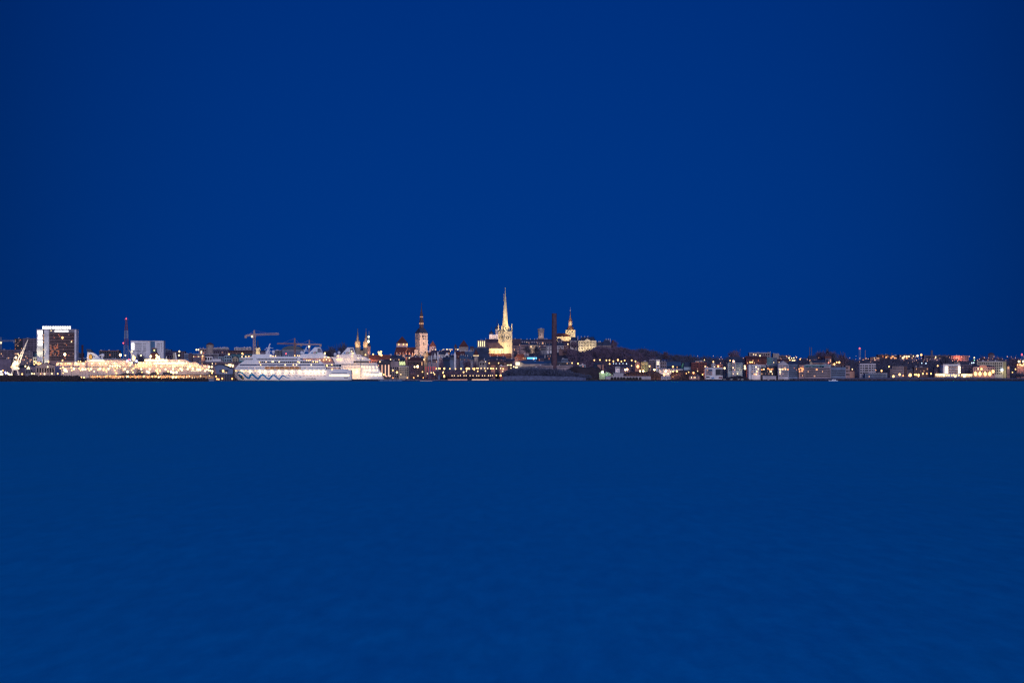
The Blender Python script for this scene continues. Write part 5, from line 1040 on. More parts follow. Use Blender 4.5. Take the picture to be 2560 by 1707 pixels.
 (G,985,1110,850,900,3560,'dark sloping roof right of the columned government house','mauve','slate','gs',780,(3,1),.05,(1030,1052),16,{}),
 (G,1096,1255,848,960,3555,'mauve three-storey house under a big mansard roof at the hill end','beige','slate','hip',735,(9,3),.02,(1165,1205,1240),18,{}),
 (G,1256,1330,855,965,3565,'reddish end house on the brow of the wooded hill','pink','tile','hip',748,(2,3),.02,(),18,{}),
 (G,930,1070,1190,1250,3050,'dark shed roof with blue lamps below the wooded hill','navy','slate','gs',1170,(5,1),.1,(),10,wh),
 (G,1000,1060,1208,1260,3020,'orange lit shed, left one of two','salmon','slate','flat',None,None,0,(),8,wh),
 (G,1085,1118,1208,1260,3024,'orange lit shed, right one of two','salmon','slate','flat',None,None,0,(),8,wh),
 (G,1332,1420,1240,1285,2960,'small white shed with two lit windows above the fort','white','slate','gs',1222,(4,1),.4,(),8,{}),
 (G,1430,1612,1252,1300,2990,'long dark roofed storehouse above the fort','mauve','slate','gs',1225,(7,1),.1,(),10,wh),
 (G,655,775,1212,1260,3000,'pale container-like shed by the orange lamp','blue','pale','flat',None,(4,1),.2,(),8,wh),
 (G,1812,1945,1158,1340,2990,'yellow-green house with black attic band beside the gabled chapel','yellow','dark','flat',None,(4,3,.3,.1),.0,(),12,{}),
 (G,1946,2100,1165,1340,3010,'dim mauve house right of the yellow-green one','mauve','slate','flat',None,(6,4),.15,(),12,{}),
 (G,1970,2095,1118,1200,3080,'flat-topped beige house above the dim mauve one','beige','pale','flat',None,(4,2),.2,(),12,{}),
 (H,375,468,560,860,3000,'narrow white stair tower left of the long white hall','white','pale','flat',None,(1,4,.1,.3),.5,(),10,dict(name='stair_tower',cat='tower')),
 (H,470,622,610,760,3060,'mauve block with one square window right of the stair tower','beige','slate','flat',None,(3,2),.05,(590,),14,{}),
 (H,622,965,700,770,3080,'long dark blue mansard roof with small pink dormers','navy','metal','gs',605,(10,1),.2,(),18,{}),
 (H,450,1002,775,862,2990,'long white two-storey hall above dark turf mounds','white','metal','gs',750,(18,2),.3,(),14,{}),
 (H,978,1042,690,800,3030,'small bright green gable end','green','slate','gf',622,None,0,(),12,{}),
 (H,1030,1215,728,860,3020,'pale blue low hall under a dark mansard roof with dormers','blue','slate','hip',610,(6,1,.5,.1),.1,(),16,{}),
 (H,1212,1565,622,950,3010,'large red-brown brick block with lit attic windows','red','slate','flat',None,(9,5,.03,.1),.16,(),18,ap),
 (H,1300,1540,596,621,3040,'cream penthouse on the large red-brown brick block','cream','pale','flat',None,(6,1),.6,(),12,{}),
 (H,1640,1945,668,760,3060,'salmon-red low block behind the white cube building','salmon','slate','flat',None,(8,1),.2,(),14,{}),
 (H,1688,1772,655,760,3045,'small white gabled turret block with lamps above','white','slate','gf',625,(2,2),.2,(),8,{}),
 (H,1535,1945,752,995,2900,'white cube building with two recessed glass fronts','white','pale','flat',None,None,0,(),20,dict(name='white_cube_building',cat='building')),
 (H,500,715,952,1000,2850,'low flat kiosk with pillars at the water','pale','pale','flat',None,(5,1,.3,.0),.0,(),8,dict(name='kiosk',cat='kiosk')),
 (H,1160,1400,945,1000,2860,'low lit seaside bar with pinkish walls','pink','slate','flat',None,(8,1),.6,(),8,dict(name='kiosk',cat='kiosk')),
 (I,0,326,600,802,3000,'pale blue-white apartment house with steep slate roof and lit gable, left of the red block','blue','slate','gs',470,(11,4,.05,.06),.05,(),18,ap),
 (I,95,170,590,800,2994,'glazed gable bay of the pale blue-white house','pale','slate','gf',515,(2,4),.2,(),4,dict(name='gable_bay',cat='building')),
 (I,410,872,520,810,3060,'big brick-red block with pale window bands','red','tile','gs',448,(14,5,.03,.05),.12,(580,635),18,ap),
 (I,480,965,380,520,3700,'long pale slab building on the skyline above the brick-red block','beige','pale','flat',None,(9,2),.02,(970,),20,ap),
 (I,1020,1150,400,480,3750,'tan skyline slab right of the long pale slab','stone','pale','flat',None,None,0,(),20,ap),
 (I,1110,1400,440,520,3800,'low mauve skyline slab','mauve','slate','flat',None,(8,1),.05,(),20,ap),
 (I,880,1000,492,700,3070,'turquoise block with two dark window columns','teal','slate','flat',None,(4,4),.05,(),14,ap),
 (I,1002,1105,495,700,3090,'dark glass block beside the turquoise one','slateblue','metal','flat',None,(5,5),.1,(),14,of),
 (I,1105,1400,560,680,3200,'dark red roof with a string of orange lights','brown','tile','gs',520,(10,1),.5,(),16,{}),
 (I,468,532,652,935,2875,'white tall end wall of the dark-balconied apartment row','white','pale','flat',None,None,0,(),18,dict(name='end_building',cat='building')),
 (I,533,735,655,880,2872,'white apartment house with black windows and lit ground floor','white','pale','flat',None,(5,4,.08,.02),.35,(),16,ap),
 (I,736,845,655,700,2880,'short white penthouse box between two apartment fronts','white','pale','flat',None,(3,1),0,(),14,{}),
 (I,740,1045,712,890,2870,'dark-framed glass apartment block with orange lit rooms','dark','dark','flat',None,(13,3,.03,.05),.45,(),16,ap),
 (I,876,1135,655,720,2895,'blue-grey apartment block behind the dark-framed one','slateblue','metal','flat',None,(8,1),.05,(880,),14,ap),
 (I,1046,1140,700,900,2884,'dim balconied block left of the white-gabled one','dgrey','slate','flat',None,(4,4),.05,(),14,ap),
 (I,1132,1368,640,930,2865,'white-gabled apartment house with a row of orange lit balconies','pale','pale','gf',568,(9,6,.03,.03),.24,(),16,ap),
 (I,1369,1600,640,930,2868,'grey balcony block right of the white-gabled house','slateblue','slate','hip',560,(8,6,.05,.03),.06,(),16,ap),
 (I,1600,1725,655,930,2862,'pinkish balcony block with a cluster of orange lit rooms','pink','plum','flat',None,(5,5,.05,.05),.4,(),16,ap),
 (I,1726,2325,655,715,2890,'turquoise-white penthouse floor with black windows','teal','pale','flat',None,(17,1),.0,(),12,ap),
 (I,1726,2325,716,940,2860,'long lilac balcony apartment block with white ground-floor piers','beige','slate','flat',None,(22,4,.05,.05),.04,(),18,ap),
 (I,785,1090,912,955,2835,'long pale row of containers on the shore','pale','pale','flat',None,None,0,(),3,dict(name='container_row',cat='container')),
 (I,1830,2010,520,600,3150,'dark gabled house with two small lit dormers','mauve','slate','gs',440,(5,1),.5,(),12,{}),
 (I,1900,2200,600,660,3050,'cream-edged house row under a dark roof','pink','slate','gs',540,(10,1),.1,(),12,{}),
 (I,1850,1905,600,680,3045,'small cream gable behind the turquoise penthouse','cream','slate','gf',565,None,0,(),8,{}),
 (I,2200,2340,500,620,3250,'dark house with red-lit eaves below the skyline trees','mauve','orange','gs',455,(4,1),.3,(),12,{}),
 (J,0,152,690,940,2863,'end bay of the lilac balcony block with pale frame','pale','pale','flat',None,(6,4,.05,.05),.03,(),16,ap),
 (J,155,490,705,920,2870,'dark apartment block with rows of white window piers','slateblue','slate','flat',None,(13,3,.25,.05),.03,(),16,ap),
 (J,490,584,672,920,2874,'small pinkish block at the end of the white-piered block','pink','plum','flat',None,(3,3),.03,(),16,ap),
 (J,562,690,800,850,2890,'tan canopy roof lit from below','salmon','orange','flat',None,None,0,(),10,dict(name='canopy',cat='canopy')),
 (J,130,460,625,660,3100,'red-lit low roofs above the white-piered block','brown','orange','gs',605,(8,1),.3,(),12,{}),
 (J,806,1170,632,838,2870,'white block with four dark horizontal window bands','pale','pale','flat',None,None,0,(),18,dict(name='banded_block',cat='apartment block')),
 (J,930,1430,850,940,2850,'low glass boathouse with pale roof below the white banded block','slateblue','pale','flat',None,(16,2),.08,(),12,dict(name='boathouse',cat='building')),
 (J,1548,1800,682,900,2880,'beige lilac square block with small windows','beige','slate','flat',None,(9,5,.03,.1),.03,(),14,ap),
 (J,1801,1880,684,900,2886,'brownish side wing of the beige lilac block','brown','slate','flat',None,(3,5),.02,(),14,ap),
 (J,1502,1547,745,900,2884,'lower left wing of the beige lilac block','beige','slate','flat',None,(2,3),.0,(),12,ap),
 (J,1881,2050,770,900,2895,'low dim block right of the beige lilac block','mauve','slate','flat',None,(6,2),.05,(),12,ap),
 (J,2040,2360,712,870,2890,'dark brick facade with pale window squares','brown','slate','flat',None,(12,3,.05,.05),.12,(),14,ap),
 (J,1220,1480,428,500,4150,'dark red skyline roof right of the slim masts','brown','tile','flat',None,(6,1),.15,(),20,ap),
 (J,1490,1690,445,520,4100,'mauve skyline block with two rows of orange lights','mauve','plum','flat',None,(6,2),.5,(),20,ap),
 (J,1700,2080,430,520,4050,'long mauve skyline block dotted with orange lights','mauve','plum','flat',None,(12,2),.4,(),20,ap),
 (J,1050,1260,485,520,3950,'low orange-lit skyline shed','salmon','plum','flat',None,(6,1),.4,(),14,wh),
 (K,95,700,440,520,4060,'very long mauve skyline block beneath the square chimney','mauve','plum','flat',None,(20,1),.03,(),20,ap),
 (K,700,1100,446,540,4020,'skyline block with orange-lit top floor on the far right','pink','plum','flat',None,(10,2),.15,(),20,ap),
 (K,522,912,645,860,2875,'white block whose end balconies glow bright','white','pale','flat',None,None,0,(),18,dict(name='balcony_block',cat='apartment block')),
 (K,912,1175,645,860,2900,'dim mauve block right of the glowing balcony block','mauve','slate','flat',None,(8,5),.02,(),14,ap),
 (K,1200,1700,700,905,2860,'ornate old bath house with arched front lit by floodlights','pink','plum','hip',655,(12,3,.05,.05),.15,(),16,dict(name='bath_house',cat='building')),
 (K,1290,1880,578,905,2930,'cream five-storey block behind the floodlit ornate house','cream','pale','flat',None,(13,5,.04,.1),.04,(),16,ap),
 (K,1881,1950,580,880,2935,'yellowish side wall block at the end of the cream block','yellow','pale','flat',None,None,0,(),16,dict(name='end_building',cat='building')),
 (K,2190,2380,640,740,3100,'red-glowing house at the right picture edge','salmon','plum','flat',None,(4,2),.8,(),12,{}),
 (K,1965,2030,680,760,3000,'small orange-lit hut right of the yellowish wall','salmon','plum','flat',None,(1,1),1,(),8,{}),
 (K,770,900,590,640,3200,'low tan rooftop behind the glowing balcony block','stone','plum','flat',None,(4,1),.1,(),10,{}),
 (K,330,430,720,850,2900,'narrow dim house left of the glowing balcony block','mauve','slate','gs',700,(3,3),.05,(),12,{}),
]
BY = {}
for r in ROWS:
    V, x0, x1, yt, yb, Y, lab, wall, roof, rt, yr, win, lit, chim, dep, kw = r
    kw = dict(kw); BY[lab] = bld(V, x0, x1, yt, yb, Y, lab, wall, roof, rt, yr, win, lit, chim, dep, **kw)
def by(s): return next(v for k, v in BY.items() if k.startswith(s))
# details on named buildings
t = by('dark office block with four'); xx = lambda x: t.x(x)
STRIP = em('vertical_strip_light', (1,.50,.34), 1.6)
for x, w in ((1630,.35),(1715,.5),(1797,.6),(1880,.8)): MB().box(t.x(x)-w, t.x(x)+w, -.4, -.05, t.z(1380), t.z(1098)).build('light_strip', STRIP, t.o)
t.box('rooftop_plant', WALL['dark'], 1640, 1900, 1000, 1090, -.3, -.05)
t = T('patterned_screen', 'glowing rooftop screen with slanting yellow-green stripes', 'screen', E, 322, 2998)
t.box('frame', WALL['dark'], 268, 378, 1150, None, .3, 8)
for k in range(11):
    x = 272+k*9.5; t.poly('light_stripe', em('screen_stripe', (.85,.95,.45), 1.5), [(x, 1160+(k%3)*8),(x+5,1160+(k%3)*8),(x+12+(k%2)*6,1236-(k%4)*6),(x+6+(k%2)*6,1238-(k%4)*6)], 0, .28)
t = T('lit_stair_gable', 'ornate stepped gable glowing orange below the white church tower', 'gable', E, 768, 3120)
t.poly('wall', mat('ornate_gable_stone', (.5,.32,.2)), [(745,1180),(748,1000),(756,988),(764,1000),(770,984),(778,988),(790,1040),(785,1180)], 0, 3); spot(t.o, (t.x(766), -10, t.z(1090)), (t.x(766), 0, t.z(1020)), 3200, (1,.68,.3), 70)
t = by('white cube building')
t.box('recessed_front', WALL['slateblue'], 1548, 1702, 778, 925, -.12, .2); t.box('recessed_front', GL_DARK, 1778, 1900, 775, 920, -.12, .2); t.box('glass_corner', GL_GREY, 1902, 1945, 775, 930, -.1, .2)
windows(t.o, t.x(1550), t.x(1700), t.z(925), t.z(778), -.1, 7, 3, .7, .6, .45, GL_DARK, lits=[GL_DIM, GL_DIM, GL_WARM])
windows(t.o, t.x(1780), t.x(1900), t.z(920), t.z(775), -.1, 4, 3, .75, .7, .0, GL_GREY)
t.box('ground_opening', GL_DARK, 1550, 1640, 955, 980, -.15, .1); t.box('blue_door', PAINT_B, 1680, 1748, 970, 1003, -.15, .1); t.box('red_panel', WALL['red'], 1850, 1940, 960, 995, -.15, .1)
t = by('white block with four dark')
for k in range(4): t.box('window_band', GL_DARK, 816, 1165, 655+k*54, 683+k*54, -.15, .1)
for k in range(4):
    for x in (860, 905, 1000, 1065, 1120): t.box('pier', WALL['pale'], x, x+14, 653+k*54, 685+k*54, -.3, -.16)
t = by('white block whose end')
for k in range(3):
    y = 690+k*56
    for x0_, x1_ in ((574,628),(862,912)): t.box('lit_balcony', em('lit_balcony_glow', (1,.80,.5), 3), x0_, x1_, y, y+34, -1.6, -.1)
    t.box('wall_panel', WALL['salmon'], 640, 858, y+4, y+26, -.3, -.02); t.box('window_band', GL_DARK, 640, 858, y+32, y+44, -.25, -.01)
    for x in (655, 735, 845): t.box('window', GL_DARK, x, x+16, y+6, y+26, -.45, -.31)
t.box('window_band', GL_DARK, 640, 858, 672, 684, -.25, -.01)
t = by('ornate old bath house')
for x in (1245, 1345, 1462, 1568): spot(t.o, (t.x(x), -8, t.z(895)), (t.x(x), 0, t.z(800)), 2600, (1,.66,.42), 80); t.bulb(x, 858, -3, B_WARM, 2.3, name='wall_lamp'); t.bulb(x, 825, -2.4, B_WARM, 1.5, name='wall_lamp')
t.bulb(1645, 800, -2, B_WARM, 2, name='wall_lamp'); t.bulb(1382, 745, -2, B_WARM, 1.4, name='wall_lamp')
t.poly('arched_pediment', WALL['salmon'], [(1330,712),(1345,678),(1380,660),(1440,656),(1490,668),(1510,690),(1515,712)], -1, -.1)
spot(t.o, (t.x(1420), -9, t.z(740)), (t.x(1420), 0, t.z(685)), 1500, (1,.5,.3), 90)
t = by('cream five-storey'); t.bulb(1848, 765, -1.5, B_COOL, 1.9, name='wall_lamp'); plight(t.o, (t.x(1848), -4, t.z(800)), 700, (1,.95,.5))
t = by('yellowish side wall'); plight(t.o, (t.x(1900), -8, t.z(780)), 900, (1,.85,.4))
for lab, dx, dy, pw, c in (('big brick-red block', 470, 780, 1200, (1,.6,.3)), ('pale blue-white apartment', 260, 770, 1600, (1,.62,.3)), ('long white two-storey hall', 640, 840, 3200, (1,.62,.3)), ('yellow-green house', 1880, 1290, 700, (.8,1,.4)), ('red-glowing house', 2300, 690, 1500, (1,.35,.25)),
                           ('salmon harbour house', 560, 930, 1000, (1,.6,.35)), ('low salmon pavilion', 190, 890, 700, (1,.5,.3)), ('low lit seaside bar', 1200, 980, 300, (1,.5,.35)), ('small glowing orange', 1010, 540, 900, (1,.4,.15)), ('steep orange-lit', 1130, 520, 3500, (1,.35,.12)),
                           ('long red tiled roof', 1450, 960, 4500, (1,.36,.16)), ('cream gabled house', 728, 1110, 2600, (1,.55,.2)), ('old brown stone warehouse', 800, 1240, 900, (1,.6,.35)), ('warm-lit porch', 1670, 1020, 900, (1,.62,.3)), ('pink-lit terminal', 1450, 1160, 900, (1,.5,.3)),
                           ('skyline block with orange-lit', 850, 500, 14000, (1,.25,.1)), ('small white block with', 640, 1040, 1400, (1,.85,.3)), ('reddish old town', 1100, 330, 700, (1,.5,.35)), ('long cream house', 1620, 240, 1200, (1,.7,.4)), ('salmon-red low', 1880, 740, 900, (1,.4,.25)), ('white apartment house with black', 640, 900, 600, (1,.6,.35))):
    t = by(lab); plight(t.o, (t.x(dx), -7, t.z(dy)), pw, c, 1)
t = by('long red tiled'); t.bulb(1400, 960, -4, B_WARM, .9, name='wall_lamp')
o = lamp(D, 1665, 830, 3215, 'cluster of flame-like bright lamps before the glowing red roof', B_WARM, 2.6, 4500, (1,.6,.25)); 
for dx, dz in ((-2, 2.5), (1.8, 3.4), (2.4, -2)): put('lantern', bulb_mesh(B_WARM, 1.5), o, (dx, 0, o.children[1].location.z+dz))
# curved light dome, turf mounds of the old battery
t = T('lit_dome_tent', 'small brown dome strung with orange lights beside the warehouse', 'tent', Q, 1395, 3000)
r = t.x(1515); MB().lathe(0, 0, [(r, 0), (r, t.z(860)), (r*.9, t.z(800)), (r*.55, t.z(765)), (.3, t.z(752))], 14).build('canopy', WALL['brown'], t.o)
for k in range(16): t.bulb(1290+R.random()*210, 775+R.random()*95, -r*.95, R.choice([B_ORG, B_SM]), .55, name='string_light')
for x in (1310, 1420, 1470): t.bulb(x, 860, -r-.6, B_WARM, 1.3, name='string_light')
TURF = mat('dark_turf', (.045,.035,.045), rough=1, var=.5, scale=.1)
def mound(V, pts, y0, d, name, m, label=None, cat=None, kind=None):
    """An earth bank: ridge profile traced in the crop, given real depth and sloping sides down to the ground."""
    xs_ = [PX(V[0]+x/V[2], y0) for x, y in pts]; zs_ = [PZ(V[1]+y/V[2], y0) for x, y in pts]
    vs = []; fs = []; n = len(pts)
    rows = [(-d, 0), (-d*.55, .55), (-d*.2, .92), (0, 1), (d*.2, .95), (d, 0)]
    for dy, f in rows:
        for x, z in zip(xs_, zs_):
            g_ = ground(x, y0+dy)-.8; vs.append((x, y0+dy, g_+max(0, z-g_)*f+R.uniform(-.2, .2)*(0 < f < 1)))
    for j in range(len(rows)-1):
        for i in range(n-1): fs.append((j*n+i, j*n+i+1, (j+1)*n+i+1, (j+1)*n+i))
    o = MB().add(vs, fs).build(name, m); tag(o, label, cat, kind=kind); return o
mound(G, [(430,1300),(560,1232),(680,1245),(800,1262),(900,1235),(960,1260),(1010,1240),(1060,1290),(1140,1340),(1230,1330),(1300,1380),(1400,1420),(1480,1440)], 2935, 22, 'earth_bank', TURF, kind='structure')
mound(G, [(1460,1400),(1560,1345),(1700,1335),(1850,1335),(1950,1390),(2000,1418)], 2930, 18, 'earth_bank', TURF, kind='structure')
mound(H, [(100,880),(180,820),(330,812),(430,850),(520,905),(640,935)], 2935, 16, 'earth_bank', TURF, kind='structure')
mound(H, [(680,960),(740,860),(850,815),(1000,800),(1200,795),(1330,815),(1420,880),(1500,950)], 2930, 18, 'earth_bank', TURF, kind='structure')
mound(H, [(1945,1000),(2050,975),(2200,940),(2350,930),(2480,960),(2550,1000)], 2880, 16, 'earth_bank', TURF, kind='structure')
mound(P, [(560,1190),(640,1180),(900,1165),(1400,1160),(2000,1165),(2400,1180),(2900,1180),(3300,1200),(3600,1240)], 2822, 8, 'beach_bank', ROCKP, kind='structure')
mound(J, [(-700,960),(-300,955),(300,950),(900,945),(1500,935),(2100,930),(2700,930),(3400,935),(4300,950),(4700,950)], 2826, 10, 'shore_bank', mat('shore_soil', (.13,.11,.15), rough=1, var=.4, scale=.3), kind='structure')
rocks('shore_rocks', None, None, PX(1500, 2812), PX(2600, 2812), 2812, 1.5, 7, ROCK, 3.4, 'stuff')
# green-lit ruin
t = T('ruined_rampart', 'broken rampart of rubble glowing green under a lamp', 'ruin', G, 1150, 2905)
mb = MB()
for a_, b_ in (((1030,1360),(1090,1315)), ((1090,1320),(1150,1385)), ((1150,1340),(1210,1345)), ((1205,1350),(1290,1400))):
    mb.add([(t.x(a_[0]),0,-1),(t.x(b_[0]),0,-1),(t.x(b_[0]),4,-1),(t.x(a_[0]),4,-1),(t.x(a_[0]),1,t.z(a_[1])),(t.x(b_[0]),1,t.z(b_[1])),(t.x(b_[0]),3,t.z(b_[1])),(t.x(a_[0]),3,t.z(a_[1]))],
           [(0,3,2,1),(4,5,6,7),(0,1,5,4),(1,2,6,5),(2,3,7,6),(3,0,4,7)])
mb.build('rubble_wall', WALL['stone'], t.o)
for x, y, p, c in ((1090,1365,1500,(.45,1,.35)),(1165,1370,800,(.2,1,.45)),(1210,1385,600,(.2,1,.45))): plight(t.o, (t.x(x), -5, t.z(y)), p, c, .6)
t.bulb(1092, 1345, -1.5, em('lamp_glow_lime', (.8,1,.5), 6), 1.5, name='work_lamp')
# promenade walls, pontoons, low piers
def slab(V, x0, x1, yt, Y, d, wall, label, name='quay', lit=None, cat='quay'):
    t = T(name, label, cat, V, (x0+x1)/2, Y, zb=-1); MB().box(t.x(x0), t.x(x1), 0, d, -1, t.z(yt)).build('deck', WALL[wall], t.o)
    for k in range(max(2, int((t.x(x1)-t.x(x0))/6))): MB().box(-.35, .35, -.25, 0, -1, t.z(yt)-.2).build('fender_pile', WALL['dark'], t.o, (t.x(x0)+1+k*6, 0, 0)) if k < 40 else None
    if lit: MB().box(t.x(x0)+.5, t.x(x1)-.5, -.5, -.27, t.z(yt)-.9, t.z(yt)-.2).build('light_strip', lit, t.o)
    return t
PROM = em('promenade_strip_light', (1,.50,.40), .75); PROM2 = em('promenade_strip_bright', (1,.62,.42), 1.5)
slab(D, 1640, 2200, 1455, 2790, 8, 'slateblue', 'pale blue-grey floating pontoon right of the ship sterns')
slab(E, -100, 380, 1478, 2815, 10, 'beige', 'lilac quay wall below the modern office blocks')
slab(E, 380, 1130, 1484, 2812, 10, 'mauve', 'dark jetty with moored tenders in front of the park')
slab(O, 720, 1450, 1290, 2810, 8, 'pink', 'left lit stretch of the stone promenade', lit=PROM)
slab(O, 1600, 2240, 1290, 2812, 8, 'pink', 'right lit stretch of the stone promenade', lit=PROM2)
slab(P, -130, 600, 1282, 2818, 8, 'mauve', 'dark end of the promenade with a small red beacon')
t = slab(O, -300, 170, 1352, 2795, 3, 'pink', 'low pontoon glowing warm at the waterline', 'pontoon', PROM2, 'pontoon')
t = T('harbour_beacon', 'small red harbour light post at the end of the promenade', 'beacon', P, 462, 2812)
MB().lathe(0, 0, [(1.0, 0), (.9, t.z(1190)), (1.2, t.z(1188)), (1.2, t.z(1182))], 10).build('post', mat('beacon_red', (.6,.08,.10)), t.o); put('lantern', bulb_mesh(B_WARM, 1.3), t.o, (0, 0, t.z(1160)))
t = T('harbour_office', 'small blue-grey harbour cabin on the jetty', 'cabin', O, 408, 2814, zb=2)
t.box('wall', WALL['slateblue'], 370, 448, 1140, None, 0, 4); t.box('roof', ROOF['metal'], 364, 454, 1132, 1139.9, -.4, 4.4); put('window', win_mesh(1.2, 1, GL_DARK), t.o, (0, 0, t.z(1180)))
# low lit pavilions on the right shore
def pavilion(V, x0, x1, yt, yb, Y, label, n=9):
    t = T('lit_pavilion', label, 'pavilion', V, (x0+x1)/2, Y); a, b = t.x(x0), t.x(x1)
    MB().box(a, b, 3, 7, 0, t.z(yt)).build('back_wall', WALL['cream'], t.o); MB().box(a-.5, b+.5, -1, 7.4, t.z(yt), t.z(yt)+.4).build('roof', ROOF['plum'], t.o)
    MB().box(a+.5, b-.5, 1, 1.6, t.z(yb), t.z(yt)-.25).build('light_panel', em('pavilion_glow', (1,.74,.40), 2.4, 1), t.o)
    for k in range(n+1): MB().box(-.18, .18, -.6, -.2, 0, t.z(yt)).build('post', STEEL, t.o, (a+(b-a)*k/n, 0, 0))
    plight(t.o, (0, -4, t.z(yb)), 1500, (1,.68,.35), 1)
    return t
pavilion(K, 350, 590, 848, 898, 2850, 'long glowing pavilion left of the balcony block'); pavilion(K, 930, 1195, 852, 898, 2850, 'long glowing pavilion right of the balcony block')
# ------------------------------------------------------------------ trees
BARK = mat('bark', (.05,.035,.04), rough=1); TWIG = mat('bare_twigs', (.15,.105,.165), rough=1, scale=.1, var=.4); TWIGD = mat('dark_twigs', (.085,.085,.14), rough=1, scale=.1, var=.4)  # raised, bluish twig tones put distance haze into the colour
NEED = mat('dark_needles', (.018,.026,.030), rough=1, scale=.2, var=.5); SCRUB = mat('shore_scrub', (.09,.105,.18), rough=1, scale=.08, var=.5)
def crown_mb(rng, r, h, n, z0=0, cx=0, cy=0, big=1.0, mb=None):
    """bare crown: limbs fanning out, then many thin twig blades clustered round the limb tips"""
    mb = mb or MB(); tips = []
    for k in range(rng.randint(6, 9)):
        a = rng.random()*6.28; q = rng.uniform(.15, .9); tips.append((cx+r*q*math.cos(a), cy+r*q*math.sin(a), z0+h*rng.uniform(.35, .88)*(1-.35*q*q)))
    for k in range(n):
        t_ = tips[k % len(tips)]; s_ = r*.42
        x, y, z = t_[0]+rng.gauss(0, s_), t_[1]+rng.gauss(0, s_), t_[2]+rng.gauss(0, h*.13)
        if z < z0: z = z0+rng.random()*h*.3
        dx, dy, dz = (x-cx)*.35+rng.gauss(0, .4), (y-cy)*.35+rng.gauss(0, .4), rng.uniform(.8, 2.2); w = rng.uniform(.16, .42)*big; a = rng.random()*3.14
        wx, wy = w*math.cos(a), w*math.sin(a)
        mb.add([(x-wx,y-wy,z),(x+wx,y+wy,z),(x+dx,y+dy,z+dz)], [(0,1,2)])
        if k % 3 == 0: mb.add([(x,y,z-w),(x+dy,y-dx,z+w*.5),(x,y,z+w)], [(0,1,2)])
    return mb, tips
CROWNS = []
for k in range(5):
    rng = random.Random(40+k); mb, tips = crown_mb(rng, 5, 9, 620, 3.0)
    tr = MB().lathe(0, 0, [(.42, 0), (.3, 2), (.22, 4.5)], 6)
    for p in tips: tr.tube((0, 0, 3+rng.random()*1.5), p, .16, 4, .05)
    CROWNS.append((mb, tr))
CM_ = {}
def tree(V, zx, ytop, zw, Y, label, m=TWIG, group=None, name='bare_tree'):
    x = PX(V[0]+zx/V[2], Y); g_ = ground(x, Y); H_ = max(4, PZ(V[1]+ytop/V[2], Y)-g_); r = zw/V[2]*Y/FPX/2
    k = R.randrange(5); key = (k, m.name)
    if key not in CM_: CM_[key] = (CROWNS[k][0].mesh('crown', m), CROWNS[k][1].mesh('trunk', BARK))
    o = bpy.data.objects.new(name, None); COL.objects.link(o); o.location = (x, Y, g_-.2); tag(o, label, 'tree', group)
    for nm, me in zip(('crown', 'trunk'), CM_[key]):
        c = put(nm, me, o, (0, 0, 0)); c.scale = (r/5.2, r/5.2, H_/12.2); c.rotation_euler.z = R.random()*6
    return o
tg = 'trees standing out on the skyline'
for a_ in [(C,1900,700,130,3500,'low dark crown left of the tall twin crowns behind the ships',TWIGD),(C,2010,655,150,3480,'middle dark crown of the group behind the second ship',TWIGD),(C,2130,590,90,3470,'left of the two tallest dark crowns behind the second ship',TWIGD),(C,2195,588,90,3475,'right of the two tallest dark crowns behind the second ship',TWIGD),
           (H,2215,360,180,3500,'big rounded bare tree on the skyline above the pale blue-white house'),(I,150,345,170,3520,'small bare tree crown touching the skyline slab'),(I,2050,355,170,3500,'left large crown right of the twin chimneys'),(I,2200,345,150,3480,'right large crown right of the twin chimneys'),
           (I,2250,295,70,3490,'pointed dark fir on the skyline right of the twin chimneys',NEED),(J,150,345,200,3500,'broad green-grey crown above the red-lit roofs'),(J,260,400,120,3490,'dark crown on the left of the mast hill',TWIGD),(J,430,400,200,3550,'wide pale crown left of the red-lit mast'),
           (K,560,440,180,3300,'dark crown below the square mauve chimney',TWIGD),(K,1440,460,160,3500,'crown left of the squat mauve tower'),(K,1780,490,200,3450,'crown right of the squat mauve tower'),(K,2110,465,200,3400,'wide crown left of the right-edge mast'),
           (P,1460,70,200,3400,'bare tree in front of the long pink hillside house',TWIGD),(P,1760,90,150,3400,'leafless tree in front of the long cream hillside house',TWIGD),(P,1860,120,120,3390,'dark tree left of the grey-green villa',TWIGD),(P,1040,190,160,3300,'bare tree by the reddish old town house',TWIGD),
           (G,925,690,60,3620,'dark fir right of the columned government house',NEED),(G,560,775,130,3520,'bare tree before the plain pale wing'),(G,1310,770,90,3560,'round bare tree at the brow of the hill'),(G,1000,860,90,3500,'bare tree right below the government house'),
           (A,2070,870,140,3400,'dark tree behind the terminal with the orange roof edge',TWIGD),(B,1000,860,180,3620,'dark tree right of the white office slab',TWIGD),(B,540,905,170,3180,'dark bush crown below the white office slab',TWIGD),
           (H,90,300,150,3450,'tallest crown on the left part of the wooded hill'),(H,620,375,120,3400,'rounded crown on the lower part of the wooded hill'),(G,1450,885,130,3430,'bare crown on the upper wooded slope'),(G,1800,905,110,3440,'flat-topped crown on the wooded ridge',TWIGD),
           (E,520,1230,110,2960,'bare lakeside tree left of the dazzling park lamp',TWIG),(O,480,600,150,2990,'pale bare tree at the left of the park'),(O,1380,560,200,3060,'bare tree between the wall tower and the gallery tower'),(O,1500,600,160,3050,'bare tree just left of the gallery tower'),(O,1730,640,160,3000,'bare tree before the gallery tower')]:
    V, zx, yt, zw, Y, lab = a_[:6]; tree(V, zx, yt, zw, Y, lab, *(a_[6:7] or (TWIG,)), group=tg if Y > 3250 else 'bare trees of the waterfront park', name='fir_tree' if (len(a_) > 6 and a_[6] is NEED) else 'bare_tree')
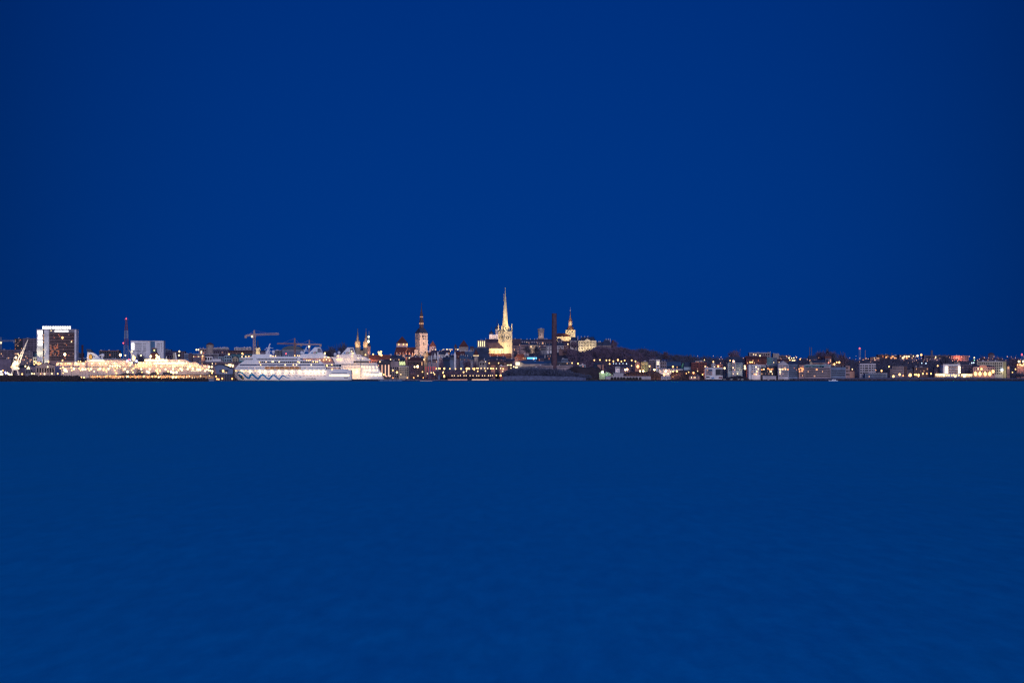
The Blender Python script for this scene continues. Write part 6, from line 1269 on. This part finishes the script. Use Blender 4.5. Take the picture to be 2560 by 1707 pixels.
def wood(name, m, spots, n=90, seed=5, big=1.5, r0=5.0, h0=9.0):
    """one mass of trees nobody could count: spots of (x, y, height)"""
    rng = random.Random(seed); mb = MB()
    for x, y, h in spots:
        g_ = ground(x, y); h = h*rng.uniform(.8, 1.15); r = r0*rng.uniform(.8, 1.3)
        crown_mb(rng, r, h*.85, n, g_+h*.12, x, y, big, mb); mb.tube((x, y, g_-.5), (x, y, g_+h*.5), .25, 3, .12)
    o = mb.build(name, m); tag(o, kind='stuff'); return o
rng = random.Random(3)
def scatter(V, x0, x1, ya, yb, n, prof=None, h=10):
    out = []
    for k in range(n):
        zx = rng.uniform(x0, x1); y = rng.uniform(ya, yb); px_ = V[0]+zx/V[2]; x = PX(px_, y); hh = h
        if prof is not None:
            top = PZ(V[1]+lerp(zx, prof)/V[2], y)-ground(x, y); hh = min(16, top)
            if hh < 3: continue
        out.append((x, y, hh))
    return out
PROF = [(430,905),(560,930),(640,980),(720,960),(900,910),(1000,880),(1100,870),(1200,900),(1330,880),(1460,880),(1560,925),(1650,930),(1780,915),(1860,910),(1900,945),(1980,930),(2100,940)]
wood('hillside_wood', TWIG, scatter(G, 440, 2100, 3230, 3480, 300, PROF, 13), 95, 6, 1.9)
PH = [(0,300),(90,330),(180,345),(290,330),(400,370),(640,385),(760,435),(900,450),(1100,470),(1200,480)]
wood('hillside_wood', TWIGD, scatter(H, 60, 1250, 3250, 3480, 150, PH, 13), 95, 7, 1.9)
wood('park_wood', TWIG, scatter(O, 120, 2340, 2870, 2990, 230, None, 10.5), 80, 8, 1.5, 4.5)
wood('park_wood', TWIGD, scatter(O, 400, 2340, 3000, 3060, 90, None, 13), 80, 9, 1.7)
wood('park_wood', TWIGD, scatter(P, -100, 1200, 3000, 3040, 60, None, 10), 80, 10, 1.7)
wood('background_wood', TWIGD, scatter(D, 1380, 2120, 3450, 3700, 120, [(1380,620),(1480,605),(1560,615),(1640,605),(1750,625),(1880,610),(2000,640),(2120,700)], 12), 95, 11, 2.0)
wood('background_wood', TWIGD, scatter(E, 800, 1500, 3550, 3750, 90, [(800,870),(940,872),(1060,866),(1180,895),(1240,880),(1400,850),(1500,800),(1560,795),(1680,830)], 12), 95, 12, 2.0)
wood('shore_scrub', SCRUB, scatter(P, 580, 3700, 2845, 2935, 420, [(580,1050),(700,970),(900,920),(1200,900),(2300,905),(2700,960),(3000,1000),(3200,1080),(3500,1150)], 12), 80, 13, 1.3, 3.6)
wood('slope_wood', TWIGD, scatter(P, 880, 2300, 3180, 3380, 130, [(880,300),(1050,200),(1200,250),(1500,230),(1850,240),(2300,270)], 12), 95, 14, 1.9)
wood('background_wood', TWIGD, scatter(H, 1100, 2500, 3300, 4200, 260, [(1100,460),(1500,450),(2100,450),(2500,470)], 12), 70, 15, 2.2, 6)
wood('background_wood', TWIGD, scatter(I, 300, 2352, 3300, 4200, 330, [(300,440),(1100,470),(1400,455),(1800,470),(2000,380),(2200,370),(2352,400)], 12), 70, 16, 2.2, 6)
wood('background_wood', TWIGD, scatter(J, 0, 2352, 3200, 4100, 420, [(0,380),(200,390),(300,450),(450,410),(560,460),(780,460),(1000,470),(1200,480),(1500,500),(1900,520),(2352,490)], 12), 70, 17, 2.2, 6)
wood('background_wood', TWIGD, scatter(K, 0, 2400, 3200, 4000, 420, [(0,490),(400,490),(560,450),(700,490),(1100,510),(1250,510),(1400,470),(1520,510),(1700,500),(1900,520),(2000,480),(2200,470),(2400,480)], 12), 70, 18, 2.2, 6)
wood('park_wood', TWIGD, scatter(K, -2300, 2400, 2960, 3120, 190, None, 9), 70, 19, 1.8, 4.5)
wood('background_wood', TWIGD, scatter(A, 1400, 2352, 3450, 3900, 60, [(1400,950),(2352,890)], 12), 70, 20, 2.2, 6)
wood('background_wood', TWIGD, scatter(B, 860, 2400, 3550, 4100, 150, [(860,850),(1080,860),(1250,850),(1400,850),(1600,840),(2100,850),(2400,840)], 12), 70, 21, 2.2, 6)
wood('background_wood', TWIGD, scatter(C, 300, 2352, 3500, 4000, 170, [(300,720),(1000,740),(1500,760),(1840,740),(2352,690)], 12), 70, 22, 2.2, 6)
wood('background_wood', TWIGD, scatter(A, -50, 700, 3560, 3900, 60, [(0,860),(700,900)], 12), 70, 23, 2.2, 6)
# ------------------------------------------------------------------ street lamps and other lit lamps
PIER = next(o for o in COL.objects if o.name == 'pier_gallery')
def port_lamps(V, pts, power):
    """port lights, many from ferry decks and gallery, each put on a pier post"""
    for p in pts:
        x, z = PX(V[0]+p[0]/V[2], PIER.location.y)-PIER.location.x, PZ(V[1]+p[1]/V[2], PIER.location.y)-PIER.location.z
        k = max(2, round(z-1)); me = LAMP.setdefault(('q', k), MB().lathe(0, 0, [(.22, -k), (.1, 0)], 5).mesh('lamp_post', POLE))
        o = put('lamp_post', me, PIER, (x, -1.6, z)); r = (p[3] if len(p) > 3 else 1)*.7
        put('lantern', bulb_mesh(p[2] if len(p) > 2 else B_WARM, r), o, (0, 0, 0))
        if r > .9: plight(o, (0, -1.8, -.4), power, (1,.58,.30))
def glow(prefix, V, pts, s=1.0):
    """brightly lit rooms on a named building"""
    t = by(prefix); W_ = T.__new__(T); W_.V = V; W_.Y = t.Y; W_.X0 = t.X0; W_.Z0 = t.Z0
    for p in pts:
        put('lit_window', win_mesh(1.9*s*(p[3] if len(p) > 3 else 1), 1.7*s*(p[3] if len(p) > 3 else 1), GL_YEL if (p[2] if len(p) > 2 else B_WARM) is not B_ORG else GL_ORB), t.o, (W_.x(p[0]), -.2, W_.z(p[1])))
GL_ORB = em('lit_window_deep_orange', (1,.38,.13), 1.8)
gp = 'lamps along the park avenue'
lamps(O, [(305,905),(400,890,B_WARM,1.2),(440,900),(597,900,B_WARM,1.5),(803,905),(1012,912),(1215,905,B_WARM,1.3),(1425,905,B_WARM,1.8),(1470,895,B_WARM,1.3),(1515,905,B_WARM,1.3),(1655,900),(1715,900),(1795,885,B_SM),(1840,890),(1950,890,B_SM),(2080,885),(2195,890,B_SM),(2312,895,B_WARM,1.3)], 2862, 'bright globe lamp in the upper park row', gp, B_WARM, 1.0, 260)
lamps(O, [(115,1050,B_SM),(200,1050,B_SM),(240,1105),(565,1020,B_SM),(550,1060),(595,1190,B_WARM,1.6),(595,1150),(1308,1030,B_WARM,1.3),(1412,995,B_SM),(1700,945),(1828,995),(2112,985)], 2850, 'lower globe lamp among the park trees', 'lower lamps of the park', B_WARM, .95, 180)
lamps(O, [(885,1160),(968,1160),(1105,1165),(1190,1155),(1325,1160),(1403,1158),(1545,1160),(1655,1160),(1790,1160),(1868,1160),(2000,1160),(2085,1160),(2222,1160),(2300,1160)], 2822, 'small promenade lamp in the even row', 'promenade lamps left part', B_SM, .75)
lamps(P, [(20,1155),(92,1155),(168,1152),(305,1150,B_WARM,1.3),(465,1140,B_WARM,1.3)], 2822, 'promenade lamp near the red beacon', 'promenade lamps right part', B_SM, .75)
lamps(P, [(45,700,B_WARM,1.1),(388,698,B_WARM,1.1),(108,895,B_WARM,1.3),(188,900,B_WARM,1.4),(310,900),(465,890),(555,910,B_WARM,1.2),(718,770,B_WHITE),(770,770,B_WHITE),(845,770,B_WHITE,1.5),(845,880,B_WHITE),(945,830,B_WHITE,1.2),(1010,860,B_WHITE,1.5),(1060,850,B_WHITE,1.5),(540,1000,B_SM),], 2925, 'yellow-white lamp in the thick cluster left of the gabled hall', 'cluster of harbour lamps left of the gabled hall', B_WHITE, .85, 220, (1,.85,.5))
lamps(G, [(940,1122),(1045,1118),(1165,1125),(1222,1122),(1295,1142),(1380,1118,B_WARM,1.35),(1445,1145),(1507,1128),(1637,1125,B_WARM,1.1),(1708,1145,B_WARM,1.1)], 3130, 'globe lamp in the row at the foot of the wooded hill', 'lamps along the hill foot road', B_WARM, 1.15, 420, (1,.55,.25))
lamps(G, [(525,1175),(635,1185,B_WARM,1.3),(1225,1190,B_WARM,1.1),(1635,1225,B_SM),(1970,1240,B_WARM,1),(1345,1185,B_COOL,.6),(1412,1185,B_COOL,.6),(1475,1185,B_COOL,.6),(1540,1188,B_COOL,.8),(1298,1185,B_COOL,.6)], 3000, 'scattered lamp between the hill foot and the fort', 'scattered lamps above the fort', B_WARM, 1.0, 150)
lamps(G, [(1520,1300,B_STAR,1.1),(1552,1295,B_STAR,1.25),(1795,1325,B_STAR,.9),(1855,1325,B_STAR,1.05),(2062,1300,B_STAR,1.1)], 2905, 'dazzling orange quay lamp above the fort', 'dazzling orange lamps above the fort', B_ORG, 1.15, 5200, (1,.36,.14))
lamps(H, [(605,825,B_STAR,1.5),(570,910,B_WARM,1.8),(665,885,B_WHITE,1),(775,720,B_ORG,1.5),(778,830,B_WARM,1.3),(868,825,B_WARM,1.6),(1145,848,B_WARM,.8),(1258,865,B_ORG,1.6),(1472,905,B_WARM,1),(1090,880,B_ORG,.9),(775,965,B_WARM,1.1),(815,960,B_ORG,.9),(225,715,B_WARM,.9)], 2915, 'warm lamp over the turf mounds and long white hall', 'lamps over the turf mounds', B_WARM, 1.0, 1300, (1,.42,.2))
lamps(H, [(1840,710,B_ORG,1.6),(1725,605,B_WARM,1.3),(1515,560,B_WARM,.8),(1990,755,B_WHITE,1.8),(2120,575,B_WARM,1),(2195,585,B_WARM,1.7),(2192,890,B_SM,1),(2295,888,B_SM,1.1),(1895,635,B_DIM,.8),(1585,740,B_ORG,1),(1545,715,B_ORG,.8)], 2990, 'lamp around the white cube and pale blue-white house', 'lamps round the white cube building', B_WARM, .95, 1000, (1,.6,.3))
lamps(I, [(380,680,B_WHITE,1.6),(385,730,B_WHITE,2.0),(50,555,B_WARM,.9),(500,590,B_WARM,1.2),(545,590,B_WARM,1.2),(725,445,B_WHITE,1.2),(580,415,B_SM,.9),(630,422,B_SM,.9),(1380,495,B_WHITE,1.2),(1440,500,B_WHITE,.9),(1490,495,B_WHITE,1),(1460,560,B_WHITE,1.5),(1500,558,B_WHITE,1.6),(1400,540,B_WARM,.9),(1630,525,B_WARM,.9),(1550,480,B_SM,.8),(2275,605,B_ORG,1.1)], 3040, 'town lamp above or between the shore apartment blocks', 'town lamps behind the shore apartments', B_WARM, 1.0, 260, (1,.75,.4))
glow('white apartment house with black', I, [(685,745),(650,800),(600,860,B_ORG),(640,862)])
glow('dark-framed', I, [(810,750),(765,760,B_ORG),(965,800,B_WARM,1.4),(905,735,B_ORG),(940,755,B_ORG),(985,750,B_ORG)])
glow('white-gabled', I, [(1180,810,B_WARM,1.2),(1190,750),(1165,745),(1235,750),(1250,745,B_ORG),(1300,750),(1355,755,B_ORG)])
glow('pinkish balcony', I, [(1685,745,B_ORG,1.6),(1610,745,B_ORG),(1650,720,B_ORG),(1680,790,B_ORG),(1620,800,B_ORG)]); glow('long lilac', I, [(2005,755,B_ORG,1.2)])
lamps(I, [(118,852,B_SM,.9),(215,850,B_SM,1.1)], 2845, 'small lamp on the mound below the pale blue-white house', 'lamps on the mound', B_WARM, .8, 0)
lamps(J, [(235,635,B_WARM,1.5),(345,595,B_WARM,1.6),(288,595,B_ORG,1.2),(640,750,B_SM,1),(575,845,B_WARM,1.3),(620,830,B_WARM,1),(105,605,B_RED,.9),(805,795,B_ORG,1),(1035,862,B_WARM,1.5),(1302,785,B_WARM,1.4),(1470,690,B_WARM,1.2),(1165,770,B_ORG,1),(1195,915,B_COOL,1.2),(1690,770,B_SM,1)], 2935, 'lamp around the white banded block', 'lamps round the white banded block', B_WARM, 1.0, 900)
lamps(J, [(1570,910,B_WARM,1.8),(1570,925,B_WHITE,1.2),(1710,868,B_WARM,1.8),(1790,895,B_ORG,.9),(1950,880,B_WARM,2.4),(1930,890,B_ORG,1.5),(2050,870,B_WARM,1),(2085,872,B_WARM,1.4),(2138,880,B_WARM,1.8),(2138,905,B_WARM,1.2),(2238,850,B_WARM,1.1),(2325,850,B_ORG,1)], 2840, 'warm shore lamp below the beige lilac block', 'shore lamps below the beige lilac block', B_WARM, 1.0, 1000)
lamps(J, [(2115,445,B_WHITE,1.7),(2200,425,B_ORG,1.7)], 3900, 'bright lamp over the far right skyline blocks', 'bright far lamps on the right skyline', B_ORG, 1.3, 0)
glow('long mauve skyline', J, [(1820,460),(1870,460),(1920,460),(1785,495,B_WARM,1.3),(1870,498,B_ORG)], 1.6); glow('mauve skyline block with two', J, [(1690,495,B_ORG),(1550,462,B_ORG),(1520,495,B_ORG),(1605,498,B_ORG)], 1.6); glow('dark red skyline', J, [(1410,475,B_ORG)], 1.6)
lamps(K, [(65,850,B_WARM,1.2),(152,850,B_ORG,.9),(250,850,B_WARM,1.2),(540,890,B_WHITE,1.6),(605,885,B_WARM,1.2),(655,885,B_WARM,1.2),(718,885,B_WARM,1.1),(765,880,B_WARM,1.3),(820,885,B_WARM,1),(798,918,B_WHITE,1.7),(878,885,B_WARM,1.2),(1000,910,B_WHITE,2.2),(1005,885,B_WHITE,1.8)], 2838, 'lamp along the shore under the glowing balcony block', 'shore lamps under the balcony block', B_WARM, 1.0, 900)
lamps(K, [(1228,490,B_WHITE,1.2),(1228,545,B_GRN,.7),(1172,608,B_COOL,1),(1215,603,B_COOL,1),(400,672,B_WARM,1.3),(2160,748,B_WARM,1.1),(2092,820,B_WARM,1),(2235,575,B_WHITE,1.8),(2262,580,B_ORG,1),(2335,575,B_WHITE,2),(2268,645,B_ORG,1.6),(2210,650,B_ORG,1.2),(2345,645,B_ORG,1.8),(2000,690,B_ORG,1.6),(135,618,B_COOL,.9),(40,612,B_COOL,.8)], 3090, 'scattered lamp on the far right bank', 'scattered lamps on the far right bank', B_WARM, 1.0, 200, (1,.6,.4))
lamp(Lv, 470, 455, 2870, 'tall dazzling orange floodlight mast in front of the hotel', B_STAR, 1.9, 9000, (1,.36,.12)); lamp(M, 305, 475, 2960, 'dazzling orange star-like floodlight mast right of the hotel', B_STAR, 1.9, 8000, (1,.36,.12))
lamp(E, 600, 1255, 2935, 'dazzling orange star-like lamp at the left end of the park', B_STAR, 1.7, 6000, (1,.50,.22)); lamp(E, 545, 1262, 2940, 'elongated white floodlight beside the star-like park lamp', B_WHITE, 1.4, 800)
lamps(E, [(865,960,B_SM,.7),(922,953,B_WHITE,1.3),(1040,955,B_WHITE,.7),(1065,950,B_WHITE,1),(1115,948,B_WHITE,1.3),(1135,950,B_WHITE,1.2),(1165,950,B_WHITE,1),(1192,950,B_WHITE,1.3),(1215,952,B_ORG,.9),(1180,980,B_WARM,1.5),(1282,945,B_WARM,.8),(1310,952,B_WHITE,1.3),(1328,950,B_WHITE,.9)], 3330, 'bright lamp in the row between the two red-roofed wall towers', 'lamps between the wall towers', B_WHITE, .65, 300, (1,.8,.5))
lamps(E, [(160,1325,B_WARM,1),(232,1358,B_WARM,1.7),(685,1350,B_WARM,1),(775,1380,B_SM,1),(900,1390,B_WARM,1),(605,1420,B_SM,1),(300,1395,B_SM,1),(110,1420,B_DIM,1.2),(160,1475,B_ORG,.9),(415,1475,B_ORG,.9),(530,1470,B_ORG,1),(700,1472,B_ORG,.8)], 2850, 'lamp at the quay below the modern office blocks', 'quay lamps below the office blocks', B_WARM, .95, 200)
lamps(D, [(1310,850,B_WARM,1.2),(1498,838,B_WARM,1.3),(1410,965,B_ORG,1.2),(1665,1020,B_SM,1.2),(1925,965,B_SM,1.1),(1760,1335,B_WARM,1.3),(1910,1370,B_DIM,1.4),(1980,1230,B_WARM,1.2),(2080,1280,B_WARM,1.7),(1830,1375,B_DIM,1)], 2965, 'lamp around the dark office block with light strips', 'lamps round the dark office block', B_WARM, .95, 200)
lamps(Q, [(790,1210,B_WARM,1.6),(1135,1195,B_WHITE,1.6),(1220,1200,B_WHITE,1.5),(1450,1205,B_ORG,1),(1585,1205,B_WHITE,1.6),(1850,1195,B_WHITE,1.4),(1700,955,B_WHITE,1.6),(905,935,B_WHITE,1.7),(1015,965,B_WHITE,1.6),(980,1010,B_WHITE,1.6),(1040,1010,B_WHITE,1.4),(1725,775,B_ORG,1.5),(1215,760,B_WARM,1.4),(1220,860,B_WARM,1.4)], 2860, 'harbour yard lamp left of the ferries', 'harbour yard lamps left of the ferries', B_WHITE, .8, 350, (1,.75,.4))
lamps(Q, [(40,1125,B_COOL,1.8),(100,1090,B_ORG,1.4),(190,1150,B_BLUE,1.6),(205,1195,B_BLUE,1.3),(30,1220,B_WHITE,1.9),(80,1215,B_WHITE,1.9),(260,1170,B_WHITE,1.5),(300,1200,B_WHITE,1.8),(345,1235,B_WHITE,1.7),(410,1235,B_WHITE,1.8)], 2850, 'coloured dazzling lamp at the left picture edge', 'coloured lamps at the left edge', B_WHITE, .85, 450, (.9,.7,1))
port_lamps(Lv, [(395,680,B_WARM,1.4),(220,1160,B_WARM,1.3),(320,965,B_WARM,1.2),(415,930,B_WARM,1.6),(490,1030,B_WHITE,3.2),(545,1070,B_WHITE,2.2),(720,930,B_WARM,1.4),(735,1035,B_WARM,1.4),(815,980,B_WHITE,2.2),(1010,970,B_WARM,1.4),(1060,1030,B_WARM,1.4),(1135,1000,B_WHITE,2.4),(1235,1000,B_WHITE,2),(1340,975,B_WARM,1.2),(1385,1035,B_WARM,1.6),(1450,985,B_WHITE,1.9),(1560,1080,B_WHITE,1.4),(1700,1020,B_WARM,1.5),(1780,975,B_WHITE,2),(1900,1025,B_WARM,1.7),(2000,1030,B_WARM,1.4),(2085,985,B_WHITE,2),(420,1140,B_WARM,1.1),(1080,1300,B_WARM,1.6),(1190,1310,B_WARM,1.8)], 330)
port_lamps(M, [(485,990,B_WHITE,1.7),(580,1090,B_WHITE,2.4),(730,1030,B_WARM,1.4),(800,970,B_WARM,1.8),(1085,990,B_WHITE,1.9),(1395,990,B_WHITE,1.9),(1290,1080,B_WHITE,2.1),(1360,1110,B_WHITE,2.4),(1680,990,B_WARM,1.6),(1615,1035,B_WARM,1.4),(1665,1080,B_WARM,2),(1690,1150,B_WARM,1.7),(1770,1050,B_WARM,2),(1975,1000,B_WHITE,1.9),(2070,1075,B_WARM,1.6),(2180,1090,B_WHITE,2.4),(2260,1120,B_WHITE,2.4),(2250,990,B_WHITE,1.8),(430,1020,B_WARM,1.4),(780,1110,B_WARM,1.4),(1110,1105,B_WARM,1.2),(570,690,B_BLUE,2),(680,660,B_BLUE,1.3),(630,640,B_RED,1.2),(910,700,B_BLUE,2.2),(500,490,B_WHITE,1.4),(1070,490,B_WHITE,1.5),(730,760,B_WHITE,2.2)], 330)
lamps(Nv, [(310,1050,B_WHITE,2.2),(365,1100,B_WHITE,2.2),(240,1110,B_WARM,1.5),(580,1060,B_WHITE,2.3),(765,1050,B_WHITE,2.5),(930,1070,B_WHITE,2.2),(1000,1080,B_WHITE,2.4),(1050,1100,B_WHITE,1.9),(1215,1130,B_WHITE,2),(1280,1090,B_WHITE,1.7),(1350,1105,B_WHITE,1.9),(1420,1125,B_WHITE,1.9),(1490,1140,B_WHITE,1.9),(1470,1210,B_WARM,1.6),(1365,985,B_WHITE,2.4),(1465,985,B_WHITE,2),(905,985,B_WARM,1.3),(1030,985,B_WARM,1.5),(665,980,B_WHITE,2.2),(590,970,B_WARM,1.8),(1850,1420,B_ORG,1.8),(1625,1330,B_ORG,1.2),(2215,1425,B_WARM,1.3)], 2802, 'dazzling quay lamp left of the wave-roofed hall', 'quay lamps left of the wave-roofed hall', B_WARM, .75, 170, (1,.62,.3))
lamps(Nv, [(270,415,B_WHITE,1.6),(260,560,B_WHITE,1.6),(895,355,B_WHITE,1.4),(970,355,B_WHITE,1.4),(1078,420,B_WHITE,1.4),(1078,470,B_WHITE,1.5),(1125,585,B_WARM,1.3),(2095,520,B_WARM,1.3),(770,900,B_COOL,1.4),(1960,930,B_WHITE,1.6),(2010,940,B_WHITE,1.5),(2080,920,B_WHITE,1.8),(2135,910,B_WHITE,1.8),(2190,915,B_WHITE,1.2),(2250,925,B_WHITE,1.8),(2130,960,B_WHITE,1.8),(2230,965,B_WHITE,1.7)], 3030, 'white town lamp behind the second ferry and wave-roofed hall', 'white lamps behind the wave-roofed hall', B_WHITE, .9, 150)
lamps(C, [(335,762,B_WARM,1.6),(350,775,B_ORG,1),(1140,765,B_RED,1.4),(85,772,B_WARM,1.3),(1850,765,B_WHITE,1.8),(1855,750,B_WHITE,1.2)], 3200, 'lamp among the roofs behind the first cruise ship', 'lamps behind the first cruise ship', B_WARM, .9, 100)
# far small lights in the dark woods on the right
far = MB()
for k in range(120):
    V = R.choice([H, I, J, K, K, J]); x = R.uniform(1050 if V is H else 60, 2300); y = R.uniform(450, 600); Yd = 3350+R.uniform(0, 500)
    px_, pz_ = PX(V[0]+x/V[2], Yd), PZ(V[1]+y/V[2], Yd); r_ = R.uniform(.35, .75)
    far.sphere((px_, Yd, pz_), r_, 6, 4)
tag(far.build('distant_lights', B_DIM), kind='stuff')
# parked cars on the shore road
CARM = {k: mat('car_paint_'+k, c, rough=.35, var=.03) for k, c in dict(white=(.6,.6,.64), silver=(.3,.3,.34), red=(.3,.03,.03), dark=(.03,.03,.05)).items()}
def car(V, zx, Y, col, label, flip=1):
    x = PX(V[0]+zx/V[2], Y); o = bpy.data.objects.new('parked_car', None); COL.objects.link(o); o.location = (x, Y, ground(x, Y)-.02); tag(o, label, 'car', 'cars parked along the shore road')
    MB().prism([(-2.2,.3),(-2.2,.85),(-1.9,.98),(-1.2,1.02),(-.6,1.5),(1.0,1.5),(1.6,1.05),(2.2,.9),(2.25,.3)], -.88, .88).build('body', CARM[col], o)
    MB().prism([(-1.0,1.04),(-.55,1.42),(.9,1.42),(1.35,1.06)], -.9, .9).build('side_window', GL_DARK, o)
    for wx in (-1.4, 1.4):
        for wy in (-.85, .85):
            MB().add([(wx+.34*math.cos(a*.785), wy+s_*.1, .33+.34*math.sin(a*.785)) for s_ in (-1, 1) for a in range(8)], [tuple(range(8)), tuple(range(15, 7, -1))]+[(a, a+8, (a+1) % 8+8, (a+1) % 8) for a in range(8)]).build('wheel', WALL['dark'], o)
for V, zx, Y, col, lab in ((I,250,2850,'white','white car, left one of the pair below the pale blue-white house'),(I,320,2852,'white','white car, right one of the pair below the pale blue-white house'),(I,80,2854,'silver','silver car alone on the dark mound below the pale blue-white house'),
        (J,350,2846,'red','red car below the white-piered dark apartment block'),(J,660,2846,'white','white car beside the tan lit canopy'),(J,1250,2840,'dark','dark car in front of the glass boathouse'),(J,1690,2840,'white','white car below the beige lilac square block'),
        (H,1985,2850,'silver','silver car right of the white cube building'),(H,2150,2848,'white','white car near the two small lamps right of the white cube'),(K,1620,2838,'silver','blue-grey car in front of the ornate floodlit house')):
    car(V, zx, Y, col, lab)
